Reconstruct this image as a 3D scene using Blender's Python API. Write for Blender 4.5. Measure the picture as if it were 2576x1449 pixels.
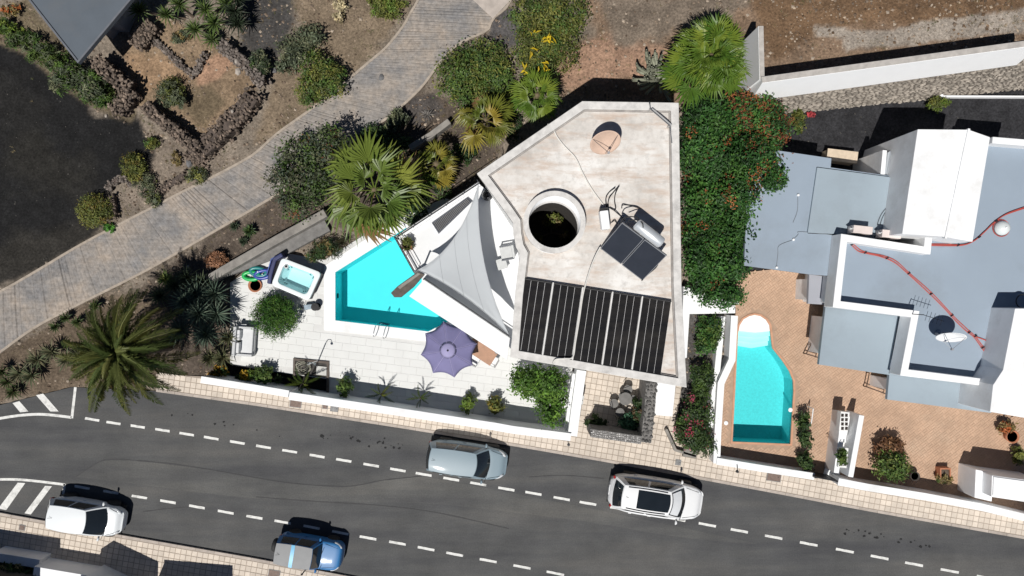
import bpy, bmesh, math, random
import numpy as np
from mathutils import Vector, Matrix

# ------------------------------------------------------------------ camera, sky, sun, exposure
for o in list(bpy.data.objects):
    bpy.data.objects.remove(o, do_unlink=True)
SC = bpy.context.scene
COL = SC.collection
CAM_H = 36.0            # drone height above the road, metres
PPM = 48.0              # survey pixels per metre on the road
FOC = CAM_H * PPM
CX, CY = 1288.0, 724.5
cam_d = bpy.data.cameras.new('camera')
cam_d.sensor_width = 36.0
cam_d.lens = 36.0 * FOC / 2576.0
cam_d.clip_start = 0.5
cam_d.clip_end = 2500
cam = bpy.data.objects.new('camera', cam_d)
cam.location = (0, 0, CAM_H)
cam.rotation_euler = (0, 0, 0)
COL.objects.link(cam)
SC.camera = cam

SHX, SHY = 0.20, 0.48                       # shadow of a 1 m pole, metres east / north
SUN_EL = math.atan2(1.0, math.hypot(SHX, SHY))
sd = Vector((SHX, SHY, -1.0)).normalized()  # direction the light travels
world = bpy.data.worlds.new('World')
SC.world = world
world.use_nodes = True
wn = world.node_tree
wn.nodes.clear()
w_out = wn.nodes.new('ShaderNodeOutputWorld')
w_bg = wn.nodes.new('ShaderNodeBackground')
w_sky = wn.nodes.new('ShaderNodeTexSky')
w_sky.sky_type = 'NISHITA'
w_sky.sun_disc = False
w_sky.air_density = 0.55
w_sky.dust_density = 0.1
w_sky.altitude = 300
w_sky.sun_elevation = SUN_EL
w_sky.sun_rotation = math.atan2(-SHX, -SHY)
w_bg.inputs['Strength'].default_value = 0.05
wn.links.new(w_sky.outputs[0], w_bg.inputs['Color'])
wn.links.new(w_bg.outputs[0], w_out.inputs['Surface'])
sun_d = bpy.data.lights.new('sun', 'SUN')
sun_d.energy = 5.0
sun_d.angle = math.radians(0.5)
sun_d.color = (1.0, 0.965, 0.91)
sun = bpy.data.objects.new('sun', sun_d)
sun.rotation_euler = sd.to_track_quat('-Z', 'Y').to_euler()
sun.location = (-10, -25, 50)
COL.objects.link(sun)
SC.view_settings.view_transform = 'Standard'
SC.view_settings.look = 'None'
SC.view_settings.exposure = -0.12
SC.view_settings.gamma = 1.0
SC.view_settings.use_curve_mapping = False
SC.render.engine = 'CYCLES'
SC.cycles.max_bounces = 6
SC.cycles.transparent_max_bounces = 12
SC.render.resolution_x, SC.render.resolution_y = 1024, 576

# ------------------------------------------------------------------ helpers
def at(px, py, z=0.0):
    """survey pixel seen at height z -> point in metres (the camera stands over the middle)"""
    s = (CAM_H - z) / FOC
    return Vector(((px - CX) * s, -(py - CY) * s, z))

def pts(lst, z):
    return [at(x, y, z) for x, y in lst]

ORG = {}
def tag(o, label=None, cat=None, group=None, kind=None):
    if label: o['label'] = label
    if cat: o['category'] = cat
    if group: o['group'] = group
    if kind: o['kind'] = kind
    return o

def thing(name, label, cat, loc, rotz=0.0, group=None, local=False):
    o = bpy.data.objects.new(name, None)
    COL.objects.link(o)
    o.location = loc
    o.rotation_euler = (0, 0, rotz)
    o.empty_display_size = 0.2
    tag(o, label, cat, group, 'thing')
    ORG[o] = None if local else Vector(loc)
    return o

class MB:
    """collects shapes and links them as one mesh object"""
    def __init__(s):
        s.v, s.f, s.c = [], [], []
    def add(s, v, f, col=None):
        n = len(s.v)
        s.v.extend([tuple(p) for p in v])
        s.f.extend([tuple(i + n for i in q) for q in f])
        if col is not None:
            s.c.extend([col] * len(v))
        return s
    def box(s, c, size, rz=0.0, col=None):
        x, y, z = size[0] / 2, size[1] / 2, size[2] / 2
        ca, sa = math.cos(rz), math.sin(rz)
        v = []
        for dz in (-z, z):
            for dx, dy in ((-x, -y), (x, -y), (x, y), (-x, y)):
                v.append((c[0] + dx * ca - dy * sa, c[1] + dx * sa + dy * ca, c[2] + dz))
        return s.add(v, [(3, 2, 1, 0), (4, 5, 6, 7), (0, 1, 5, 4), (1, 2, 6, 5), (2, 3, 7, 6), (3, 0, 4, 7)], col)
    def prism(s, poly, z0, z1, col=None):
        p = [(q[0], q[1]) for q in poly]
        a = sum(p[i][0] * p[(i + 1) % len(p)][1] - p[(i + 1) % len(p)][0] * p[i][1] for i in range(len(p)))
        if a < 0: p = p[::-1]
        n = len(p)
        v = [(x, y, z0) for x, y in p] + [(x, y, z1) for x, y in p]
        f = [tuple(range(n))[::-1], tuple(range(n, 2 * n))]
        f += [(i, (i + 1) % n, n + (i + 1) % n, n + i) for i in range(n)]
        return s.add(v, f, col)
    def tube(s, path, r, seg=6, cap=True, col=None):
        path = [Vector(p) for p in path]
        n = len(path)
        rr = r if isinstance(r, (list, tuple)) else [r] * n
        v, f = [], []
        for i, p in enumerate(path):
            d = (path[min(i + 1, n - 1)] - path[max(i - 1, 0)])
            if d.length < 1e-9: d = Vector((0, 0, 1))
            d.normalize()
            up = Vector((0, 0, 1)) if abs(d.z) < 0.95 else Vector((1, 0, 0))
            a = d.cross(up).normalized(); b = d.cross(a).normalized()
            for k in range(seg):
                t = 2 * math.pi * k / seg
                v.append(p + (a * math.cos(t) + b * math.sin(t)) * rr[i])
        for i in range(n - 1):
            for k in range(seg):
                k2 = (k + 1) % seg
                f.append((i * seg + k, i * seg + k2, (i + 1) * seg + k2, (i + 1) * seg + k))
        if cap:
            f.append(tuple(range(seg))); f.append(tuple(range((n - 1) * seg, n * seg))[::-1])
        return s.add(v, f, col)
    def lathe(s, c, prof, seg=24, axis='z', col=None):
        v, f = [], []
        for (r, h) in prof:
            for k in range(seg):
                t = 2 * math.pi * k / seg
                x, y = r * math.cos(t), r * math.sin(t)
                if axis == 'z': q = (c[0] + x, c[1] + y, c[2] + h)
                elif axis == 'y': q = (c[0] + x, c[1] + h, c[2] + y)
                else: q = (c[0] + h, c[1] + x, c[2] + y)
                v.append(q)
        for i in range(len(prof) - 1):
            for k in range(seg):
                k2 = (k + 1) % seg
                f.append((i * seg + k, i * seg + k2, (i + 1) * seg + k2, (i + 1) * seg + k))
        if prof[0][0] > 1e-4: f.append(tuple(range(seg))[::-1])
        if prof[-1][0] > 1e-4: f.append(tuple(range((len(prof) - 1) * seg, len(prof) * seg)))
        return s.add(v, f, col)
    def strip(s, path, w, z0, z1, closed=False):
        """mitred wall along a ground path, width w"""
        P = [Vector((p[0], p[1])) for p in path]
        n = len(P)
        L, R = [], []
        for i in range(n):
            a = P[(i - 1) % n] if (closed or i > 0) else None
            b = P[(i + 1) % n] if (closed or i < n - 1) else None
            d1 = (P[i] - a).normalized() if a is not None else (b - P[i]).normalized()
            d2 = (b - P[i]).normalized() if b is not None else d1
            n1 = Vector((-d1.y, d1.x)); n2 = Vector((-d2.y, d2.x))
            m = (n1 + n2)
            m = m / max(m.length_squared, 0.3) * 2 * 0.5 * 2 if False else m.normalized() / max(0.4, m.normalized().dot(n1))
            L.append(P[i] + m * w / 2); R.append(P[i] - m * w / 2)
        v, f = [], []
        zz = lambda z, i: z[i] if isinstance(z, (list, tuple)) else z
        for i in range(n):
            v += [(L[i].x, L[i].y, zz(z0, i)), (R[i].x, R[i].y, zz(z0, i)), (R[i].x, R[i].y, zz(z1, i)), (L[i].x, L[i].y, zz(z1, i))]
        m = n if closed else n - 1
        for i in range(m):
            a, b = i * 4, ((i + 1) % n) * 4
            f += [(a + 3, a + 2, b + 2, b + 3), (a + 0, a + 3, b + 3, b + 0), (a + 2, a + 1, b + 1, b + 2), (a + 1, a + 0, b + 0, b + 1)]
        if not closed:
            e = (n - 1) * 4
            f += [(0, 1, 2, 3), (e + 3, e + 2, e + 1, e)]
        return s.add(v, f)
    def build(s, name, mat, parent=None, smooth=False, bevel=0.0, subsurf=0, solid=0.0):
        me = bpy.data.meshes.new(name)
        o = bpy.data.objects.new(name, me)
        COL.objects.link(o)
        off = Vector((0, 0, 0))
        if parent is not None:
            o.parent = parent
            if ORG.get(parent) is not None:
                off = ORG[parent]
            ORG[o] = ORG.get(parent)
        else:
            a = np.array(s.v)
            off = Vector(((a[:, 0].min() + a[:, 0].max()) / 2, (a[:, 1].min() + a[:, 1].max()) / 2, a[:, 2].min()))
            o.location = off
            ORG[o] = off
        me.from_pydata([(x - off[0], y - off[1], z - off[2]) for x, y, z in s.v], [], s.f)
        if s.c and len(s.c) == len(s.v):
            at_ = me.color_attributes.new('Col', 'FLOAT_COLOR', 'POINT')
            at_.data.foreach_set('color', np.array([(c[0], c[1], c[2], 1.0) for c in s.c], dtype=np.float32).ravel())
        me.materials.append(mat)
        if smooth: me.shade_smooth()
        me.update()
        if bevel:
            m = o.modifiers.new('bevel', 'BEVEL'); m.width = bevel; m.segments = 2; m.limit_method = 'ANGLE'
        if subsurf:
            m = o.modifiers.new('subsurf', 'SUBSURF'); m.levels = subsurf; m.render_levels = subsurf
        if solid:
            m = o.modifiers.new('solid', 'SOLIDIFY'); m.thickness = solid
        return o

def inst(name, me, parent, loc, rot=(0, 0, 0), scale=(1, 1, 1), mat=None):
    """a piece that shares its mesh; loc in world metres"""
    o = bpy.data.objects.new(name, me)
    COL.objects.link(o)
    if parent is not None:
        o.parent = parent
        g = ORG.get(parent)
        loc = Vector(loc) - (g if g is not None else Vector((0, 0, 0)))
    o.location = loc; o.rotation_euler = rot; o.scale = scale
    return o

def mesh_of(mb, name, mat, smooth=False):
    me = bpy.data.meshes.new(name)
    me.from_pydata([tuple(p) for p in mb.v], [], mb.f)
    if mb.c and len(mb.c) == len(mb.v):
        at_ = me.color_attributes.new('Col', 'FLOAT_COLOR', 'POINT')
        at_.data.foreach_set('color', np.array([(c[0], c[1], c[2], 1.0) for c in mb.c], dtype=np.float32).ravel())
    me.materials.append(mat)
    if smooth: me.shade_smooth()
    return me

def inside(poly, x, y):
    r = False
    n = len(poly)
    j = n - 1
    for i in range(n):
        xi, yi = poly[i][0], poly[i][1]; xj, yj = poly[j][0], poly[j][1]
        if (yi > y) != (yj > y) and x < (xj - xi) * (y - yi) / (yj - yi) + xi:
            r = not r
        j = i
    return r

def resample(path, step):
    P = [Vector(p) for p in path]
    out = [P[0]]
    acc = 0.0
    for a, b in zip(P, P[1:]):
        d = (b - a).length
        t = step - acc
        while t <= d:
            out.append(a.lerp(b, t / d)); t += step
        acc = (acc + d) % step
    return out

def smooth_path(path, n=8):
    P = [Vector(p) for p in path]
    if len(P) < 3: return P
    out = []
    for i in range(len(P) - 1):
        p0 = P[max(i - 1, 0)]; p1 = P[i]; p2 = P[i + 1]; p3 = P[min(i + 2, len(P) - 1)]
        for k in range(n):
            t = k / n
            out.append(0.5 * ((2 * p1) + (p2 - p0) * t + (2 * p0 - 5 * p1 + 4 * p2 - p3) * t * t + (3 * p1 - p0 - 3 * p2 + p3) * t ** 3))
    out.append(P[-1])
    return out

def flat_with_holes(outer, holes, z):
    bm = bmesh.new()
    edges = []
    for loop in [outer] + holes:
        vs = [bm.verts.new((p[0], p[1], z)) for p in loop]
        for i in range(len(vs)):
            edges.append(bm.edges.new((vs[i], vs[(i + 1) % len(vs)])))
    bmesh.ops.triangle_fill(bm, use_beauty=True, use_dissolve=False, edges=edges, normal=(0, 0, 1))
    bm.verts.index_update()
    v = [tuple(p.co) for p in bm.verts]
    f = [tuple(q.index for q in fc.verts) for fc in bm.faces]
    bm.free()
    f2 = []
    for q in f:
        a, b, c = (Vector(v[i]) for i in q[:3])
        f2.append(q if (b - a).cross(c - a).z > 0 else q[::-1])
    return v, f2

# ------------------------------------------------------------------ materials
MATS = {}
def node_mat(name):
    m = bpy.data.materials.new(name); m.use_nodes = True
    nt = m.node_tree
    b = nt.nodes['Principled BSDF']
    return m, nt, b

def N(nt, kind, **kw):
    n = nt.nodes.new(kind)
    for k, v in kw.items():
        setattr(n, k, v)
    return n

def coords(nt, rot=0.0, scale=(1, 1, 1), gen='Object'):
    tc = N(nt, 'ShaderNodeTexCoord')
    g = N(nt, 'ShaderNodeNewGeometry')
    mp = N(nt, 'ShaderNodeMapping')
    mp.inputs['Rotation'].default_value = (0, 0, rot)
    mp.inputs['Scale'].default_value = scale
    nt.links.new(g.outputs['Position'] if gen == 'World' else tc.outputs['Object'], mp.inputs['Vector'])
    return mp.outputs['Vector']

def noise(nt, vec, scale, detail=4, rough=0.55):
    n = N(nt, 'ShaderNodeTexNoise')
    n.inputs['Scale'].default_value = scale; n.inputs['Detail'].default_value = detail; n.inputs['Roughness'].default_value = rough
    nt.links.new(vec, n.inputs['Vector'])
    return n.outputs['Fac']

def ramp(nt, fac, stops):
    r = N(nt, 'ShaderNodeValToRGB')
    while len(r.color_ramp.elements) < len(stops): r.color_ramp.elements.new(0.5)
    for e, (p, c) in zip(r.color_ramp.elements, stops):
        e.position = p; e.color = (c[0], c[1], c[2], 1) if not isinstance(c, (int, float)) else (c, c, c, 1)
    nt.links.new(fac, r.inputs['Fac'])
    return r.outputs['Color']

def mixc(nt, fac, a, b, mode='MIX'):
    m = N(nt, 'ShaderNodeMix', data_type='RGBA', blend_type=mode)
    for sock, val in ((m.inputs[0], fac), (m.inputs[6], a), (m.inputs[7], b)):
        if isinstance(val, (int, float)): sock.default_value = val
        elif isinstance(val, (tuple, list)): sock.default_value = (val[0], val[1], val[2], 1)
        else: nt.links.new(val, sock)
    return m.outputs[2]

def bump(nt, b, h, strength=0.3, dist=0.02):
    n = N(nt, 'ShaderNodeBump')
    n.inputs['Strength'].default_value = strength; n.inputs['Distance'].default_value = dist
    nt.links.new(h, n.inputs['Height'])
    nt.links.new(n.outputs['Normal'], b.inputs['Normal'])

def plain(name, col, rough=0.6, var=0.12, scale=3.0, metal=0.0, coat=0.0, bmp=0.0, spec=None, gen='World', dirt=None, per=0.0):
    """painted / cast surface: base colour with blotchy wear"""
    if name in MATS: return MATS[name]
    m, nt, b = node_mat(name)
    v = coords(nt, gen=gen)
    n1 = noise(nt, v, scale, 5, 0.6)
    lo = tuple(c * (1 - var) for c in col); hi = tuple(min(1, c * (1 + var)) for c in col)
    c = ramp(nt, n1, [(0.3, lo), (0.7, hi)])
    if dirt:
        n2 = noise(nt, v, scale * 0.35, 6, 0.7)
        f = ramp(nt, n2, [(0.52, 0.0), (0.72, dirt[1])])
        c = mixc(nt, f, c, dirt[0])
    if per:
        oi = N(nt, 'ShaderNodeObjectInfo'); ge = N(nt, 'ShaderNodeNewGeometry')
        ad = N(nt, 'ShaderNodeMath', operation='ADD'); nt.links.new(oi.outputs['Random'], ad.inputs[0]); nt.links.new(ge.outputs['Random Per Island'], ad.inputs[1])
        fr = N(nt, 'ShaderNodeMath', operation='FRACT'); nt.links.new(ad.outputs[0], fr.inputs[0])
        k = ramp(nt, fr.outputs[0], [(0.0, 1 - per), (1.0, 1 + per)])
        c = mixc(nt, 1.0, c, k, 'MULTIPLY')
    nt.links.new(c, b.inputs['Base Color'])
    b.inputs['Roughness'].default_value = rough
    b.inputs['Metallic'].default_value = metal
    if coat: b.inputs['Coat Weight'].default_value = coat; b.inputs['Coat Roughness'].default_value = 0.06
    if spec is not None: b.inputs['Specular IOR Level'].default_value = spec
    if bmp:
        bump(nt, b, noise(nt, v, scale * 8, 3), bmp, 0.02)
    MATS[name] = m
    return m

def attr_mat(name, rough=0.7, transl=0.0, per=0.0, bmp=0.0, spec=0.3):
    if name in MATS: return MATS[name]
    m, nt, b = node_mat(name)
    a = N(nt, 'ShaderNodeVertexColor', layer_name='Col')
    c = a.outputs['Color']
    if per:
        oi = N(nt, 'ShaderNodeObjectInfo')
        k = ramp(nt, oi.outputs['Random'], [(0.0, 1 - per), (1.0, 1 + per)])
        c = mixc(nt, 1.0, c, k, 'MULTIPLY')
    nt.links.new(c, b.inputs['Base Color'])
    b.inputs['Roughness'].default_value = rough
    b.inputs['Specular IOR Level'].default_value = spec
    if transl:
        t = N(nt, 'ShaderNodeBsdfTranslucent'); nt.links.new(c, t.inputs['Color'])
        mx = N(nt, 'ShaderNodeMixShader'); mx.inputs[0].default_value = transl
        nt.links.new(b.outputs[0], mx.inputs[1]); nt.links.new(t.outputs[0], mx.inputs[2])
        nt.links.new(mx.outputs[0], nt.nodes['Material Output'].inputs['Surface'])
    MATS[name] = m
    return m

def frond_mat(name, a, b_, transl=0.25):
    """leaf colour that differs from frond to frond"""
    if name in MATS: return MATS[name]
    m, nt, b = node_mat(name)
    oi = N(nt, 'ShaderNodeObjectInfo')
    c = ramp(nt, oi.outputs['Random'], [(0.0, a), (0.75, tuple((x + y) / 2 for x, y in zip(a, b_))), (1.0, b_)])
    nt.links.new(c, b.inputs['Base Color'])
    b.inputs['Roughness'].default_value = 0.45
    t = N(nt, 'ShaderNodeBsdfTranslucent'); nt.links.new(c, t.inputs['Color'])
    mx = N(nt, 'ShaderNodeMixShader'); mx.inputs[0].default_value = transl
    nt.links.new(b.outputs[0], mx.inputs[1]); nt.links.new(t.outputs[0], mx.inputs[2])
    nt.links.new(mx.outputs[0], nt.nodes['Material Output'].inputs['Surface'])
    MATS[name] = m
    return m

def water_mat(name, tint, rip=0.15):
    m, nt, b = node_mat(name)
    nt.nodes.remove(b)
    tr = N(nt, 'ShaderNodeBsdfTransparent'); tr.inputs['Color'].default_value = (*tint, 1)
    gl = N(nt, 'ShaderNodeBsdfGlossy'); gl.inputs['Roughness'].default_value = 0.03
    fr = N(nt, 'ShaderNodeFresnel'); fr.inputs['IOR'].default_value = 1.33
    mx = N(nt, 'ShaderNodeMixShader')
    bp = N(nt, 'ShaderNodeBump'); bp.inputs['Strength'].default_value = rip; bp.inputs['Distance'].default_value = 0.03
    nt.links.new(noise(nt, coords(nt, gen='World'), 4.0, 3), bp.inputs['Height'])
    nt.links.new(bp.outputs['Normal'], gl.inputs['Normal']); nt.links.new(bp.outputs['Normal'], fr.inputs['Normal'])
    nt.links.new(fr.outputs[0], mx.inputs[0]); nt.links.new(tr.outputs[0], mx.inputs[1]); nt.links.new(gl.outputs[0], mx.inputs[2])
    nt.links.new(mx.outputs[0], nt.nodes['Material Output'].inputs['Surface'])
    return m

WHITE = plain('white_render', (0.80, 0.80, 0.79), 0.8, 0.03, 1.2, bmp=0.05, dirt=((0.62, 0.60, 0.56), 0.25))
WHITE_CLEAN = plain('white_paint', (0.80, 0.81, 0.82), 0.75, 0.05, 1.6, bmp=0.06, dirt=((0.56, 0.55, 0.53), 0.5))
DARK_METAL = plain('dark_metal', (0.035, 0.036, 0.04), 0.45, 0.15, 6, metal=0.6)
STEEL = plain('steel', (0.55, 0.56, 0.57), 0.25, 0.05, 6, metal=1.0)
BLACK_RUBBER = plain('black_rubber', (0.02, 0.02, 0.021), 0.75, 0.2, 5)
LAVA = plain('lava_stone', (0.15, 0.115, 0.09), 0.9, 0.4, 4.0, bmp=0.4, per=0.6)
LAVA_CORE = plain('lava_rubble', (0.085, 0.066, 0.056), 0.95, 0.4, 5.0, bmp=0.6)
CONC = plain('grey_concrete', (0.24, 0.225, 0.205), 0.9, 0.22, 2.5, bmp=0.3, dirt=((0.11, 0.10, 0.095), 0.6))
TIMBER = plain('weathered_timber', (0.10, 0.082, 0.07), 0.85, 0.3, 5, bmp=0.3)
BARK = plain('bark', (0.10, 0.075, 0.055), 0.95, 0.35, 6, bmp=0.5)
LEAF = attr_mat('leaves', 0.5, 0.22)
FLOWER = attr_mat('petals', 0.6, 0.25)
# ------------------------------------------------------------------ outlines on the ground (survey pixels)
KERB_N = [(395, 984), (644, 1019), (1000, 1074), (1288, 1120), (1538, 1163), (1932, 1236), (2182, 1284), (2620, 1362)]
WALL_N = [(395, 948), (505, 952), (644, 972), (727, 990), (1000, 1030), (1244, 1066), (1440, 1092), (1620, 1100), (1700, 1080), (1803, 1155), (2047, 1190), (2182, 1218), (2470, 1266), (2620, 1302)]
KERB_S = [(-60, 1276), (0, 1288), (122, 1310), (300, 1343), (644, 1403), (900, 1452), (1100, 1490)]
POOL1 = [(844, 685), (1022, 573), (1062, 690), (1060, 742), (1132, 806), (1078, 834), (844, 806)]
POOL2 = [(1854, 840), (1858, 818), (1868, 802), (1884, 793), (1898, 790), (1914, 793), (1929, 803), (1938, 818), (1941, 845), (1945, 875), (1969, 905), (1987, 932), (1997, 957), (1998, 985), (1990, 1119), (1840, 1113), (1846, 1000)]
TRACK_L = [(-40, 752), (20, 724), (105, 675), (215, 610), (375, 527), (537, 445), (644, 385), (669, 358), (784, 275), (869, 207), (956, 135), (1014, 70), (1034, 32), (1056, -6), (1075, -50)]
TRACK_R = [(-40, 912), (0, 887), (87, 825), (190, 770), (287, 722), (375, 677), (475, 620), (575, 562), (660, 512), (760, 450), (894, 352), (981, 292), (1056, 225), (1106, 160), (1156, 110), (1226, 77), (1240, 47), (1278, 15), (1300, -50)]
TRACK_L = [(-40, 752), (20, 724), (105, 675), (215, 610), (375, 527), (456, 485), (537, 445), (600, 412), (644, 385), (700, 335), (784, 275), (869, 207), (925, 160), (970, 122), (1005, 80), (1022, 55), (1034, 32), (1056, -6), (1075, -50)]

def fine_noise(x, y, seed=0):
    r = np.random.RandomState(seed)
    out = np.zeros_like(x)
    for k in range(14):
        a = r.rand() * math.tau; fq = 0.35 * 1.45 ** k * (0.8 + 0.4 * r.rand()); ph = r.rand() * math.tau
        out += np.sin((x * math.cos(a) + y * math.sin(a)) * fq + ph + 1.5 * np.sin((x * math.sin(a) - y * math.cos(a)) * fq * 0.7 + ph * 2)) / (1.22 ** k)
    return out / 3.0

def sdist(poly, x, y):
    """signed distance in px, positive inside"""
    d = np.full(x.shape, 1e9); ins = np.zeros(x.shape, bool)
    n = len(poly)
    for i in range(n):
        x0, y0 = poly[i]; x1, y1 = poly[(i + 1) % n]
        ex, ey = x1 - x0, y1 - y0
        t = np.clip(((x - x0) * ex + (y - y0) * ey) / (ex * ex + ey * ey + 1e-9), 0, 1)
        d = np.minimum(d, np.hypot(x - x0 - ex * t, y - y0 - ey * t))
        with np.errstate(divide='ignore', invalid='ignore'):
            c = ((y0 > y) != (y1 > y)) & (x < (x1 - x0) * (y - y0) / ((y1 - y0) if y1 != y0 else 1e-9) + x0)
        ins ^= c
    return np.where(ins, d, -d)

def sstep(t):
    t = np.clip(t, 0, 1)
    return t * t * (3 - 2 * t)

BANK_Z = 1.6
STONE_TOP = 2.4
def terrain_z(x, y):
    u = CX + x * PPM; v = CY - y * PPM
    z = 1.4 * sstep((u - 1330) / 420) * sstep((300 - v) / 150)
    east = (u > 1842) & (v < 262 - (u - 1842) * 0.135)
    z = np.where(east, BANK_Z, np.where(u > 1842, 0.25 * sstep((420 - v) / 60), z))
    return z

ROAD_PX = KERB_N + [(2620, 1700), (1100, 1700)] + KERB_S[::-1] + [(-60, 1022), (0, 1019), (180, 974)]
PAVED = [ROAD_PX,
         WALL_N + KERB_N[::-1],
         [(575, 700), (700, 630), (817, 655), (970, 555), (1025, 560), (1290, 540), (1480, 330), (1650, 330), (1700, 930), (1700, 1080), (1440, 1092), (727, 990), (575, 960)],
         [(1850, 690), (2120, 660), (2700, 640), (2700, 1320), (2470, 1266), (2047, 1190), (1803, 1155), (1818, 962), (1848, 905), (1850, 790)],
         TRACK_L + TRACK_R[::-1],
         KERB_S + [(1100, 1600), (-60, 1600)]]

# terrain: one sheet, fine in the middle, coarse out to the horizon
def axis(a, fine, far):
    mid = np.arange(-a, a + 1e-6, fine)
    out = a + (far - a) * (np.linspace(0, 1, 10)[1:] ** 2.5)
    return np.concatenate([-out[::-1], mid, out])
gx = axis(33.0, 0.16, 900.0); gy = axis(20.0, 0.16, 900.0)
X, Y = np.meshgrid(gx, gy)
Xn, Yn = np.clip(X, -60, 60), np.clip(Y, -60, 60)
Z = terrain_z(X, Y)
PXU = CX + X * FOC / (CAM_H - Z); PYV = CY - Y * FOC / (CAM_H - Z)
wob = fine_noise(Xn * 2.2, Yn * 2.2, 3)
REG = [  # polygon, colour, edge softness px, wobble px
    ([(1300, -60), (2640, -60), (2640, 160), (1900, 230), (1700, 260), (1400, 250), (1420, 180), (1500, 100), (1440, 0)], (0.185, 0.128, 0.088), 40, 25),
    ([(1400, 110), (1560, 90), (1680, 130), (1690, 200), (1520, 200), (1420, 230)], (0.26, 0.165, 0.115), 30, 22),
    ([(1480, -20), (1900, -20), (1800, 80), (1560, 110)], (0.155, 0.125, 0.098), 30, 25),
    ([(1880, -50), (2640, -50), (2640, 25), (2300, 70), (2120, 75), (1950, 130)], (0.14, 0.088, 0.052), 30, 20),
    ([(2045, 62), (2100, 66), (2210, 78), (2330, 58), (2450, 38), (2640, 10), (2640, 78), (2450, 94), (2300, 112), (2150, 124), (2125, 132), (2118, 98), (2050, 92)], (0.27, 0.235, 0.20), 6, 9),
    ([(590, -40), (730, -40), (745, 50), (690, 150), (600, 130)], (0.055, 0.052, 0.05), 25, 15),
    ([(745, -40), (1060, -40), (960, 130), (700, 330), (640, 360), (690, 220), (750, 80)], (0.175, 0.135, 0.095), 25, 20),
    ([(290, 130), (350, 60), (400, 40), (560, 120), (660, 200), (600, 300), (510, 370), (420, 320), (330, 240), (350, 190)], (0.205, 0.148, 0.098), 14, 10),
    ([(300, 125), (420, 150), (470, 200), (400, 225), (345, 235)], (0.265, 0.178, 0.112), 12, 10),
    ([(500, 165), (545, 130), (600, 150), (560, 205), (500, 215)], (0.28, 0.175, 0.118), 10, 8),
    ([(460, 230), (540, 215), (570, 260), (510, 320), (450, 270)], (0.13, 0.10, 0.065), 20, 12),
    ([(330, 300), (520, 380), (640, 385), (380, 525), (290, 560), (270, 500), (380, 440)], (0.185, 0.152, 0.122), 20, 14),
    ([(-60, 70), (60, 130), (150, 200), (250, 285), (340, 300), (385, 370), (372, 430), (300, 455), (262, 500), (262, 565), (205, 612), (100, 672), (-60, 750)], (0.0135, 0.0135, 0.0140), 14, 14),
    ([(60, 330), (200, 380), (240, 470), (120, 520), (30, 430)], (0.021, 0.020, 0.018), 70, 45),
    ([(-60, 200), (60, 190), (120, 280), (10, 330)], (0.018, 0.0175, 0.017), 60, 40),
    ([(-60, 640), (60, 600), (200, 560), (262, 560), (205, 615), (100, 676), (-60, 760)], (0.028, 0.026, 0.023), 50, 20),
    ([(-60, 60), (70, 0), (200, 150), (260, 200), (340, 260), (330, 300), (250, 285), (150, 205), (60, 135), (-60, 90)], (0.13, 0.105, 0.07), 14, 10),
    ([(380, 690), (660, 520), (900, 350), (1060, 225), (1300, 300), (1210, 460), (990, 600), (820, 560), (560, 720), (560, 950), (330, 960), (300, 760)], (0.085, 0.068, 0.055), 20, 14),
    ([(1040, 245), (1090, 235), (1120, 280), (1060, 330), (1010, 300)], (0.07, 0.062, 0.058), 10, 8),
    ([(1245, 20), (1300, 20), (1310, 110), (1260, 130), (1225, 90)], (0.085, 0.08, 0.08), 10, 8),
    ([(-60, 920), (190, 775), (300, 740), (420, 760), (400, 960), (180, 980), (-60, 1030)], (0.115, 0.088, 0.064), 20, 12),
    ([(1850, 240), (2640, 180), (2640, 700), (1800, 700)], (0.030, 0.030, 0.033), 6, 4),
    ([(1730, 770), (1850, 770), (1820, 1165), (1680, 1110)], (0.085, 0.08, 0.076), 6, 4),
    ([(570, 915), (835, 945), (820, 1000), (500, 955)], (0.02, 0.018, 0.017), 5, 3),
]
Cc = np.empty(X.shape + (3,)); Cc[:] = (0.185, 0.155, 0.125)
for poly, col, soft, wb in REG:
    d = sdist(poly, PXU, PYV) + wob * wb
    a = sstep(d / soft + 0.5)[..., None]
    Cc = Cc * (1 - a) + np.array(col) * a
far = (np.abs(X) > 40) | (np.abs(Y) > 28)
pav = np.zeros(X.shape, bool)
UG = CX + X * PPM; VG = CY - Y * PPM
for p in PAVED: pav |= sdist(p, UG, VG) > -3
bmpz = fine_noise(Xn * 1.6, Yn * 1.6, 7) * 0.035 + fine_noise(Xn * 5, Yn * 5, 9) * 0.02
darkgravel = sstep(sdist(REG[12][0], PXU, PYV) / 20 + .5)
bmpz = bmpz * (1 - 0.7 * darkgravel) + 0.03 + darkgravel * 0.02 * np.sin((X * 0.6 + Y * 0.8) * 9)
Z = np.where(pav, np.minimum(Z, 0) - 0.10, Z + bmpz)
Z = np.where(far, Z - 0.2, Z)
for p in (POOL1, POOL2): Z = np.where(sdist(p, UG, VG) > -14, -2.2, Z)
ny, nx = X.shape
me = bpy.data.meshes.new('terrain')
idx = np.arange(ny * nx).reshape(ny, nx)
quads = np.stack([idx[:-1, :-1], idx[:-1, 1:], idx[1:, 1:], idx[1:, :-1]], -1).reshape(-1, 4)
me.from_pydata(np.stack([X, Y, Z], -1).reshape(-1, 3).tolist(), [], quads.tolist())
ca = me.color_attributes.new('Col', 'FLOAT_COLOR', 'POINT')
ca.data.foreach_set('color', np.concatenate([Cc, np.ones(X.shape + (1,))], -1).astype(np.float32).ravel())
tm, nt, b = node_mat('soil')
vc = N(nt, 'ShaderNodeVertexColor', layer_name='Col').outputs['Color']
gv = coords(nt, gen='World')
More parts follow.
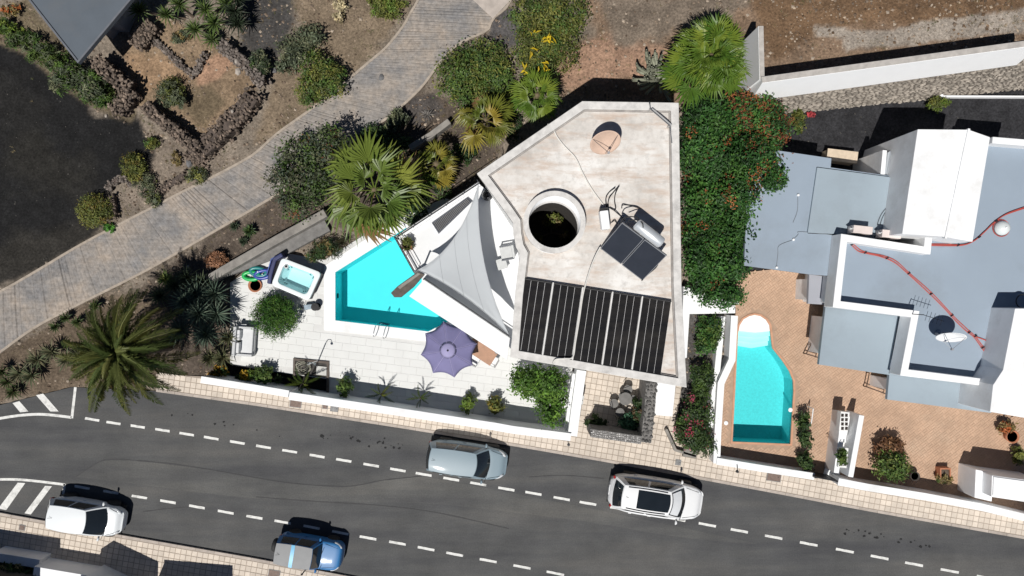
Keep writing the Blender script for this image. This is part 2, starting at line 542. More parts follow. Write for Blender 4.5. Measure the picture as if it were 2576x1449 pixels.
n_big = noise(nt, gv, 0.9, 6, 0.65); n_fine = noise(nt, gv, 9.0, 4, 0.7)
c1 = mixc(nt, 1.0, vc, ramp(nt, n_big, [(0.3, 0.68), (0.7, 1.35)]), 'MULTIPLY')
c2 = mixc(nt, 1.0, c1, ramp(nt, n_fine, [(0.32, 0.6), (0.5, 1.0), (0.68, 1.5)]), 'MULTIPLY')
nt.links.new(c2, b.inputs['Base Color']); b.inputs['Roughness'].default_value = 0.95; b.inputs['Specular IOR Level'].default_value = 0.15
bump(nt, b, n_fine, 0.7, 0.05)
me.materials.append(tm); me.shade_smooth()
terrain = bpy.data.objects.new('terrain', me); COL.objects.link(terrain)
tag(terrain, 'volcanic hillside ground of brown soil and black gravel', 'ground', kind='structure')

def ground_z(x, y):
    return float(terrain_z(np.array([x]), np.array([y]))[0])

def on_ground(px, py):
    p = at(px, py, 0)
    for _ in range(4):
        p = at(px, py, ground_z(p.x, p.y))
    return p

# ------------------------------------------------------------------ road
am, nt, b = node_mat('asphalt')
va = coords(nt, rot=math.radians(10.5), scale=(0.10, 0.75, 1), gen='World')
vb = coords(nt, gen='World')
s1 = noise(nt, va, 1.0, 6, 0.62); s2 = noise(nt, vb, 0.55, 5, 0.6); s3 = noise(nt, vb, 14, 4, 0.75)
c = ramp(nt, s1, [(0.34, (0.062, 0.063, 0.067)), (0.50, (0.081, 0.082, 0.083)), (0.66, (0.102, 0.100, 0.097))])
c = mixc(nt, 1.0, c, ramp(nt, s2, [(0.3, 0.86), (0.7, 1.14)]), 'MULTIPLY')
c = mixc(nt, 1.0, c, ramp(nt, s3, [(0.28, 0.8), (0.5, 1.0), (0.72, 1.2)]), 'MULTIPLY')
nt.links.new(c, b.inputs['Base Color']); b.inputs['Roughness'].default_value = 0.9; b.inputs['Specular IOR Level'].default_value = 0.2
bump(nt, b, s3, 0.3, 0.01)
v, f = flat_with_holes(pts(ROAD_PX, 0), [], 0.0)
road = MB().add(v, f).build('road', am)
tag(road, 'grey asphalt road with dashed parking lines', 'road', kind='structure')
# worn resurfaced patch between the lanes
PATCH = [(190, 1200), (215, 1185), (250, 1164), (275, 1158), (330, 1159), (420, 1168), (540, 1184), (644, 1203), (730, 1216), (850, 1224), (900, 1220), (960, 1209), (1050, 1199), (1110, 1206), (1288, 1240), (1540, 1290), (1800, 1345), (1900, 1368), (1700, 1350), (1500, 1316), (1300, 1290), (1100, 1268), (900, 1262), (760, 1258), (600, 1250), (420, 1228), (300, 1212)]
pm = am.copy(); pm.name = 'asphalt_patch'
for nd in pm.node_tree.nodes:
    if nd.type == 'VALTORGB' and nd.color_ramp.elements[0].color[0] < .3:
        for e in nd.color_ramp.elements: e.color = tuple(q * k for q, k in zip(e.color[:3], (1.15, 1.14, 1.11))) + (1,)
sm_ = [Vector((p[0], p[1])) for p in smooth_path([at(x, y, 0) for x, y in PATCH + PATCH[:1]], 4)][:-1]
v, f = flat_with_holes(sm_, [], 0.004)
MB().add(v, f).build('asphalt_patch', pm, road)
rng = random.Random(5)
oil = plain('oil', (0.014, 0.014, 0.015), 0.95, 0.3, 8)
def spots(cx, cy, L, n, ang, seed):
    r = random.Random(seed)
    mb = MB()
    for _ in range(n):
        t = r.uniform(-1, 1); d = r.gauss(0, 6)
        x = cx + math.cos(ang) * L * t - math.sin(ang) * d; y = cy + math.sin(ang) * L * t + math.cos(ang) * d
        p = at(x, y, 0); rr = r.uniform(0.02, 0.09) * (1 if r.random() < .8 else 1.5)
        k = 9
        vv = [(p.x + rr * r.uniform(.6, 1.2) * math.cos(i * math.tau / k), p.y + rr * r.uniform(.5, 1) * math.sin(i * math.tau / k), 0.006 + .0004 * _) for i in range(k)]
        mb.add(vv, [tuple(range(k))])
    o = mb.build('oil_stain', oil, road); o['kind'] = 'stuff'
spots(905, 1108, 110, 26, 0.13, 1); spots(2230, 1350, 120, 22, 0.18, 2); spots(560, 1065, 150, 10, 0.2, 3)
# cracks and tar seams
tar = plain('tar_seam', (0.045, 0.045, 0.047), 0.8, 0.2, 6)
for path in ([(190, 1200), (215, 1183), (250, 1162), (278, 1156), (340, 1158), (470, 1172), (644, 1202), (735, 1216), (850, 1224), (905, 1220), (965, 1208), (1060, 1198)],
             [(480, 1275), (420, 1280), (360, 1287)], [(644, 1250), (800, 1262), (960, 1272), (1100, 1290), (1280, 1330)], [(1330, 1200), (1420, 1196), (1520, 1204)]):
    P = smooth_path([at(x, y, 0) for x, y in path], 6)
    mb = MB(); rr = random.Random(len(path))
    v, f = [], []
    for i, p in enumerate(P):
        d = (P[min(i + 1, len(P) - 1)] - P[max(0, i - 1)]).normalized(); nn = Vector((-d.y, d.x, 0)) * rr.uniform(0.012, 0.035)
        v += [p + nn + Vector((0, 0, .010)), p - nn + Vector((0, 0, .010))]
    for i in range(len(P) - 1): f.append((2 * i, 2 * i + 1, 2 * i + 3, 2 * i + 2))
    mb.add(v, f).build('tar_seam', tar, road)

# painted markings
paint = plain('road_paint', (0.66, 0.66, 0.64), 0.8, 0.14, 7, dirt=((0.26, 0.26, 0.25), 0.8))
DASH_U = [(232, 1055), (286, 1064), (347, 1073), (409, 1082), (470, 1092), (532, 1102), (597, 1113), (663, 1124), (729, 1135), (798, 1147), (865, 1158), (934, 1170), (1001, 1182), (1066, 1193), (1135, 1205), (1203, 1217), (1274, 1230), (1342, 1241), (1413, 1254), (1479, 1266), (1556, 1279), (1628, 1292), (1703, 1306), (1779, 1320), (1860, 1335), (1946, 1351), (2034, 1368), (2125, 1385), (2212, 1402), (2299, 1419), (2389, 1436), (2480, 1453)]
DASH_L = [(207, 1226), (279, 1238), (351, 1250), (423, 1262), (496, 1275), (568, 1288), (640, 1301), (711, 1313), (784, 1326), (856, 1340), (926, 1353), (1000, 1366), (1072, 1380), (1144, 1394), (1228, 1410), (1313, 1426), (1397, 1442)]
for lst in (DASH_U, DASH_L):
    for i, (x, y) in enumerate(lst):
        a = lst[max(0, i - 1)]; c_ = lst[min(len(lst) - 1, i + 1)]
        ang = math.atan2(-(c_[1] - a[1]), c_[0] - a[0])
        L = (0.72 + 0.26 * x / 2500 + (0.06 if lst is DASH_L else 0))
        p = at(x, y, 0); rr = random.Random(i * 7 + len(lst))
        m = MB(); ca_, sa_ = math.cos(ang), math.sin(ang)
        e = [(-L / 2, -.065), (-L / 4, -.062), (0, -.066), (L / 4, -.063), (L / 2, -.064), (L / 2, .062), (L / 4, .066), (0, .063), (-L / 4, .066), (-L / 2, .063)]
        e = [(u + rr.uniform(-.012, .012), w_ + rr.uniform(-.006, .006)) for u, w_ in e]
        m.add([(p.x + u * ca_ - w_ * sa_, p.y + u * sa_ + w_ * ca_, 0.012) for u, w_ in e], [tuple(range(10))])
        m.build('lane_dash', paint, road)
def paint_line(path, w=0.14):
    P = smooth_path([at(x, y, 0) for x, y in path], 5) if len(path) > 2 else pts(path, 0)
    m = MB(); v, f = [], []
    for i, p in enumerate(P):
        d = (P[min(i + 1, len(P) - 1)] - P[max(0, i - 1)]).normalized(); nn = Vector((-d.y, d.x, 0)) * w / 2
        v += [(p.x + nn.x, p.y + nn.y, .0125), (p.x - nn.x, p.y - nn.y, .0125)]
    for i in range(len(P) - 1): f.append((2 * i, 2 * i + 1, 2 * i + 3, 2 * i + 2))
    m.add(v, f).build('edge_line', paint, road)
paint_line([(-20, 1056), (20, 1049), (60, 1044), (100, 1042), (140, 1045), (180, 1050)])
paint_line([(181, 1052), (190, 974)])
paint_line([(-20, 1206), (40, 1206), (90, 1210), (164, 1219)], .13)
paint_line([(163, 1217), (159, 1246)], .13)
for q in ([(32, 1014), (49, 1009), (72, 1035), (51, 1037)], [(91, 994), (109, 990), (148, 1035), (127, 1035)],
          [(45, 1214), (64, 1215), (16, 1283), (-4, 1279)], [(114, 1222), (131, 1223), (78, 1294), (62, 1291)]):
    m = MB(); m.add([(at(x, y).x, at(x, y).y, .0125) for x, y in q[::-1]], [(0, 1, 2, 3)]); m.build('hatch_stripe', paint, road)

# ------------------------------------------------------------------ pavements of square tiles with kerb stones
TILE_BASE = plain('tile_joint', (0.31, 0.26, 0.215), 0.95, 0.15, 4)
TILE = plain('pavement_tile', (0.575, 0.505, 0.43), 0.85, 0.09, 2.0, bmp=0.1, per=0.10, dirt=((0.43, 0.37, 0.31), 0.45))
KERBM = plain('kerb_concrete', (0.40, 0.35, 0.31), 0.9, 0.15, 3, bmp=0.2, per=0.1, dirt=((0.2, 0.18, 0.16), 0.5))
def tile_mesh(name, w, d, h, mat):
    m = MB(); e = 0.012
    v = [(-w / 2, -d / 2, 0), (w / 2, -d / 2, 0), (w / 2, d / 2, 0), (-w / 2, d / 2, 0), (-w / 2 + e, -d / 2 + e, h), (w / 2 - e, -d / 2 + e, h), (w / 2 - e, d / 2 - e, h), (-w / 2 + e, d / 2 - e, h)]
    m.add(v, [(4, 5, 6, 7), (0, 1, 5, 4), (1, 2, 6, 5), (2, 3, 7, 6), (3, 0, 4, 7)])
    return m, mesh_of(m, name, mat)

def lay_tiles(parent, placements, mb, me_, name, mat, limit, key):
    """placements: (x, y, z, rot); the pieces with the smallest key are objects, the rest one mesh"""
    placements = sorted(placements, key=key)
    for (x, y, z, r) in placements[:limit]:
        inst(name, me_, parent, (x, y, z), (0, 0, r))
    rest = placements[limit:]
    if rest:
        m = MB()
        for (x, y, z, r) in rest:
            c_, s_ = math.cos(r), math.sin(r)
            m.add([(x + q[0] * c_ - q[1] * s_, y + q[0] * s_ + q[1] * c_, z + q[2]) for q in mb.v], mb.f)
        o = m.build(name + '_field', mat, parent)
        o['kind'] = 'stuff'

def pavement(name, label, outer_px, kerb_px, tile, z, seed, side, depth, dx=0, near=(1700, 1150)):
    poly = pts(outer_px, 0)
    mb = MB(); mb.prism(poly, -0.05, z - 0.012)
    base = mb.build(name, TILE_BASE)
    tag(base, label, 'pavement', kind='structure')
    kp = pts(kerb_px, 0)
    # kerb stones, about a metre long each
    km = MB(); km.box((0, 0, 0), (0.96, 0.14, 0.16)); kme = mesh_of(km, 'kerb_stone', KERBM)
    P = resample(kp, 0.98)
    for a, c_ in zip(P, P[1:]):
        mid = (a + c_) / 2
        ang = math.atan2(c_.y - a.y, c_.x - a.x)
        nn = Vector((-math.sin(ang), math.cos(ang), 0)) * side * 0.06
        inst('kerb_stone', kme, base, (mid.x + nn.x, mid.y + nn.y, z - 0.075), (0, 0, ang))
    mt, mme = tile_mesh('pavement_tile', tile - 0.018, tile - 0.018, 0.018, TILE)
    pl = []
    P = resample(kp, tile)
    for a, c_ in zip(P, P[1:]):
        ang = math.atan2(c_.y - a.y, c_.x - a.x)
        nn = Vector((-math.sin(ang), math.cos(ang), 0)) * side
        mid = (a + c_) / 2
        for r in range(depth):
            q = mid + nn * (0.15 + tile * (r + 0.5))
            if inside(poly, q.x, q.y): pl.append((q.x, q.y, z - 0.014, ang))
    nr = at(*near)
    lay_tiles(base, pl, mt, mme, 'pavement_tile', TILE, 300, lambda t: abs(t[0] - nr.x) + 0.2 * abs(t[1] - nr.y))
    return base
PAVE_POLY = WALL_N + KERB_N[::-1]
pave_n = pavement('pavement', 'beige tiled pavement along the white garden walls', [(395, 940), (505, 946), (727, 984), (1440, 1086), (1460, 925), (1720, 925), (1700, 1070), (1803, 1145), (2047, 1180), (2182, 1205), (2470, 1255), (2620, 1290)] + KERB_N[::-1], KERB_N, 0.29, 0.12, 1, 1, 16, near=(1720, 1150))
pave_s = pavement('pavement', 'beige tiled pavement on the lower side of the road, half in shade', KERB_S + [(1100, 1600), (-60, 1600)], KERB_S, 0.29, 0.12, 2, -1, 12, near=(260, 1380))
for o in (pave_s,): o.name = 'pavement.001'
hatch_m = plain('iron_cover', (0.16, 0.115, 0.095), 0.7, 0.2, 8, metal=0.2)
grey_hatch = plain('grey_cover', (0.2, 0.2, 0.2), 0.7, 0.3, 8)
for (x, y, w, d, r, mt_, lab) in ((744, 1015, .62, .42, -.12, hatch_m, 'large rusty square cover in the pavement by the garden wall'), (818, 1022, .28, .28, -.12, hatch_m, 'small rusty cover in the pavement beside the grey grate'),
        (841, 1027, .42, .36, -.12, grey_hatch, 'grey metal grate in the pavement beside a small rusty cover'), (1706, 1163, .3, .3, -.15, grey_hatch, 'small grey cover in the pavement above the white car with black roof'),
        (1947, 1199, .75, .5, -.15, hatch_m, 'large brown cover in the pavement left of the steps'), (56, 1327, .33, .3, -.17, hatch_m, 'small dark cover in the shady pavement at lower left'), (690, 1443, .62, .4, -.17, hatch_m, 'brown cover in the pavement beside the blue car')):
    p = at(x, y, .12)
    t = thing('service_cover', lab, 'cover', (p.x, p.y, 0.12))
    MB().box((p.x, p.y, 0.128), (w, d, 0.02), r).build('rim', grey_hatch, t)
    MB().box((p.x, p.y, 0.134), (w - .06, d - .06, 0.02), r).build('plate', mt_, t)
    p0 = Vector((math.cos(r), math.sin(r), 0)) * w * .3
    MB().box((p.x + p0.x, p.y + p0.y, 0.146), (.05, .03, .008), r).build('lifting_slot', DARK_METAL, t)

# ------------------------------------------------------------------ concrete track with cross ribs
def even(path, n):
    P = [Vector(p) for p in path]
    d = [0]
    for a, c_ in zip(P, P[1:]): d.append(d[-1] + (c_ - a).length)
    out = []
    j = 0
    for i in range(n):
        t = d[-1] * i / (n - 1)
        while j < len(P) - 2 and d[j + 1] < t: j += 1
        out.append(P[j].lerp(P[j + 1], (t - d[j]) / max(1e-9, d[j + 1] - d[j])))
    return out
NT = 560
TL = even(smooth_path(pts(TRACK_L, 0), 4), NT); TR = even(smooth_path(pts(TRACK_R, 0), 4), NT)
rg = random.Random(11)
v, f = [], []
K = 18
rib = [0.0] * NT
i = 0
while i < NT:
    w = rg.choice((2, 2, 3, 3, 4)); deep = rg.random() ** 2 * 0.045 + 0.004
    fade = 0.3 + 0.7 * abs(math.sin(i * 0.013 + 1)) ** 1
    for k in range(min(w, NT - i)): rib[i + k] = 0.05
    if i + w < NT: rib[i + w] = 0.05 - deep * fade
    i += w + 1
for i in range(NT):
    for k in range(K + 1):
        t = k / K
        if k in (0, K): jit = rg.uniform(-.02, .02)
        else: jit = 0
        p = TL[i].lerp(TR[i], t + jit * 0.5)
        v.append((p.x, p.y, rib[i] + 0.03 * math.sin(math.pi * t) + rg.uniform(-.004, .004)))
for i in range(NT - 1):
    for k in range(K):
        a = i * (K + 1) + k
        f.append((a, a + K + 1, a + K + 2, a + 1))
tkm, nt, b = node_mat('track_concrete')
gv = coords(nt, gen='World')
t1 = noise(nt, gv, 0.5, 6, 0.65); t2 = noise(nt, gv, 6, 5, 0.7)
tv = coords(nt, rot=math.radians(58), scale=(0.6, 7, 1), gen='World'); t3 = noise(nt, tv, 1.0, 3, 0.6)
c = ramp(nt, t1, [(0.36, (0.20, 0.195, 0.195)), (0.5, (0.265, 0.242, 0.222)), (0.64, (0.335, 0.285, 0.24))])
c = mixc(nt, 1.0, c, ramp(nt, t2, [(0.3, 0.68), (0.7, 1.28)]), 'MULTIPLY')
c = mixc(nt, 1.0, c, ramp(nt, t3, [(0.3, 0.86), (0.7, 1.1)]), 'MULTIPLY')
nt.links.new(c, b.inputs['Base Color']); b.inputs['Roughness'].default_value = 0.92; b.inputs['Specular IOR Level'].default_value = 0.2
bump(nt, b, t2, 0.4, 0.02)
track = MB().add(v, f).build('track', tkm)
tag(track, 'sloping ribbed concrete track crossing the hillside diagonally', 'track', kind='structure')
for q in ([(1180, -60), (1290, -60), (1284, 0), (1240, 47), (1190, 0)],):
    v, f = flat_with_holes(pts(q, 0.1), [], 0.105)
    MB().add(v, f).build('pale_slab', plain('pale_slab', (0.42, 0.37, 0.33), .9, .15, 3, bmp=.3), track)
edge_m = plain('track_edge', (0.34, 0.29, 0.24), 0.9, 0.2, 4, bmp=.3)
for E in (TL, TR):
    MB().strip([(p.x, p.y) for p in E[::6]], 0.12, -0.05, 0.075).build('edge_kerb', edge_m, track)

# ------------------------------------------------------------------ main patio and pool
PT_Z = 0.15
PATIO_JOINT = plain('patio_joint', (0.60, 0.60, 0.59), 0.9, 0.05, 2)
PATIO = plain('patio_tile', (0.645, 0.65, 0.64), 0.75, 0.03, 0.8, per=0.012, dirt=((0.6, 0.59, 0.57), 0.35))
PATIO_PX = [(580, 712), (640, 674), (706, 636), (817, 655), (960, 565), (1120, 500), (1290, 560), (1440, 900), (1432, 1086), (826, 1001), (826, 952), (745, 942), (580, 916)]
pool1 = [(p.x, p.y) for p in pts(POOL1, PT_Z)]
patio_poly = pts(PATIO_PX, PT_Z)
v, f = flat_with_holes([(p.x, p.y) for p in patio_poly], [pool1], PT_Z - 0.012)
mb = MB().add(v, f)
mb.strip([(p.x, p.y) for p in patio_poly], 0.06, -0.3, PT_Z - 0.014, closed=True)
patio = mb.build('patio', PATIO_JOINT)
tag(patio, 'white tiled pool terrace between the house and the garden wall', 'patio', kind='structure')
mt, mme = tile_mesh('patio_tile', 0.79, 0.39, 0.014, PATIO)
pl = []
R0 = math.radians(-7)
cR, sR = math.cos(R0), math.sin(R0)
def poly_off_clear(poly, x, y, hw, hh, r):
    c_, s_ = math.cos(r), math.sin(r)
    for a in (-1, -.33, .33, 1):
        for b_ in (-1, 0, 1):
            if inside(poly, x + a * hw * c_ - b_ * hh * s_, y + a * hw * s_ + b_ * hh * c_): return False
    return True
c0 = at(1000, 850, PT_Z)
COPE1 = [(817, 670), (972, 570), (1040, 560), (1090, 690), (1090, 735), (1165, 800), (1080, 858), (817, 829)]
cope_poly = pts(COPE1, PT_Z)
for i in range(-26, 26):
    for j in range(-40, 40):
        u = (i + (0.5 if j % 2 else 0)) * 0.8; w = j * 0.4
        x = c0.x + u * cR - w * sR; y = c0.y + u * sR + w * cR
        ok = all(inside([(p.x, p.y) for p in patio_poly], x + a * .36 * cR - bb * .17 * sR, y + a * .36 * sR + bb * .17 * cR) for a in (-1, 1) for bb in (-1, 1))
        if ok and poly_off_clear(cope_poly, x, y, .3, .12, R0): pl.append((x, y, PT_Z - 0.012, R0))
nr = at(1000, 900)
lay_tiles(patio, pl, mt, mme, 'patio_tile', PATIO, 300, lambda t: math.hypot(t[0] - nr.x, t[1] - nr.y))
v, f = flat_with_holes([(p.x, p.y) for p in cope_poly], [pool1], PT_Z + 0.045)
mb = MB().add(v, f); mb.strip([(p.x, p.y) for p in cope_poly], 0.05, 0, PT_Z + 0.043, closed=True)
POOLW = plain('pool_plaster', (0.145, 0.70, 0.74), 0.6, 0.03, 1.5)
pool = thing('swimming_pool', 'turquoise angular pool with white coping beside the shade sail', 'pool', at(930, 740, PT_Z))
mb.build('coping', WHITE_CLEAN, pool)
def basin(poly, z0, z1, parent, mat):
    v, f = flat_with_holes(poly, [], z0)
    m = MB().add(v, f)
    n = len(poly)
    for i in range(n):
        a, c_ = poly[i], poly[(i + 1) % n]
        m.add([(a[0], a[1], z0), (c_[0], c_[1], z0), (c_[0], c_[1], z1), (a[0], a[1], z1)], [(0, 1, 2, 3)])
    return m.build('basin', mat, parent)
basin(pool1, -1.25, PT_Z + 0.04, pool, POOLW)
v, f = flat_with_holes(pool1, [], 0.06)
MB().add(v, f).build('water', water_mat('pool_water', (0.62, 0.97, 0.98)), pool)
p = at(846, 744, 0)
MB().lathe((p.x + .02, p.y, -.25), [(0.13, 0), (0.13, .03), (.0, .035)], 14, 'x').build('pool_light', DARK_METAL, pool)
t = thing('pool_ladder', 'chrome pool ladder with two bent handrails on the white coping', 'ladder', at(957, 828, .2))
pr0, pr1 = at(945, 845, .2), at(952, 812, .1)
dirv = (pr1 - pr0); dirv.z = 0; dirv.normalize(); sidev = Vector((dirv.y, -dirv.x, 0)) * 0.52
for k in (0, 1):
    o_ = pr0 + sidev * k
    P = [o_ + Vector((0, 0, -.02)), o_ + Vector((0, 0, .5)), o_ + dirv * .12 + Vector((0, 0, .68)), o_ + dirv * .45 + Vector((0, 0, .62)), o_ + dirv * .62 + Vector((0, 0, .3)), o_ + dirv * .66 + Vector((0, 0, -.75))]
    MB().tube(smooth_path(P, 5), 0.022, 8).build('handrail', STEEL, t, True)
for zz in (-.15, -.4, -.65):
    a = pr0 + dirv * .66
    MB().box(((a + sidev / 2).x, (a + sidev / 2).y, zz), (.5, .08, .03), math.atan2(sidev.y, sidev.x)).build('tread', STEEL, t)

# ------------------------------------------------------------------ neighbour's terracotta patio and pool
BRICK_J = plain('paver_joint', (0.375, 0.26, 0.185), 0.95, 0.15, 3)
BRICK = plain('terracotta_paver', (0.445, 0.30, 0.208), 0.85, 0.14, 1.0, per=0.06, bmp=.1, dirt=((0.46, 0.35, 0.26), 0.5))
BP_PX = [(1845, 690), (2120, 660), (2700, 640), (2700, 1325), (2470, 1272), (2182, 1223), (2047, 1196), (1803, 1158), (1812, 962), (1845, 905), (1850, 790)]
bp_poly = pts(BP_PX, PT_Z)
pool2 = [(p.x, p.y) for p in pts(POOL2, PT_Z)]
v, f = flat_with_holes([(p.x, p.y) for p in bp_poly], [pool2], PT_Z - 0.012)
mb = MB().add(v, f); mb.strip([(p.x, p.y) for p in bp_poly], 0.06, -.3, PT_Z - .014, closed=True)
bpatio = mb.build('patio', BRICK_J); bpatio.name = 'patio.001'
tag(bpatio, 'terracotta brick paved terrace around the curved pool', 'patio', kind='structure')
mt, mme = tile_mesh('brick_paver', 0.232, 0.112, 0.016, BRICK)
pl = []
c0 = at(2100, 1000, PT_Z); a0 = math.radians(38)
bpp = [(p.x, p.y) for p in bp_poly]
skip = pts([(2040, 600), (2700, 600), (2700, 960), (2560, 1010), (2300, 960), (2120, 880), (2060, 790)], 0.15)
for i in range(-75, 75):
    for j in range(-75, 75):
        # basket weave: pairs of pavers turned in alternate cells
        cxx, cyy = i * 0.24, j * 0.24
        for k in (-1, 1):
            if (i + j) % 2: lx, ly, rr = cxx, cyy + k * .06, 0
            else: lx, ly, rr = cxx + k * .06, cyy, math.pi / 2
            x = c0.x + lx * math.cos(a0) - ly * math.sin(a0); y = c0.y + lx * math.sin(a0) + ly * math.cos(a0)
            if x > 28.5 or y < -13 or y > 2.2: continue
            if inside(bpp, x, y) and not inside(skip, x, y) and poly_off_clear(pool2, x, y, .2, .14, a0 + rr):
                pl.append((x, y, PT_Z - .012, a0 + rr))
nr = at(2080, 1080)
lay_tiles(bpatio, pl, mt, mme, 'brick_paver', BRICK, 300, lambda t: math.hypot(t[0] - nr.x, t[1] - nr.y))
pool = thing('swimming_pool', 'curved turquoise pool with rounded white steps set in terracotta paving', 'pool', at(1915, 980, PT_Z))
basin(pool2, -1.2, PT_Z, pool, plain('pool_mosaic', (0.14, 0.60, 0.63), 0.6, 0.10, 9))
pc = [Vector((p[0], p[1], 0)) for p in pool2]
mid = sum(pc, Vector()) / len(pc)
COPE2 = plain('pool_edge_tile', (0.50, 0.27, 0.17), .8, .12, 4, per=.1)
MB().strip([(p.x, p.y) for p in pc], 0.10, PT_Z - .05, PT_Z + .03, closed=True).build('edge_tile', COPE2, pool)
for k in range(4):     # rounded steps at the shallow end
    zt = 0.10 - k * 0.2
    yb = 806 + k * 14
    poly = [q for q in POOL2 if q[1] < 846]
    lo = [(1941, 832 + k * 13), (1898, 836 + k * 14), (1856, 832 + k * 13)]
    arc = [(1857, 822), (1868, 803), (1884, 794.5), (1898, 792), (1914, 794.5), (1928, 804), (1939, 822)]
    MB().prism(pts(arc + lo, 0), -1.2, zt - k * .003).build('step', plain('step_plaster', (0.80, 0.84, 0.84), .6, .03, 2), pool)
v, f = flat_with_holes(pool2, [], 0.065)
MB().add(v, f).build('water', water_mat('pool_water_rippled', (0.66, 0.97, 0.97), 0.5), pool)
for (x, y) in ((1826, 1064), (1988, 1031)):
    p = at(x, y, .15); MB().lathe((p.x, p.y, .16), [(.11, 0), (.11, .025), (.02, .04)], 16).build('skimmer_lid', WHITE_CLEAN, pool)

# neighbour's black gravel strip etc. comes from the terrain sheet
# ------------------------------------------------------------------ main house
RZ = 6.2
rm, nt, b = node_mat('weathered_roof')
gv = coords(nt, gen='World')
r1 = noise(nt, gv, 0.45, 7, 0.68); r2 = noise(nt, gv, 3.5, 5, 0.65); r3 = noise(nt, coords(nt, rot=.6, scale=(0.5, 2.2, 1), gen='World'), 1.2, 5, .7)
c = ramp(nt, r1, [(0.33, (0.43, 0.41, 0.385)), (0.48, (0.60, 0.57, 0.535)), (0.64, (0.74, 0.725, 0.70))])
c = mixc(nt, ramp(nt, r3, [(0.47, 0.0), (0.68, 0.75)]), c, (0.47, 0.36, 0.285))
c = mixc(nt, ramp(nt, r2, [(0.52, 0.0), (0.72, 0.5)]), c, (0.36, 0.34, 0.32))
nt.links.new(c, b.inputs['Base Color']); b.inputs['Roughness'].default_value = 0.9
bump(nt, b, r2, .15, .02)
ROOFM = rm
PARAM = plain('stained_parapet', (0.60, 0.585, 0.565), .85, .15, 3, bmp=.15, dirt=((0.33, 0.32, 0.31), .75))
ROOF_PX = [(1464, 256), (1706, 260), (1713, 724), (1726, 974), (1284, 898), (1296, 740), (1308, 640), (1298, 622), (1292, 590), (1290, 560), (1275, 538), (1200, 437)]
house = thing('white_house', 'white flat roofed villa with stained roof, round skylight and shade sail terrace', 'house', at(1500, 600, 0))
roof_pts = pts(ROOF_PX, RZ)
inset = pts([(1475, 275), (1695, 278), (1698, 900), (1310, 860), (1315, 640), (1302, 560), (1290, 545), (1225, 445)], RZ)
MB().strip([(p.x, p.y) for p in inset], .28, -0.3, RZ - .3, True).build('wall', WHITE, house)
# roof deck with the round opening
ring_c = at(1394, 560, RZ); hole_c = at(1389, 574, RZ)
RO, RI = 1.34, 1.10
def circ(c, r, n=40): return [(c.x + r * math.cos(i * math.tau / n), c.y + r * math.sin(i * math.tau / n)) for i in range(n)]
hole = circ(hole_c, RI)
roofxy = [(p.x, p.y) for p in roof_pts]
v, f = flat_with_holes(roofxy, [hole], RZ - .06)
mb = MB().add(v, f)
n = len(roofxy)
mb.add([(x, y, RZ - .34) for x, y in roofxy] + [(x, y, RZ - .06) for x, y in roofxy], [(i, n + i, n + (i + 1) % n, (i + 1) % n) for i in range(n)])
roof = mb.build('roof', ROOFM, house)
roof_in = [(q[0] * .995, q[1]) for q in roofxy]
def shrink(poly, d):
    P = [Vector(q) for q in poly]; nn = len(P); out = []
    ar = sum(P[i].x * P[(i + 1) % nn].y - P[(i + 1) % nn].x * P[i].y for i in range(nn))
    sg = 1 if ar > 0 else -1
    for i in range(nn):
        d1 = (P[i] - P[i - 1]).normalized(); d2 = (P[(i + 1) % nn] - P[i]).normalized()
        n1 = Vector((-d1.y, d1.x)) * sg; n2 = Vector((-d2.y, d2.x)) * sg
        m = (n1 + n2).normalized(); out.append(P[i] + m * d / max(.4, m.dot(n1)))
    return out
def parapet(poly, w, z0, z1, name, mat, parent, closed=True, bev=.02):
    c_ = shrink(poly, w / 2)
    return MB().strip([(q.x, q.y) for q in c_], w, z0, z1, closed).build(name, mat, parent, bevel=bev)
parapet(roofxy, 0.34, RZ - .36, RZ + .12, 'parapet', PARAM, roof)
parapet([tuple(q) for q in shrink(roofxy, .34)], 0.07, RZ - .1, RZ + .02, 'flashing', plain('roof_flashing', (0.30, 0.28, 0.265), .9, .25, 3), roof)
# round skylight: ring, sloping white collar, dark shaft with plants
nseg = 48
def cp(c, r, z): return [(c.x + r * math.cos(i * math.tau / nseg), c.y + r * math.sin(i * math.tau / nseg), z) for i in range(nseg)]
def rings(levels, name, mat, parent, smooth=False):
    v = []; f = []
    for L in levels: v += L
    for j in range(len(levels) - 1):
        for i in range(nseg):
            k = (i + 1) % nseg
            f.append((j * nseg + i, j * nseg + k, (j + 1) * nseg + k, (j + 1) * nseg + i))
    return MB().add(v, f).build(name, mat, parent, smooth)
sky_o = rings([cp(ring_c, RO, RZ - .1), cp(ring_c, RO, RZ + .30), cp(ring_c, RO - .22, RZ + .30), cp(hole_c, RI, RZ + .05), cp(hole_c, RI, RZ - .55)], 'skylight_ring', PARAM, house)
rings([cp(ring_c, RO - .225, RZ + .304), cp(hole_c, RI + .005, RZ + .052)], 'collar', WHITE_CLEAN, sky_o, True)
rings([cp(hole_c, RI - .01, RZ - .02), cp(hole_c, RI - .01, 2.9)], 'shaft', plain('shaft_shade_dark', (.035, .03, .026), .95, .4, 4, bmp=.5), sky_o)  # shaft wall coloured near black to deepen the shade in the opening
hl = circ(hole_c, RI - .015, 24)
MB().prism(hl, 2.8, 2.95).build('shaft_floor', plain('shaft_soil', (0.05, 0.045, 0.035), .9, .3, 4), sky_o)
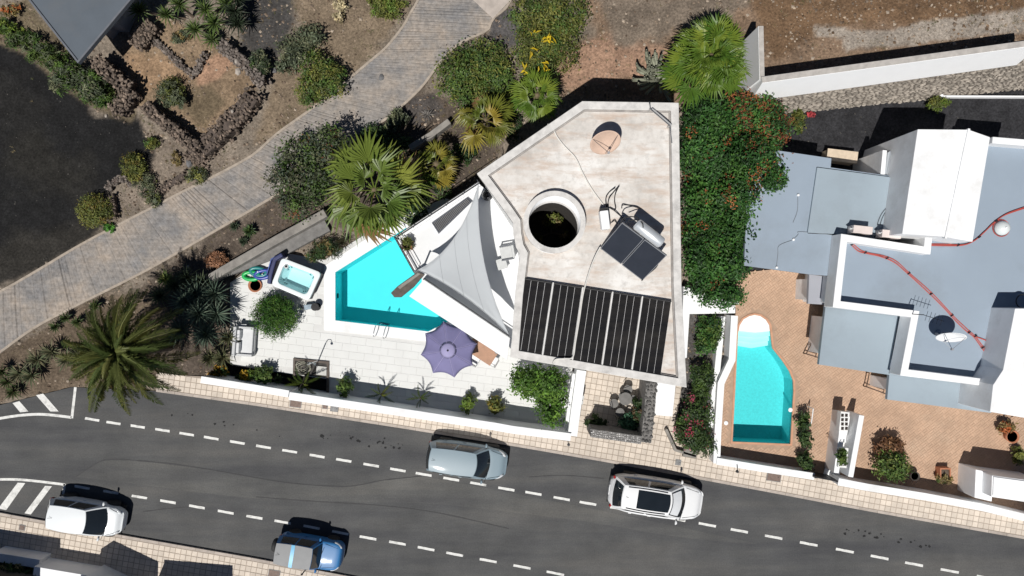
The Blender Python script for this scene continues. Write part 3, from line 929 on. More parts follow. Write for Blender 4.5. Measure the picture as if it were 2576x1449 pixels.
# storey windows and doors on the sides
GLASS = plain('window_glass', (0.02, 0.03, 0.035), .08, .1, 2, spec=.6)
for (a, c_, zc) in (((1420, 878), (1500, 886), 4.3), ((1560, 891), (1640, 896), 4.3), ((1470, 883), (1530, 889), 1.35)):
    A, B_ = at(*a, RZ), at(*c_, RZ)
    m_ = (A + B_) / 2; ang = math.atan2(B_.y - A.y, B_.x - A.x); L = (B_ - A).length
    fr = MB().box((m_.x, m_.y, zc), (L, .16, 1.3 if zc > 2 else 2.1), ang).build('window', plain('window_frame', (.3, .3, .3), .5), house)
    MB().box((m_.x, m_.y - .02, zc), (L - .12, .17, 1.16 if zc > 2 else 1.96), ang).build('pane', GLASS, fr)
# terrace block at first floor with wide white parapet and railings
TZ = 3.0
TERR = [(1000, 600), (1207, 464), (1300, 545), (1312, 640), (1292, 890), (1278, 868), (1062, 702), (1048, 686)]
terr = pts(TERR, TZ)
tfl = plain('terrace_floor', (0.70, 0.71, 0.72), .8, .03, 1)
MB().prism([(p.x, p.y) for p in terr], -.3, TZ).build('terrace', tfl, house)
WP = [(1029, 745), (1066, 703), (1283, 850), (1276, 905)]
wp = MB().prism([(p.x, p.y) for p in pts(WP, 3.75)], 2.6, 3.75).build('wide_parapet', WHITE_CLEAN, house, bevel=.02)
wpl = pts([(1068, 701), (1282, 846)], 3.79)
MB().tube([wpl[0] + Vector((0, 0, .02)), wpl[1] + Vector((0, 0, .02))], .025, 6).build('handrail', DARK_METAL, wp)
for path in ([(1000, 600), (1207, 464)], [(1000, 600), (1048, 686)]):
    A, B_ = pts(path, 3.0)
    k = MB().strip([(A.x, A.y), (B_.x, B_.y)], .2, 2.7, 3.18).build('kerb_parapet', WHITE_CLEAN, house)
    n_ = int((B_ - A).length / .9)
    rl = MB().tube([A + Vector((0, 0, .95)), B_ + Vector((0, 0, .95))], .022, 6).tube([A + Vector((0, 0, .6)), B_ + Vector((0, 0, .6))], .014, 6).tube([A + Vector((0, 0, .35)), B_ + Vector((0, 0, .35))], .014, 6).build('railing', DARK_METAL, house)
    for i in range(n_ + 1):
        q = A.lerp(B_, i / n_); MB().tube([q + Vector((0, 0, .15)), q + Vector((0, 0, .96))], .018, 6).build('baluster', DARK_METAL, rl)
tb = thing('timber_beam', 'thick weathered brown beam end jutting over the pool from the white parapet', 'beam', at(1025, 716, 3.8))
MB().prism([(p.x, p.y) for p in pts([(983, 737), (1000, 720), (1050, 684), (1068, 690), (1040, 722), (1008, 748), (992, 748)], 3.95)], 3.72, 3.95).build('beam', TIMBER, tb, bevel=.02)
MB().prism([(p.x, p.y) for p in pts([(1000, 722), (1052, 686), (1058, 689), (1006, 727)], 3.98)], 3.95, 3.98).build('batten', plain('pale_batten', (.24, .22, .2), .8, .2, 5), tb)
# slatted grille lying on the terrace
gq = pts([(1088, 561), (1176, 498), (1186, 507), (1104, 586)], TZ + .1)
gt = thing('slatted_grille', 'grey slatted ventilation grille lying on the white terrace by the sail', 'grille', at(1136, 540, TZ))
MB().strip([(q.x, q.y) for q in gq], .06, TZ, TZ + .12, True).build('frame', STEEL, gt)
for i in range(1, 26):
    t_ = i / 26
    a = gq[0].lerp(gq[1], t_); c_ = gq[3].lerp(gq[2], t_)
    MB().tube([a, c_], .022, 4).build('slat', plain('grille_slat', (.28, .28, .29), .5, .1, 5, metal=.3), gt)
MB().prism([(q.x, q.y) for q in gq], TZ + .005, TZ + .03).build('tray', plain('grille_tray', (.12, .12, .12), .8), gt)
# shade sail
SA, SB, SCc = at(1204, 463, 5.3), at(1052, 679, 5.0), at(1279, 840, 4.9)
sail = thing('shade_sail', 'triangular pale grey shade sail stretched over the terrace', 'shade sail', ((SA + SB + SCc) / 3)[:])
ns = 22
vv, ff, ix = [], [], {}
for i in range(ns + 1):
    for j in range(ns + 1 - i):
        a = i / ns; b_ = j / ns; c_ = 1 - a - b_
        P = SA * a + SB * b_ + SCc * c_
        P = P + (SCc - (SA + SB) / 2) * (0.10 * 4 * a * b_ * (1 - c_)) + (SA - (SB + SCc) / 2) * (0.05 * 4 * b_ * c_ * (1 - a)) + (SB - (SA + SCc) / 2) * (0.13 * 4 * a * c_ * (1 - b_))
        P.z += -0.9 * a * b_ * c_ * 4 + 0.03 * math.sin(9 * a + 5 * b_) + .05 * max(a, b_, c_) ** 4 * math.sin(60 * (a - b_) * (1 - max(a, b_, c_)) * 2)
        ix[(i, j)] = len(vv); vv.append(P)
for i in range(ns):
    for j in range(ns - i):
        ff.append((ix[(i, j)], ix[(i + 1, j)], ix[(i, j + 1)]))
        if i + j < ns - 1: ff.append((ix[(i + 1, j)], ix[(i + 1, j + 1)], ix[(i, j + 1)]))
SAILM = plain('sail_cloth', (0.43, 0.455, 0.475), .8, .02, .8)
MB().add(vv, ff).build('cloth', SAILM, sail, True, solid=.006)
for e0, e1 in (((ns, 0), (0, ns)), ((0, ns), (0, 0)), ((0, 0), (ns, 0))):
    path = []
    for k in range(ns + 1):
        i = round(e0[0] + (e1[0] - e0[0]) * k / ns); j = round(e0[1] + (e1[1] - e0[1]) * k / ns)
        path.append(vv[ix[(i, j)]] + Vector((0, 0, .006)))
    MB().tube(path, .016, 5).build('hem', plain('sail_hem', (.42, .44, .46), .7), sail)
for j in (6, 11, 16):
    MB().tube([vv[ix[(i, j)]] + Vector((0, 0, .006)) for i in range(ns + 1 - j)], .008, 4).build('seam', plain('sail_seam', (.36, .38, .40), .8), sail)
for P, q in ((SA, (1200, 452)), (SB, (1044, 684)), (SCc, (1284, 850))):
    Q = at(*q, P.z); MB().tube([P, Q], .014, 5).build('cable', STEEL, sail)
Q = at(1044, 684, 5.05)
MB().tube([(Q.x, Q.y, TZ), (Q.x, Q.y, 5.2)], .045, 8).build('mast', STEEL, sail)
vz = at(1226, 492, 3.2)
t = thing('vase', 'round black vase in the shade at the top of the terrace', 'vase', (vz.x, vz.y, TZ))
MB().lathe((vz.x, vz.y, TZ), [(.12, 0), (.24, .15), (.27, .32), (.2, .5), (.15, .56), (.18, .6), (.14, .6), (.12, .4)], 20).build('body', plain('black_glaze', (.015, .016, .02), .3), t, True)
MB().lathe((vz.x, vz.y, TZ + .2), [(.0, .0), (.13, .002)], 16).build('soil', BLACK_RUBBER, t)
# terrace chairs
CUSH = plain('grey_cushion', (.50, .51, .51), .9, .06, 4)
def armchair(px, py, z, rot, lab):
    p = at(px, py, z + .4)
    t = thing('armchair', lab, 'chair', (p.x, p.y, z), rot, local=True)
    MB().box((0, 0, .38), (.6, .6, .14)).build('seat', CUSH, t, bevel=.03)
    MB().box((-.3, 0, .62), (.12, .6, .5)).build('backrest', CUSH, t, bevel=.03)
    for s in (-1, 1):
        MB().box((0, s * .33, .56), (.62, .06, .05)).build('armrest', STEEL, t, bevel=.01)
        for q in (-1, 1): MB().box((q * .27, s * .31, .27), (.05, .05, .54)).build('leg', STEEL, t)
armchair(1275, 636, TZ, math.radians(190), 'grey armchair on the terrace at the right end of the sail')
t = thing('side_table', 'low square table beside the grey armchair on the terrace', 'table', at(1262, 665, TZ), .3)
ORG[t] = None
MB().box((0, 0, .4), (.5, .5, .03)).build('top', CUSH, t)
for a in (-1, 1):
    for c_ in (-1, 1): MB().box((a * .2, c_ * .2, .19), (.04, .04, .38)).build('leg', STEEL, t)
POT_M = plain('terracotta_pot', (.42, .17, .09), .8, .15, 5)

# ------------------------------------------------------------------ things on the main roof
TOPZ = RZ - .06
def dish(px, py, z, r, az, el, mat, lab, h=.75):
    p = at(px, py, z + h)
    t = thing('satellite_dish', lab, 'dish', (p.x, p.y, z))
    d = Vector((math.cos(az) * math.cos(el), math.sin(az) * math.cos(el), math.sin(el)))
    q = d.to_track_quat('Z', 'Y')
    m = MB()
    prof = [(r * k / 8, .22 * r * (k / 8) ** 2) for k in range(9)]
    m.lathe((0, 0, 0), [(0.001, 0)] + prof[1:] + [(r * .985, .22 * r + .012)] + [(rr * .98, hh + .012) for rr, hh in prof[-2:0:-1]], 36)
    base = Vector((p.x, p.y, z + h))
    m.v = [tuple(q @ Vector(v_) + base) for v_ in m.v]
    m.build('reflector', mat, t, True)
    MB().tube([(p.x, p.y, z), base - d * .08], .035, 8).build('mast', STEEL, t)
    feed = base + d * r * 1.15
    for s in (-1, 0, 1):
        side = q @ Vector((r * .95 * math.sin(s * 2.1), -r * .95 * math.cos(s * 2.1), .2 * r))
        MB().tube([base + side, feed], .012, 5).build('feed_arm', STEEL, t)
    MB().lathe(feed, [(.05, -.06), (.05, .06)], 10).build('receiver', plain('grey_plastic', (.3, .3, .32), .5), t)
    MB().lathe((p.x, p.y, z), [(.18, 0), (.18, .03), (.04, .05)], 12).build('foot_plate', STEEL, t)
    return t
dish(1521, 353, TOPZ, .66, math.radians(-80), math.radians(36), plain('tan_dish', (.58, .42, .33), .6, .08, 3), 'large tan satellite dish near the top of the stained villa roof', .95)
# solar water heater
sh = thing('solar_water_heater', 'solar water heater with two dark collectors and a silver tank on the villa roof', 'solar heater', at(1590, 630, TOPZ))
zl, zh = TOPZ + .18, TOPZ + 1.15
tl, tr, br, bl = at(1565, 560, zh), at(1677, 643, zh), at(1616, 706, zl), at(1510, 625, zl)
COLL = plain('collector_glass', (.028, .032, .042), .22, .1, 1.5, spec=.5)
for k in (0, 1):
    a0_, a1_ = (0.0, .49) if k == 0 else (.51, 1.0)
    A, B_, C_, D_ = tl.lerp(tr, a0_), tl.lerp(tr, a1_), bl.lerp(br, a1_), bl.lerp(br, a0_)
    nrm = (B_ - A).cross(D_ - A).normalized()
    if nrm.z < 0: nrm = -nrm
    m = MB(); lo = [q - nrm * .09 for q in (A, B_, C_, D_)]
    m.add([A, B_, C_, D_] + lo, [(0, 3, 2, 1), (4, 5, 6, 7), (0, 1, 5, 4), (1, 2, 6, 5), (2, 3, 7, 6), (3, 0, 4, 7)])
    fr = m.build('collector', plain('collector_frame', (.30, .31, .33), .4, .05, 5, metal=.7), sh)
    cen = (A + B_ + C_ + D_) / 4
    q4 = [cen + (q - cen) * .955 + nrm * .006 for q in (A, B_, C_, D_)]
    MB().add(q4, [(0, 3, 2, 1)]).build('glass', COLL, fr)
ta, tb_ = at(1601, 563, TOPZ + 1.25), at(1664, 612, TOPZ + 1.25)
dv = (tb_ - ta).normalized()
TANK = plain('tank_metal', (.62, .65, .68), .35, .04, 2, metal=.4)
MB().tube([ta - dv * .03, ta, ta + dv * .05, tb_ - dv * .05, tb_, tb_ + dv * .03], [.16, .22, .25, .25, .22, .16], 24).build('tank', TANK, sh, True)
for (x, y, z) in ((1568, 566, zh - .1), (1670, 643, zh - .1), (1612, 575, TOPZ + 1.0), (1662, 612, TOPZ + 1.0), (1515, 628, zl - .03), (1612, 700, zl - .03)):
    q = at(x, y, z); MB().tube([(q.x, q.y, TOPZ), q], .025, 6).build('leg', STEEL, sh)
for path in ([(1612, 567, 1.45), (1606, 550, 1.3), (1590, 545, 1.2), (1570, 548, 1.1), (1562, 560, 1.0)], [(1618, 573, 1.5), (1615, 560, 1.5), (1600, 553, 1.2), (1580, 556, 1.0)], [(1614, 706, .2), (1630, 690, .25), (1648, 675, .5), (1655, 665, .6)]):
    MB().tube(smooth_path([at(x, y, TOPZ + z) for x, y, z in path], 5), .024, 6).build('hose', BLACK_RUBBER, sh, True)
rc = thing('inverter_box', 'white box cabinet on the villa roof left of the solar heater', 'cabinet', at(1521, 556, TOPZ))
q = at(1522, 553, TOPZ + .55)
MB().box((q.x, q.y, TOPZ + .33), (.36, .8, .5), .12).build('housing', WHITE_CLEAN, rc, bevel=.03)
MB().box((q.x - .02, q.y + .46, TOPZ + .3), (.34, .14, .34), .12).build('connector_box', BLACK_RUBBER, rc)
for s in (-1, 1): MB().box((q.x + s * .15, q.y, TOPZ + .04), (.05, .7, .08), .12).build('foot', STEEL, rc)
CABLE = BLACK_RUBBER
for i, path in enumerate(([(1526, 521), (1524, 500), (1532, 484), (1548, 472)], [(1528, 521), (1532, 500), (1542, 485), (1558, 468)], [(1532, 522), (1548, 528), (1546, 505), (1548, 488), (1556, 470)], [(1534, 521), (1548, 532), (1566, 548), (1572, 556)], [(1538, 560), (1546, 555), (1552, 562)], [(1564, 524), (1566, 516), (1580, 516), (1600, 521), (1612, 525)])):
    o = MB().tube(smooth_path([at(x, y, TOPZ + .05 + .12 * (k % 2)) for k, (x, y) in enumerate(path)], 6), .022, 6).build('roof_cable', CABLE, None, True)
    tag(o, ['black cable looping up from the white roof cabinet, leftmost', 'black cable looping up from the white roof cabinet, middle', 'black cable bending back beside the white roof cabinet', 'black cable running from the white cabinet to the collectors', 'short black cable under the corner of the white cabinet', 'thick black hose lying above the silver tank'][i], 'cable', 'cables on the villa roof', 'thing')
PIPEW = plain('white_pipe', (.66, .64, .60), .6, .06, 3)
for path, lab in (([(1378, 312), (1392, 326), (1402, 345), (1420, 368), (1448, 398), (1466, 436), (1490, 478), (1519, 517)], 'thin white pipe wandering down the villa roof from its upper left edge'),
                  ([(1510, 622), (1500, 640), (1488, 668), (1476, 705), (1466, 745), (1458, 800), (1448, 860), (1441, 898), (1420, 902), (1398, 904), (1390, 916)], 'white pipe from the solar heater down across the black solar mats')):
    z_ = .05 if 'wander' in lab else .26
    o = MB().tube(smooth_path([at(x, y, TOPZ + z_) for x, y in path], 5), .032, 6).build('roof_pipe', PIPEW, None, True)
    tag(o, lab, 'pipe', kind='thing')
# black solar mats
ZM = TOPZ + .12
Q = [at(1317, 699, ZM), at(1691, 757, ZM), at(1664, 947, ZM), at(1289, 886, ZM)]
matm, nt, b = node_mat('solar_mat')
gv = coords(nt, rot=math.radians(8.5), scale=(.25, 3.4, 1), gen='World')
s1 = noise(nt, gv, 1.0, 4, .6); s2 = noise(nt, coords(nt, gen='World'), .8, 5, .7)
c = ramp(nt, s1, [(0.35, (.004, .004, .006)), (0.65, (.013, .012, .012))])
c = mixc(nt, ramp(nt, s2, [(0.52, 0.0), (0.8, .5)]), c, (.05, .045, .04))
nt.links.new(c, b.inputs['Base Color']); b.inputs['Roughness'].default_value = .6; b.inputs['Specular IOR Level'].default_value = .12
bump(nt, b, s1, .3, .02)
MAT_EDGE = plain('mat_edge', (.015, .015, .016), .6)
MATLINE = plain('mat_gap', (.62, .62, .64), .7, .1, 4)
for k in range(5):
    u0, u1 = k / 5 + .006, (k + 1) / 5 - .006
    fn = lambda u, w_: (Q[0].lerp(Q[1], u)).lerp(Q[3].lerp(Q[2], u), w_)
    cen = fn((u0 + u1) / 2, .5)
    t = thing('solar_mat', ['leftmost', 'second from left', 'middle', 'second from right', 'rightmost'][k] + ' of the five black solar heating mats on the villa roof', 'solar mat', (cen.x, cen.y, TOPZ), group='black solar mats on the roof')
    m = MB(); a4 = [fn(u0, 0), fn(u1, 0), fn(u1, 1), fn(u0, 1)]
    m.prism([(q.x, q.y) for q in a4], TOPZ + .01, ZM - .02); m.build('backing', MATLINE, t)
    for j in range(4):
        w0 = u0 + (u1 - u0) * j / 4 + .0011; w1 = u0 + (u1 - u0) * (j + 1) / 4 - .0011
        s4 = [fn(w0, .01), fn(w1, .01), fn(w1, .985), fn(w0, .985)]
        MB().prism([(q.x, q.y) for q in s4], ZM - .03, ZM).build('strip', matm, t)
    for w_ in (0.0, .985):
        a_, b2 = fn(u0, w_ + .008), fn(u1, w_ + .008)
        MB().tube([a_ + Vector((0, 0, .02)), b2 + Vector((0, 0, .02))], .04, 8).build('manifold', MAT_EDGE, t)
    if k < 4:
        a_, b2 = fn(u1 + .006, .0), fn(u1 + .006, .97)
        MB().tube([a_ + Vector((0, 0, .02)), b2 + Vector((0, 0, .02))], .038, 6).build('white_batten', plain('white_batten', (.7, .69, .67), .7), t)
rp = thing('roof_handrail', 'bent metal pole rail at the upper right corner of the villa roof', 'pole', at(1660, 290, TOPZ))
P_ = [at(1634, 256, RZ + .3), at(1636, 274, RZ + .35), at(1685, 316, RZ + .4), at(1690, 360, RZ + .3)]
MB().tube(P_, .03, 6).build('rail', STEEL, rp)
MB().tube([P_[1] + Vector((.08, .02, -.05)), P_[2] + Vector((.08, .02, -.05))], .05, 6).build('pipe', plain('grey_pipe', (.38, .38, .38), .6), rp)
for q in P_[1:3]: MB().tube([(q.x, q.y, TOPZ), q], .03, 6).build('post', STEEL, rp)
# plants in the skylight shaft come with the vegetation

# ------------------------------------------------------------------ walls along the street, main property
def wall(name, label, path, w, z0, z1, mat=WHITE_CLEAN, cap=None, capm=None, top=None, group=None):
    """path: survey pixels of the wall top"""
    zt = z1
    P = pts(path, zt)
    c_ = sum(P, Vector()) / len(P)
    t = thing(name, label, 'wall', (c_.x, c_.y, z0), group=group)
    MB().strip([(q.x, q.y) for q in P], w, z0, z1 - (.06 if cap else 0)).build('wall', mat, t, bevel=.015)
    if cap: MB().strip([(q.x, q.y) for q in P], w + cap, z1 - .06, z1).build('coping', capm or mat, t, bevel=.01)
    return t
wall('garden_wall', 'white street wall at the left, ending at the step by the shower pit', [(505, 955), (644, 977), (726, 991)], .30, -.1, 1.4, cap=.05)
wall('garden_wall', 'long white street wall in front of the pool terrace plants', [(727, 996), (1000, 1036), (1244, 1073), (1288, 1081), (1436, 1100)], .34, -.1, 1.7, cap=.05)
wall('garden_wall', 'white wall running up from the street to the villa corner', [(1440, 1097), (1449, 1030), (1463, 932)], .42, -.1, 1.6, cap=.06)
wall('garden_wall', 'thin white wall beside the green tree, left of the tall street wall', [(1424, 1090), (1434, 1010), (1445, 940)], .18, -.1, .9)
# pit with hose by the shower
pit = thing('shower_pit', 'dark sunken corner with low wall beside the pool shower', 'pit', at(782, 925, 0))
MB().strip([(q.x, q.y) for q in pts([(740, 948), (741, 904), (825, 912), (824, 990)], .2)], .12, -.6, .24).build('rim', TIMBER, pit)
MB().prism([(q.x, q.y) for q in pts([(742, 905), (824, 913), (824, 950), (742, 942)], .165)], .1, .172).build('floor', plain('pit_floor', (.05, .047, .043), .9, .3, 4), pit)
MB().prism([(q.x, q.y) for q in pts([(797, 920), (823, 923), (823, 945), (796, 942)], .18)], .16, .24).build('slab', plain('pale_slab2', (.5, .5, .48), .9, .1, 4), pit)
hp = thing('garden_hose', 'pale coiled garden hose heaped in the dark shower pit', 'hose', at(765, 922, .2))
for k in range(7):
    rr = random.Random(k)
    c_ = at(763 + rr.uniform(-5, 5), 922 + rr.uniform(-4, 6), .2)
    r_ = rr.uniform(.2, .42)
    P = [(c_.x + r_ * math.cos(a * .3) * (1 + .1 * math.sin(a)), c_.y + r_ * .8 * math.sin(a * .3), .2 + k * .025) for a in range(22)]
    MB().tube(P, .013, 5).build('loop', plain('hose_pale', (.36, .35, .28), .6), hp, True)
s = at(799, 908, .3)
t = thing('pool_shower', 'slim metal pool shower with curved head beside the dark pit', 'shower', (s.x, s.y, .15))
MB().tube([(s.x, s.y, .15), (s.x, s.y, 2.0)], .03, 8).build('post', STEEL, t)
MB().tube(smooth_path([(s.x, s.y, 2.0), (s.x + .08, s.y + .1, 2.2), (s.x + .25, s.y + .1, 2.2), (s.x + .33, s.y + .02, 2.05)], 5), .02, 6).build('arm', STEEL, t)
MB().lathe((s.x + .33, s.y + .02, 1.98), [(.02, .07), (.07, .0), (.0, -.005)], 12).build('head', STEEL, t)
# low stone retaining wall by the hot tub
t = thing('retaining_wall', 'grey concrete capped retaining wall between the palms and the hot tub', 'wall', at(670, 620, 0))
MB().strip([(q.x, q.y) for q in pts([(527, 700), (560, 680), (640, 634), (700, 600), (770, 562), (818, 535)], .9)], .42, -.2, .9).build('wall', CONC, t, bevel=.03)
MB().prism([(q.x, q.y) for q in pts([(545, 705), (700, 617), (815, 552), (830, 580), (720, 640), (640, 670)], .35)], -.2, .35).build('ledge', plain('grey_ledge', (.17, .165, .16), .9, .25, 3, bmp=.3), t)
wall('garden_wall', 'low grey wall by the yellowing palms behind the villa', [(1030, 372), (1085, 338), (1130, 304)], .3, -.1, .7, CONC)
# stone wall and planters of the front entrance
STONE = plain('entrance_stone', (.13, .125, .12), .9, .3, 5, bmp=.5, per=.35)
PEB = plain('pebble_face', (.42, .41, .40), .8, .2, 6, per=.5)
rockv = []
for s_ in range(7):
    bm = bmesh.new(); bmesh.ops.create_icosphere(bm, subdivisions=1, radius=.5)
    rr = random.Random(s_ + 20)
    for v_ in bm.verts: v_.co *= rr.uniform(.72, 1.15)
    bm.verts.index_update()
    m = MB(); m.add([tuple(v_.co) for v_ in bm.verts], [tuple(q.index for q in fc.verts) for fc in bm.faces]); bm.free()
    rockv.append(m)
ROCK = {}
def rock_mesh(mat, k):
    if (mat.name, k) not in ROCK: ROCK[(mat.name, k)] = mesh_of(rockv[k], 'stone', mat)
    return ROCK[(mat.name, k)]
t = thing('stone_wall', 'dark rough stone wall beside the front entrance steps', 'wall', at(1635, 1040, 0))
sp = pts([(1640, 964), (1636, 1020), (1626, 1114)], 2.0)
MB().strip([(q.x, q.y) for q in sp], .52, -.1, 1.92).build('core', STONE, t)
rr = random.Random(3)
for q in resample(sp, .19):
    for u in (-.2, 0, .2):
        inst('stone', rock_mesh(STONE, rr.randrange(7)), t, (q.x + u + rr.uniform(-.05, .05), q.y + rr.uniform(-.05, .05), 1.92), (rr.random() * 6, rr.random() * 6, rr.random() * 6), (rr.uniform(.18, .28),) * 2 + (.14,))
t = thing('pebble_wall', 'tall wall with white pebble top closing the entrance patio', 'wall', at(1550, 1098, 0))
MB().strip([(q.x, q.y) for q in pts([(1488, 1090), (1545, 1098), (1614, 1108)], 2.1)], .40, 0, 2.06).build('core', STONE, t)
for q in resample(pts([(1488, 1090), (1545, 1098), (1614, 1108)], 2.1), .10):
    for u in (-.15, -.05, .05, .15):
        inst('pebble', rock_mesh(PEB, rr.randrange(7)), t, (q.x + rr.uniform(-.02, .02), q.y + u + rr.uniform(-.02, .02), 2.06), (rr.random() * 6, rr.random() * 6, 0), (.11, .11, .06))
t = thing('porch_slab', 'white porch slab right of the dark stone wall', 'slab', at(1675, 1000, 0))
MB().prism([(q.x, q.y) for q in pts([(1652, 962), (1700, 968), (1692, 1048), (1646, 1044)], 1.0)], 0, 1.0).build('slab', WHITE_CLEAN, t, bevel=.02)
MB().strip([(q.x, q.y) for q in pts([(1652, 962), (1646, 1044)], 1.03)], .06, .9, 1.03).build('edge_trim', PARAM, t)
t = thing('walkway', 'white walkway slab between the red flowering hedge and the neighbour pool wall', 'slab', at(1780, 780, 0))
MB().prism([(q.x, q.y) for q in pts([(1720, 720), (1850, 765), (1850, 788), (1735, 790), (1728, 900), (1712, 905)], .8)], 0, .8).build('slab', WHITE_CLEAN, t, bevel=.02)
MB().prism([(q.x, q.y) for q in pts([(1838, 738), (1862, 748), (1858, 766), (1838, 765)], .86)], .2, .88).build('end_block', WHITE_CLEAN, t, bevel=.01)
# letter boxes
for (x, y, lab) in ((1464, 1000, 'upper grey box on the white wall facing the entrance'), (1462, 1012, 'lower grey box on the white wall facing the entrance')):
    p = at(x, y, 1.0); t = thing('meter_box', lab, 'box', (p.x, p.y, .1))
    MB().box((p.x, p.y, .75), (.2, .2, .6), -.1).build('case', CUSH, t, bevel=.01)
    MB().box((p.x, p.y, .55), (.22, .14, .1), -.1).build('bracket', DARK_METAL, t)
# ------------------------------------------------------------------ neighbour's house: stepped grey roofs with white parapets
GROOF = plain('grey_roof_paint', (.265, .322, .39), .75, .035, .5, dirt=((.21, .245, .28), .6))
GROOF2 = plain('grey_roof_paint_pale', (.285, .345, .395), .75, .035, .6, dirt=((.225, .26, .29), .6))
nb = thing('neighbour_house', 'neighbouring white house with stepped pale grey flat roofs and white parapets', 'house', at(2250, 700, 0))
def block(path, zr, mat, name='roof', wall_in=.12, edge=True, z0=-.2, thick=.22):
    P = [(q.x, q.y) for q in pts(path, zr)]
    r = MB().prism(P, zr - thick, zr).build(name, mat, nb, bevel=.015)
    I = shrink(P, wall_in)
    MB().strip([(q.x, q.y) for q in shrink(P, wall_in + .12)], .24, z0, zr - thick, True).build('wall', WHITE_CLEAN, nb)
    return r
A_PX = [(1955, 378), (2092, 398), (2090, 421), (2330, 455), (2330, 600), (2120, 600), (2090, 694), (2038, 690), (1872, 668), (1880, 480)]
block(A_PX, 3.0, GROOF, wall_in=.35)
B_PX = [(2056, 421), (2282, 451), (2263, 596), (2032, 585)]
MB().prism([(q.x, q.y) for q in pts(B_PX, 3.12)], 2.9, 3.12).build('roof_slab', GROOF2, nb, bevel=.012)
for a_, b_ in zip(B_PX, B_PX[1:] + B_PX[:1]):
    P = pts([a_, b_], 3.0)
    MB().strip([(q.x, q.y) for q in P], .09 if a_[0] > 2200 else .05, 2.95, 3.006).build('seam', DARK_METAL, nb)
CZ, PZ = 3.35, 3.95
C_PX = [(2121, 598), (2331, 632), (2331, 596), (2447, 608), (2491, 350), (2620, 345), (2620, 985), (2514, 962), (2272, 934), (2304, 789), (2105, 763)]
Cw = [(q.x, q.y) for q in pts(C_PX, PZ)]
MB().prism(Cw, CZ - .2, CZ).build('roof', GROOF, nb)
MB().strip([(q.x, q.y) for q in shrink(Cw, .16)], .3, -.2, CZ - .2, True).build('wall', WHITE_CLEAN, nb)
for path, w in (([(2337, 590), (2333, 630), (2124, 598), (2105, 765), (2303, 790), (2275, 937), (2516, 967)], .33), ([(2497, 352), (2620, 362)], .3)):
    P = pts(path, PZ)
    MB().strip([(q.x, q.y) for q in P], w, CZ - .35, PZ).build('parapet', WHITE_CLEAN, nb, bevel=.02)
# white vaulted stair tower
zt = 4.9
tw = pts([(2309, 325), (2437, 326), (2491, 345), (2447, 608), (2373, 595), (2270, 588)], zt)
xy = [(q.x, q.y) for q in tw]
MB().prism(xy, 0, zt).build('stair_tower', WHITE_CLEAN, nb, bevel=.02)
ridge = [at(2437, 324, zt + .02), at(2378, 600, zt + .02)]
MB().strip([(q.x, q.y) for q in ridge], .1, zt - .1, zt + .06).build('ridge_cap', WHITE_CLEAN, nb)
q4 = pts([(2232, 385), (2303, 345), (2290, 452), (2222, 440)], 2.9)
cm = plain('corrugated_metal', (.42, .45, .48), .5, .08, 3, metal=.3)
aw = MB().prism([(q.x, q.y) for q in q4], 2.75, 2.82).build('side_roof', cm, nb)
for i in range(9):
    a = q4[0].lerp(q4[1], (i + .5) / 9); c_ = q4[3].lerp(q4[2], (i + .5) / 9)
    MB().tube([(a.x, a.y, 2.83), (c_.x, c_.y, 2.83)], .035, 6).build('corrugation', cm, aw)
MB().strip([(q.x, q.y) for q in pts([(2226, 378), (2220, 442)], 2.9)], .2, 0, 2.9).build('side_wall', WHITE_CLEAN, nb)
# lower roofs to the south
block([(2036, 690), (2112, 700), (2102, 768), (2033, 764)], 2.2, plain('lavender_roof', (.33, .34, .38), .8, .05, .8), wall_in=.2)
block([(2077, 770), (2276, 797), (2243, 944), (2060, 917)], 2.75, GROOF2, wall_in=.5)
block([(2238, 936), (2500, 974), (2494, 1039), (2232, 1005)], 2.65, GROOF2, wall_in=.4)
MB().strip([(q.x, q.y) for q in pts([(2262, 798), (2237, 940)], 2.78)], .02, 2.7, 2.765).build('roof_seam', DARK_METAL, nb)
# right-hand white block
zb = 4.9
wb = pts([(2554, 776), (2640, 776), (2640, 1062), (2491, 1036), (2499, 968), (2524, 930)], zb)
MB().prism([(q.x, q.y) for q in wb], 0, zb).build('white_tower', WHITE_CLEAN, nb, bevel=.02)
# brown bars added in place of thin shadow lines beside the lower roofs
BRN = plain('shade_brown_bar', (.075, .045, .03), .7, .15, 5)
for i, (path, lab) in enumerate((([(2050, 846), (2028, 890), (2058, 899)], 'thin brown bars standing in for shadow lines on the terracotta terrace left of the lower roof'), ([(2187, 938), (2180, 973), (2230, 991)], 'thin brown bars standing in for shadow lines below the lower roof beside the terrace'))):
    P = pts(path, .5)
    t = thing('shade_line_bars', lab, 'frame', (P[1].x, P[1].y, .15))
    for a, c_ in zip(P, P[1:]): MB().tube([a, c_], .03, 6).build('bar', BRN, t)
    for q in P: MB().tube([(q.x, q.y, .15), q], .03, 6).build('post', BRN, t)  # uprights of the bars standing in for shadow lines
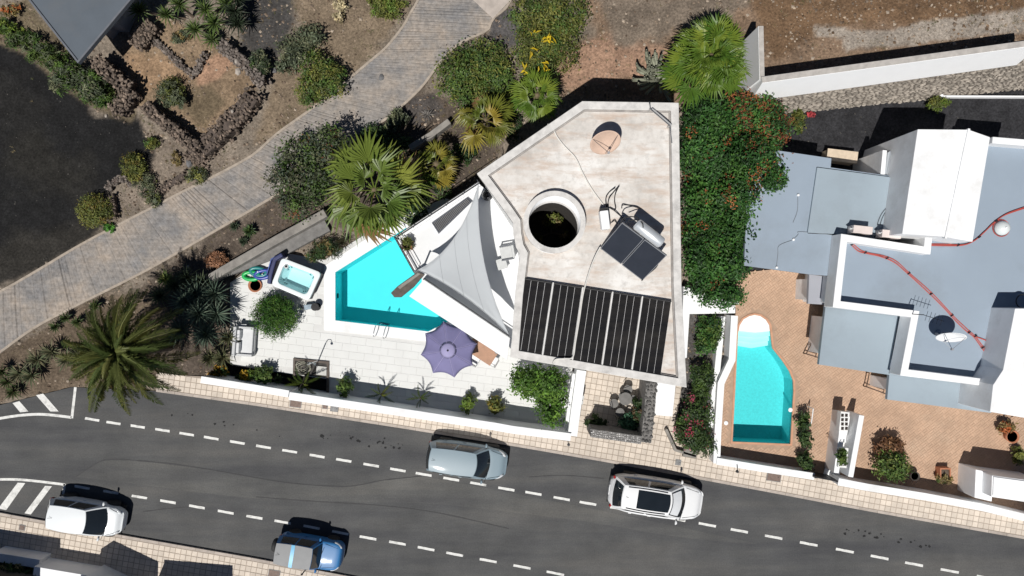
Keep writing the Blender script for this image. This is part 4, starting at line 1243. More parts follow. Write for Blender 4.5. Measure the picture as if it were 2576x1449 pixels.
# rooftop things of the neighbour
ACM = plain('ac_case', (.66, .58, .55), .6, .06, 4)
def ac_unit(px, py, z, rot, lab):
    p = at(px, py, z + .62)
    t = thing('air_conditioner', lab, 'air conditioner', (p.x, p.y, z), rot, 'air conditioners on the grey roof', local=True)
    MB().box((0, 0, .38), (.9, .36, .6)).build('casing', ACM, t, bevel=.02)
    MB().lathe((-.14, -.175, .38), [(.22, .0), (.22, -.02), (.05, -.03)], 18, 'y').build('fan_grille', DARK_METAL, t)
    for s in (-1, 1): MB().box((s * .3, 0, .04), (.06, .36, .08)).build('foot', STEEL, t)
    MB().tube(smooth_path([(-.43, .05, .3), (-.52, .06, .36), (-.54, .0, .5), (-.47, .02, .64)], 4), .035, 7).build('pipe', WHITE_CLEAN, t, True)
ac_unit(2170, 578, 3.12, math.radians(-6), 'left of the two pinkish air conditioners behind the white parapet')
ac_unit(2242, 589, 3.12, math.radians(-6), 'right of the two pinkish air conditioners behind the white parapet')
RED = plain('red_hose', (.42, .075, .06), .5, .1, 4)
def roof_hose(path, lab, two=True):
    P = smooth_path([at(x, y, CZ + .05) for x, y in path], 7)
    t = thing('red_hose', lab, 'hose', P[len(P) // 2])
    MB().tube(P, .028, 6).build('pipe', RED, t, True)
    if two: MB().tube([q + Vector((.06, .05 + .02 * math.sin(i * .3), .01)) for i, q in enumerate(P)], .026, 6).build('second_pipe', RED, t, True)
    for q in P[::12]: MB().box((q.x + .03, q.y + .02, q.z + .02), (.14, .05, .08), .6).build('clip', DARK_METAL, t)
roof_hose([(2142, 616), (2160, 632), (2182, 638), (2214, 645), (2250, 660), (2280, 685), (2310, 712), (2345, 745), (2375, 775), (2405, 808), (2430, 832), (2450, 848), (2470, 875), (2490, 905), (2512, 932)], 'long red hose snaking diagonally down the grey roof')
roof_hose([(2452, 846), (2480, 856), (2505, 868), (2521, 883)], 'short red hose branch near the white tower on the grey roof', False)
roof_hose([(2335, 617), (2375, 618), (2420, 617), (2450, 606), (2475, 585), (2500, 560), (2530, 540), (2590, 520)], 'red hose curving from the parapet to the right edge of the roof')
p = at(2525, 573, CZ + .2)
t = thing('roof_dome', 'white domed vent cap beside the red hose on the grey roof', 'dome', (p.x, p.y, CZ))
MB().lathe((p.x, p.y, CZ), [(.36, 0), (.35, .12), (.28, .26), (.15, .34), (.0, .37)], 24).build('dome', plain('dome_plastic', (.66, .70, .70), .3, .03, 3), t, True)
MB().lathe((p.x, p.y, CZ + .36), [(.04, 0), (.04, .04), (.0, .05)], 10).build('knob', WHITE_CLEAN, t)
MB().tube([(p.x + .4 * math.cos(a * .3), p.y + .4 * math.sin(a * .3), CZ + .04) for a in range(22)], .02, 5).build('collar_ring', RED, t)
dish(2392, 842, CZ, .62, math.radians(-100), math.radians(22), WHITE_CLEAN, 'white satellite dish on the neighbour\'s grey roof', .95)
t = thing('tv_antenna', 'thin dark television antenna at the parapet corner of the grey roof', 'antenna', at(2292, 790, PZ))
a = at(2286, 766, PZ + 1.0); base = at(2295, 790, PZ)
MB().tube([(base.x, base.y, CZ), (base.x, base.y, PZ + .9)], .02, 6).build('mast', DARK_METAL, t)
MB().tube([(base.x, base.y, PZ + .85), (base.x + .95, base.y - .3, PZ + .85)], .014, 5).build('boom', DARK_METAL, t)
for k in range(5):
    u = .15 + k * .18; q = Vector((base.x + .95 * u, base.y - .3 * u, PZ + .86))
    MB().tube([q + Vector((.07, .22, 0)), q - Vector((.07, .22, 0))], .01, 4).build('element', DARK_METAL, t)
for i, (x, y, path) in enumerate(((2007, 491, [(2007, 491), (2006, 530), (1995, 560)]), (1995, 603, [(1995, 603), (2008, 590), (2010, 583), (2060, 587), (2100, 592)]), (1953, 673, [(1953, 673), (1957, 640), (1960, 618), (1994, 604)]))):
    p = at(x, y, 3.0)
    t = thing('roof_outlet', ['upper white cable outlet on the left grey roof', 'middle white cable outlet on the left grey roof', 'lowest white cable outlet at the edge of the left grey roof'][i], 'outlet', p)
    MB().lathe((p.x, p.y, 3.0), [(.06, 0), (.06, .08), (.03, .1)], 10).build('cap', WHITE_CLEAN, t)
    MB().tube(smooth_path([at(a_, b_, 3.03) for a_, b_ in path], 4), .011, 4).build('cable', plain('grey_cable', (.22, .24, .26), .6), t)
t = thing('roof_cable', 'two thin grey cables drooping across the raised grey roof slab', 'cable', at(2235, 510, 3.14))
for dx in (0, 7):
    MB().tube(smooth_path([at(x + dx, y, 3.15) for x, y in ((2264, 450), (2258, 480), (2246, 505), (2222, 532), (2212, 550), (2207, 566))], 5), .012, 4).build('cable', CABLE, t)
t = thing('hand_rail_ring', 'dark round ring fixture by the white tower at the right edge', 'ring', at(2571, 758, CZ))
q = at(2572, 758, CZ + .3)
MB().tube([(q.x + .3 * math.cos(a * .35), q.y + .32 * math.sin(a * .35), CZ + .3) for a in range(19)], .03, 6).build('hoop', DARK_METAL, t)
MB().tube([(q.x, q.y - .32, CZ), (q.x, q.y - .32, CZ + .3)], .02, 6).build('leg', DARK_METAL, t)
# timber store box behind the roofs
t = thing('storage_chest', 'beige timber chest standing in the black gravel yard', 'chest', at(2118, 395, .2))
q = at(2118, 393, .9)
MB().box((q.x, q.y, .55), (1.5, .55, .7), -.12).build('chest', plain('beige_timber', (.48, .38, .28), .8, .12, 5), t, bevel=.02)
MB().box((q.x, q.y, .93), (1.56, .6, .06), -.12).build('lid', plain('beige_lid', (.56, .46, .35), .8, .12, 5), t)
t = thing('white_post', 'short white post beside the corrugated side roof', 'post', at(2226, 390, .2))
q = at(2227, 388, 2.0)
MB().box((q.x, q.y, 1.0), (.22, .5, 2.0), -.1).build('shaft', WHITE_CLEAN, t, bevel=.01)
MB().box((q.x, q.y, 2.03), (.28, .56, .06), -.1).build('cap', WHITE_CLEAN, t)

# white walls of the neighbour's property
wall('garden_wall', 'white kinked wall between the hedge and the curved pool', [(1848, 794), (1842, 905), (1814, 964), (1806, 1090), (1803, 1166)], .30, 0, 1.0, cap=.05)
wall('garden_wall', 'inner white ledge wall behind the curved pool hedge', [(1818, 796), (1806, 920), (1796, 1000), (1790, 1075)], .30, 0, .6)
wall('garden_wall', 'white street wall below the curved pool', [(1803, 1160), (1932, 1181), (2049, 1199)], .30, 0, 1.1, cap=.05)
wall('garden_wall', 'long white street wall at the right below the terracotta terrace', [(2109, 1212), (2182, 1226), (2330, 1250), (2470, 1276), (2620, 1312)], .32, 0, 1.25, cap=.05)
t = thing('garden_shed', 'small white flat roofed shed at the lower right corner', 'shed', at(2520, 1230, .1))
MB().prism([(q.x, q.y) for q in pts([(2496, 1196), (2640, 1215), (2640, 1272), (2494, 1250)], 2.2)], 0, 2.2).build('wall', WHITE_CLEAN, t, bevel=.02)
MB().prism([(q.x, q.y) for q in pts([(2500, 1200), (2640, 1219), (2640, 1268), (2498, 1246)], 2.26)], 2.2, 2.26).build('roof', WHITE_CLEAN, t)
MB().prism([(q.x, q.y) for q in pts([(2455, 1181), (2500, 1190), (2495, 1262), (2452, 1252)], 1.5)], 0, 1.5).build('side_wing', WHITE_CLEAN, t, bevel=.02)
# stairs from the street with stepped cheek walls and planter
st = thing('entrance_stairs', 'white stepped entrance stairs from the street to the terracotta terrace', 'stairs', at(2125, 1120, 0))
for k in range(7):
    y0 = 1195 - k * 22
    MB().prism([(q.x, q.y) for q in pts([(2072 + k * 5.5, y0), (2112 + k * 3.2, y0 + 6), (2115 + k * 3.2, y0 - 16), (2077 + k * 5.5, y0 - 22)], .2 + .1 * k)], 0, .18 + .13 * k).build('step', WHITE_CLEAN, st)
for path, zz in (([(2140, 1200), (2168, 1045)], 1.5), ([(2104, 1190), (2124, 1040)], 1.2)):
    P = pts(path, zz); MB().strip([(q.x, q.y) for q in P], .26, 0, zz).build('cheek_wall', WHITE_CLEAN, st, bevel=.01)
gt = thing('added_shade_gate', 'added solid dark gate shading the gap between the street walls at the white stairs', 'gate', at(2080, 1204, .1))  # gate added to cast the dark area beside the stairs
A, B_ = at(2052, 1201, 1.4), at(2106, 1211, 1.4)
MB().strip([(A.x, A.y), (B_.x, B_.y)], .05, .14, 1.38).build('added_gate_panel', DARK_METAL, gt)
for q in (A, B_): MB().box((q.x, q.y, .75), (.08, .08, 1.35)).build('post', DARK_METAL, gt)  # posts of the added shade gate
MB().box(((A.x * .3 + B_.x * .7), (A.y * .3 + B_.y * .7) - .05, .95), (.14, .05, .03)).build('added_gate_handle', STEEL, gt)
LAT = plain('white_block', (.75, .75, .74), .8)
for (a, c_, lab) in (((2110, 1060), (2132, 1062), 'upper'), ((2108, 1150), (2128, 1152), 'lower')):
    base = at((a[0] + c_[0]) / 2, a[1], 1.25)
    pl_ = MB().box((base.x, base.y, 1.2), (.44, 1.0, .35), -.1).build('planter_box', LAT, st)
    for i in range(2):
        for j in range(4):
            MB().box((base.x + (i - .5) * .2, base.y + (j - 1.5) * .22, 1.38), (.13, .15, .03), -.1).build('opening', plain('planter_soil', (.03, .022, .018), .9, .3, 5), pl_)
t = thing('step_rail', 'thin white handrail beside the stairs and the curved pool', 'rail', at(2046, 1050, .15))
P = [at(2046, 1028, .9), at(2041, 1065, .9)]
MB().tube([P[0], P[1]], .025, 6).build('rail', WHITE_CLEAN, t)
for q in P: MB().tube([(q.x, q.y, .15), q], .02, 6).build('post', WHITE_CLEAN, t)
# small street details
for (x, y, lab) in ((1428, 1108, 'dark bracket lamp on the corner of the street wall'), (1852, 1175, 'thin dark pipe bracket on the street wall below the curved pool')):
    p = at(x, y, 1.0); t = thing('wall_lamp', lab, 'lamp', (p.x, p.y, .6))
    MB().tube(smooth_path([(p.x, p.y + .15, 1.15), (p.x, p.y, 1.2), (p.x + .05, p.y - .2, 1.1)], 4), .022, 6).build('arm', DARK_METAL, t)
    MB().lathe((p.x + .05, p.y - .22, .98), [(.06, .12), (.08, .0), (.0, -.01)], 10).build('head', DARK_METAL, t)

# ------------------------------------------------------------------ retaining wall at the upper right
MAS = plain('masonry', (.27, .24, .205), .92, .3, 3, bmp=.4, per=.35)
MORT = plain('mortar', (.135, .115, .10), .95, .25, 4, bmp=.4)
rt = thing('retaining_wall', 'high rubble stone retaining wall below the white wall at the upper right', 'wall', at(2250, 230, 0))
top0, top1 = at(1905, 246, STONE_TOP), at(2620, 143, STONE_TOP)
bot0, bot1 = at(1925, 292, .2), at(2620, 222, .2)
m = MB(); back = Vector((0, .8, 0))
NS = 30
vv = []
for j in range(2):
    for i in range(NS + 1):
        vv.append(top0.lerp(top1, i / NS).lerp(bot0.lerp(bot1, i / NS), j))
for i in range(NS + 1): vv.append(top0.lerp(top1, i / NS) + back)
m.add(vv, [(i, NS + 1 + i, NS + 2 + i, i + 1) for i in range(NS)] + [(i, i + 1, 2 * NS + 3 + i, 2 * NS + 2 + i) for i in range(NS)])
m.build('core', MORT, rt)
nrm = (top1 - top0).cross(bot0 - top0).normalized()
if nrm.z < 0: nrm = -nrm
rr = random.Random(8)
rows = 23
L = (top1 - top0).length
stones = []
for r in range(rows):
    u = rr.uniform(-.3, 0)
    while u < L:
        w = rr.uniform(.12, .38)
        t0 = (r + .5) / rows
        c_ = top0.lerp(top1, min(1, (u + w / 2) / L)).lerp(bot0.lerp(bot1, min(1, (u + w / 2) / L)), t0)
        stones.append((c_ + nrm * rr.uniform(.0, .04), w, rr.random())); u += w + .025
hgt = (bot0 - top0).length / rows
ex = (top1 - top0).normalized(); ey = nrm.cross(ex).normalized()
Mrot = Matrix((ex, ey, nrm)).transposed()
eul = Mrot.to_euler()
vis = sorted(stones, key=lambda s_: abs(s_[0].x - at(2150, 0).x))
mst = MB()
for i, (c_, w, q) in enumerate(vis):
    k = int(q * 7)
    if i < 300:
        o = inst('stone', rock_mesh(MAS, k), rt, c_, eul, (w * 1.05, hgt * 1.05, .12))
    else:
        mst.add([c_ + ex * (v_[0] * w * 1.05) + ey * (v_[1] * hgt * 1.05) + nrm * (v_[2] * .12) for v_ in rockv[k].v], rockv[k].f)
o = mst.build('stone_field', MAS, rt); o['kind'] = 'stuff'
def sloped_wall(label, path, z0, z1, nx, ny, slope, w=.3):
    """white wall whose face leans out at the foot; (nx, ny) points to the leaning side"""
    P = pts(path, z1); c_ = sum(P, Vector()) / len(P)
    t = thing('boundary_wall', label, 'wall', (c_.x, c_.y, z0))
    n_ = Vector((nx, ny, 0)).normalized(); m = MB(); v, f = [], []
    for q in P:
        v += [q - n_ * w / 2, q + n_ * w / 2, Vector((q.x, q.y, z0)) + n_ * (w / 2 + slope), Vector((q.x, q.y, z0)) - n_ * w / 2]
    for i in range(len(P) - 1):
        a, b_ = i * 4, i * 4 + 4
        f += [(a + k, a + (k + 1) % 4, b_ + (k + 1) % 4, b_ + k) for k in range(4)]
    e = len(v) - 4
    f += [(0, 1, 2, 3), (e + 3, e + 2, e + 1, e)]
    m.add(v, f).build('wall', plain('bright_white_paint', (.88, .89, .90), .7, .02, 1), t)
    MB().strip([(q.x, q.y) for q in P], w - .03, z1, z1 + .035).build('coping', plain('stained_coping', (.40, .375, .35), .9, .2, 3, dirt=((.3, .28, .27), .6)), t)
sloped_wall('long white boundary wall with grey coping above the rubble retaining wall', [(1916, 201), (2100, 176), (2300, 148.5), (2620, 104.5)], STONE_TOP - .1, STONE_TOP + 1.6, .13, -1, .4)
sloped_wall('short white wall end beside the big fan palm', [(1914, 66), (1917, 200)], .4, STONE_TOP + 1.5, -1, 0, .1, .24)
t = thing('white_kerb', 'thin straight white kerb line across the black gravel yard', 'kerb', at(2470, 243, .2))
P = pts([(2366, 242), (2620, 243)], .55)
MB().strip([(q.x, q.y) for q in P], .09, .1, .55).build('kerb', WHITE_CLEAN, t)
MB().box((P[0].x, P[0].y, .4), (.16, .16, .5)).build('end_post', WHITE_CLEAN, t)

# ------------------------------------------------------------------ outbuilding roof at the upper left
t = thing('outbuilding', 'plain grey flat roofed outbuilding at the upper left corner', 'building', at(200, 40, 0))
P = [(q.x, q.y) for q in pts([(60, -60), (360, -60), (335, -5), (197, 160), (72, 0)], 2.9)]
MB().prism(P, 2.7, 2.9).build('roof', plain('slate_grey_roof', (.09, .108, .13), .8, .08, .7, dirt=((.115, .12, .125), .5)), t, bevel=.02)
MB().strip([(q.x, q.y) for q in shrink(P, 1.5)], .25, -.2, 2.7, True).build('wall', plain('grey_wall', (.3, .3, .3), .9), t)
parapet(P, .1, 2.85, 2.96, 'edge_trim', plain('dark_trim', (.12, .13, .15), .7), t)

# ------------------------------------------------------------------ street walls and gates on the lower side of the road
def block2(name, lab, quad, z, cat='wall', mat=WHITE_CLEAN, extra=None):
    P = pts(quad, 0.12)
    c_ = sum(P, Vector()) / len(P)
    t = thing(name, lab, cat, (c_.x, c_.y, 0))
    MB().prism([(q.x, q.y) for q in P], 0, z).build('wall', mat, t, bevel=.02)
    MB().prism([(q.x, q.y) for q in shrink([(q.x, q.y) for q in P], -.04)], z, z + .06).build('coping', mat, t)
    return t
block2('street_house', 'house front coloured dark for shade at the lower left edge', [(-80, 1392), (122, 1424), (120, 1560), (-80, 1560)], 3.0, 'house', plain('shade_dark_render', (.09, .075, .06), .9, .3, 2))  # shade of this front is put into its dark wall colour
block2('street_house', 'white house front in shade at the bottom, between two pavement shadows', [(232, 1440), (262, 1420), (372, 1472), (370, 1560), (230, 1560)], 2.6, 'house')
block2('street_house', 'white house front in shade at the bottom, left of the blue car', [(392, 1466), (560, 1480), (560, 1580), (390, 1580)], 2.5, 'house')
wall('garden_wall', 'low white street wall in shade at the lower left corner', [(-20, 1400), (98, 1419)], .45, 0, 1.0, WHITE_CLEAN)
wall('garden_wall', 'low white street wall at the bottom left, with a sunlit end', [(84, 1436), (238, 1462)], .45, 0, 1.3, WHITE_CLEAN)
t = thing('street_post', 'thin dark post on the pavement behind the blue car', 'post', at(768, 1440, .1))
p = at(770, 1432, .5); MB().tube([(p.x, p.y, .1), (p.x - .02, p.y, 1.1)], .03, 6).build('shaft', DARK_METAL, t)
MB().lathe((p.x - .02, p.y, 1.1), [(.05, 0), (.05, .06), (.0, .09)], 8).build('cap', DARK_METAL, t)

# ------------------------------------------------------------------ hot tub and patio furniture
ht = thing('hot_tub', 'white square hot tub with pale blue water on the pool terrace', 'hot tub', at(745, 703, PT_Z))
zt = .95
tubq = pts([(709, 648), (808, 686), (776, 757), (682, 717)], zt)
def rounded(poly, r, n=5):
    P = [Vector((q[0], q[1])) for q in poly]; out = []
    for i in range(len(P)):
        a = (P[i - 1] - P[i]).normalized(); c_ = (P[(i + 1) % len(P)] - P[i]).normalized()
        s_, e_ = P[i] + a * r, P[i] + c_ * r
        for k in range(n + 1):
            t_ = k / n; out.append((s_ * (1 - t_) ** 2 + P[i] * 2 * t_ * (1 - t_) + e_ * t_ ** 2))
    return [(q.x, q.y) for q in out]
rim = rounded(tubq, .22)
inn = rounded([tuple(q) for q in shrink([(q.x, q.y) for q in tubq], .22)], .25)
MB().strip([tuple(q) for q in shrink([(q.x, q.y) for q in tubq], .12)], .1, PT_Z, zt - .12, True).build('cabinet', plain('tub_cabinet', (.06, .06, .065), .6), ht)
nI = len(inn)
m = MB()
deep = [((q[0] - tubq[0].x) * 1, q[1]) for q in inn]
cen = sum((Vector(q) for q in inn), Vector((0, 0))) / nI
fl = [tuple(cen + (Vector(q) - cen) * .72) for q in inn]
m.add([(x, y, zt - .13) for x, y in rim] + [(x, y, zt) for x, y in rim] + [(x, y, zt) for x, y in inn] + [(x, y, zt - .35) for x, y in inn] + [(x, y, .3) for x, y in fl],
      [(j * nI + i, j * nI + (i + 1) % nI, (j + 1) * nI + (i + 1) % nI, (j + 1) * nI + i) for j in range(4) for i in range(nI)] + [tuple(range(4 * nI, 5 * nI))])
m.build('shell', plain('tub_acrylic', (.74, .80, .81), .3, .02, 2), ht, True, bevel=.01)
v, f = flat_with_holes(inn, [], zt - .14)
MB().add(v, f).build('water', water_mat('tub_water', (.70, .93, .95), .6), ht)
rr = random.Random(4)
for i in range(16):
    a = i / 16 * math.tau; q = cen + (Vector(inn[int(i / 16 * nI)]) - cen) * .82
    MB().lathe((q.x, q.y, .45 + .1 * (i % 3)), [(.035, 0), (.035, .05), (.0, .055)], 8).build('jet', plain('jet_plastic', (.18, .25, .27), .4), ht)
p = at(720, 670, zt + .01); MB().lathe((p.x, p.y, zt), [(.12, 0), (.12, .02), (.06, .03), (.06, .0)], 16).build('filter_cap', plain('filter_grey', (.4, .43, .44), .5), ht)
cov = thing('folded_tub_cover', 'dark blue folded cover hanging at the left side of the hot tub', 'cover', at(688, 683, PT_Z))
P = pts([(712, 640), (692, 652), (680, 690), (676, 714)], .8)
MB().strip([(q.x, q.y) for q in P], .22, PT_Z, [.95, .9, .85, .8]).build('cover', plain('navy_cover', (.02, .028, .10), .6, .15, 4), cov, bevel=.06)
MB().strip([(q.x, q.y) for q in pts([(704, 640), (684, 652), (672, 692)], .6)], .05, PT_Z, .7).build('strap', plain('blue_strap', (.05, .09, .3), .6), cov)
toy_c = [('green', (.02, .42, .10)), ('teal', (.02, .20, .20)), ('blue', (.03, .06, .32))]
for i, (x, y) in enumerate(((632, 694), (650, 684), (662, 690))):
    nm, cc = toy_c[i]
    p = at(x, y, .3)
    t = thing('pool_float', nm + ' inflatable float lying in the corner left of the hot tub', 'pool toy', (p.x, p.y, PT_Z))
    mm = plain('float_' + nm, cc, .35, .05, 3)
    ring = []
    ang = rr.uniform(0, 3)
    for k in range(17):
        a = k / 16 * math.tau; ex_, ey_ = .42 * math.cos(a), .2 * math.sin(a)
        ring.append((p.x + ex_ * math.cos(ang * .4 - .3) - ey_ * math.sin(ang * .4 - .3), p.y + ex_ * math.sin(ang * .4 - .3) + ey_ * math.cos(ang * .4 - .3), PT_Z + .12 + .02 * i))
    MB().tube(ring, .1, 10, False).build('ring', mm, t, True)
    MB().lathe((p.x, p.y, PT_Z + .22 + .02 * i), [(.03, 0), (.03, .03), (.0, .035)], 8).build('valve', WHITE_CLEAN, t)
p = at(642, 718, .2)
t = thing('clay_dish', 'round terracotta dish on the floor left of the hot tub', 'dish', (p.x, p.y, PT_Z))
MB().lathe((p.x, p.y, PT_Z), [(.3, 0), (.36, .1), (.34, .1), (.28, .03)], 20).build('bowl', POT_M, t, True)
MB().lathe((p.x, p.y, PT_Z + .02), [(.0, 0.012), (.27, .012)], 20).build('soil', BARK, t)
# wheeled pump
p = at(786, 772, .4)
t = thing('pool_pump', 'small wheeled pool pump with a round black reel below the hot tub', 'pump', (p.x, p.y, PT_Z))
MB().lathe((p.x + .18, p.y, PT_Z), [(.2, 0), (.2, .05), (.1, .06), (.1, .4), (.2, .41), (.2, .46), (.05, .47)], 18).build('reel', BLACK_RUBBER, t)
MB().box((p.x - .2, p.y, PT_Z + .2), (.42, .26, .34), .1).build('motor', plain('pump_blue', (.25, .32, .38), .5, .2, 6), t, bevel=.03)
MB().tube(smooth_path([(p.x - .35, p.y, PT_Z + .3), (p.x - .5, p.y - .1, PT_Z + .1), (p.x - .7, p.y + .1, PT_Z + .05)], 5), .025, 6).build('hose', BLACK_RUBBER, t, True)
# lounge sofa
p = at(617, 858, .5)
t = thing('garden_sofa', 'pale grey outdoor sofa with cushions at the left end of the terrace', 'sofa', (p.x, p.y, PT_Z), math.radians(-4), local=True)
SOF = plain('sofa_frame', (.50, .51, .52), .8, .05, 4); SOFC = plain('sofa_cushion', (.62, .63, .64), .9, .04, 3)
MB().box((0, 0, .2), (.95, 1.5, .24)).build('base', SOF, t, bevel=.02)
MB().box((.12, 0, .4), (.62, 1.3, .16)).build('seat_cushion', SOFC, t, bevel=.04)
MB().box((-.4, 0, .55), (.16, 1.5, .55)).build('backrest', SOF, t, bevel=.03)
for s_ in (-1, 1): MB().box((0, s_ * .7, .45), (.95, .12, .3)).build('armrest', SOF, t, bevel=.02)
MB().box((-.22, .33, .6), (.16, .55, .34)).build('back_cushion', SOFC, t, bevel=.05)
MB().box((-.22, -.33, .6), (.16, .55, .34)).build('back_cushion', SOFC, t, bevel=.05)
for sx in (-1, 1):
    for sy in (-1, 1): MB().box((sx * .42, sy * .68, .05), (.06, .06, .1)).build('leg', DARK_METAL, t)
p = at(609, 826, .5)
t = thing('side_table', 'small dark side table above the outdoor sofa', 'table', (p.x, p.y, PT_Z), 0, local=True)
MB().box((0, 0, .4), (.5, .42, .04)).build('top', SOFC, t)
for sx in (-1, 1):
    for sy in (-1, 1): MB().box((sx * .2, sy * .16, .19), (.03, .03, .38)).build('leg', DARK_METAL, t)
# umbrella
uc = at(1128, 880, 2.35)
t = thing('parasol', 'large purple scalloped parasol standing at the pool corner', 'parasol', (uc.x, uc.y, PT_Z), math.radians(11), local=True)
PURP = plain('purple_cloth', (.175, .165, .31), .8, .06, 2); PURPL = plain('purple_seam', (.30, .28, .46), .8, .04, 2)
R_ = 1.42; zu = 2.05 - PT_Z
for k in range(8):
    a0_, a1_ = k * math.tau / 8, (k + 1) * math.tau / 8
    v, f = [], []
    NR, NA = 7, 6
    for i in range(NR + 1):
        r_ = i / NR
        for j in range(NA + 1):
            s_ = j / NA; a = a0_ + (a1_ - a0_) * s_
            chord = math.cos(math.pi / 8) / math.cos((s_ - .5) * math.pi / 4)
            scal = 1 - .10 * (1 - (2 * s_ - 1) ** 2) * r_ ** 3
            rr_ = R_ * r_ * chord / math.cos(math.pi / 8) * math.cos(math.pi / 8) * scal / (1 if True else 1)
            z = zu + .62 * (1 - r_ ** 1.15) - .035 * (1 - (2 * s_ - 1) ** 2) * r_
            v.append((rr_ * math.cos(a), rr_ * math.sin(a), z))
    for i in range(NR):
        for j in range(NA):
            q = i * (NA + 1) + j; f.append((q, q + NA + 1, q + NA + 2, q + 1))
    pn = MB().add(v, f).build('canopy_panel', PURP, t, True, solid=.004)
    e = [(R_ * r_ * math.cos(a0_) * .995, R_ * r_ * math.sin(a0_) * .995, zu + .62 * (1 - r_ ** 1.15) + .008) for r_ in [x / 8 for x in range(9)]]
    MB().tube(e, .014, 5).build('seam', PURPL, pn)
    MB().tube([(q[0], q[1], q[2] - .04) for q in e[1:]], .010, 4).build('rib', STEEL, t)
MB().lathe((0, 0, zu + .52), [(.42, -.05), (.28, .05), (.12, .12), (.02, .15), (.0, .15)], 16).build('vent_cap', PURPL, t, True)
MB().lathe((0, 0, zu + .64), [(.04, 0), (.05, .04), (.0, .1)], 10).build('finial', DARK_METAL, t, True)
MB().tube([(0, 0, 0), (0, 0, zu + .66)], .028, 8).build('pole', STEEL, t)
MB().lathe((0, 0, 0), [(.3, 0), (.3, .06), (.06, .1)], 16).build('base', CONC, t)
# dining set partly below the parasol
p = at(1212, 884, .9)
t = thing('dining_table', 'brown dining table beside the purple parasol under the white parapet', 'table', (p.x, p.y, PT_Z), math.radians(-33), local=True)
MB().box((0, 0, .72), (1.5, .8, .04)).build('top', plain('table_wood', (.38, .21, .13), .6, .12, 5), t, bevel=.01)
for sx in (-1, 1):
    for sy in (-1, 1): MB().box((sx * .65, sy * .33, .35), (.06, .06, .7)).build('leg', STEEL, t)
def dchair(px, py, rot, lab):
    p = at(px, py, .6)
    t = thing('dining_chair', lab, 'chair', (p.x, p.y, PT_Z), rot, 'white chairs by the parasol', local=True)
    MB().box((0, 0, .45), (.46, .46, .05)).build('seat', WHITE_CLEAN, t, bevel=.01)
    MB().tube(smooth_path([(-.22, -.22, .45), (-.30, -.22, .92), (-.30, .22, .92), (-.22, .22, .45)], 1), .018, 6).build('back_frame', STEEL, t)
    MB().box((-.27, 0, .75), (.02, .42, .2)).build('backrest', plain('chair_mesh', (.2, .2, .21), .7), t)
    for s_ in (-1, 1):
        MB().tube([(.2, s_ * .22, .45), (.25, s_ * .24, 0)], .016, 6).build('leg', STEEL, t); MB().tube([(-.2, s_ * .22, .45), (-.26, s_ * .24, 0)], .016, 6).build('leg', STEEL, t)
        MB().tube([(-.26, s_ * .25, .66), (.2, s_ * .25, .66)], .014, 6).build('armrest', STEEL, t)
dchair(1238, 906, math.radians(150), 'steel framed chair at the right end of the brown dining table')
dchair(1195, 903, math.radians(60), 'chair tucked in front of the brown dining table below the parasol')
dchair(1232, 888, math.radians(215), 'chair behind the brown dining table under the white parapet')
# iron table and chairs on the entrance patio
IRON = plain('grey_iron', (.13, .125, .12), .6, .2, 5, metal=.3)
p = at(1574, 1004, .9)
t = thing('bistro_table', 'small grey round table on the shaded entrance patio', 'table', (p.x, p.y, .12), local=True)
MB().lathe((0, 0, .7), [(.33, 0), (.33, .03), (.0, .035)], 22).build('top', IRON, t)
MB().tube([(0, 0, .05), (0, 0, .7)], .04, 8).build('stem', IRON, t); MB().lathe((0, 0, 0), [(.26, 0), (.26, .04), (.05, .07)], 16).build('base', IRON, t)
for i, (x, y, rot) in enumerate(((1580, 980, -1.4), (1545, 1015, .2), (1592, 1005, 2.9), (1560, 1038, 1.4))):
    p = at(x, y, .6)
    t = thing('bistro_chair', ['dark iron chair above the round entrance table', 'dark iron chair left of the round entrance table', 'dark iron chair right of the round entrance table', 'pale slatted chair below the round entrance table'][i], 'chair', (p.x, p.y, .12), rot, 'iron chairs on the entrance patio', local=True)
    MB().lathe((0, 0, .44), [(.23, 0), (.23, .03), (.0, .035)], 18).build('seat', IRON, t)
    ring = [(-.2 + .05 * math.cos(a * .5), .24 * math.sin(a * .35 - 1.6), .5 + .35 * (1 - ((a - 4.5) / 4.5) ** 2)) for a in range(10)]
    MB().tube(ring, .018, 6).build('back_hoop', DARK_METAL, t, True)
    for a in range(4): MB().tube([(.18 * math.cos(a * 1.57 + .78), .18 * math.sin(a * 1.57 + .78), .44), (.22 * math.cos(a * 1.57 + .78), .22 * math.sin(a * 1.57 + .78), 0)], .014, 5).build('leg', DARK_METAL, t)
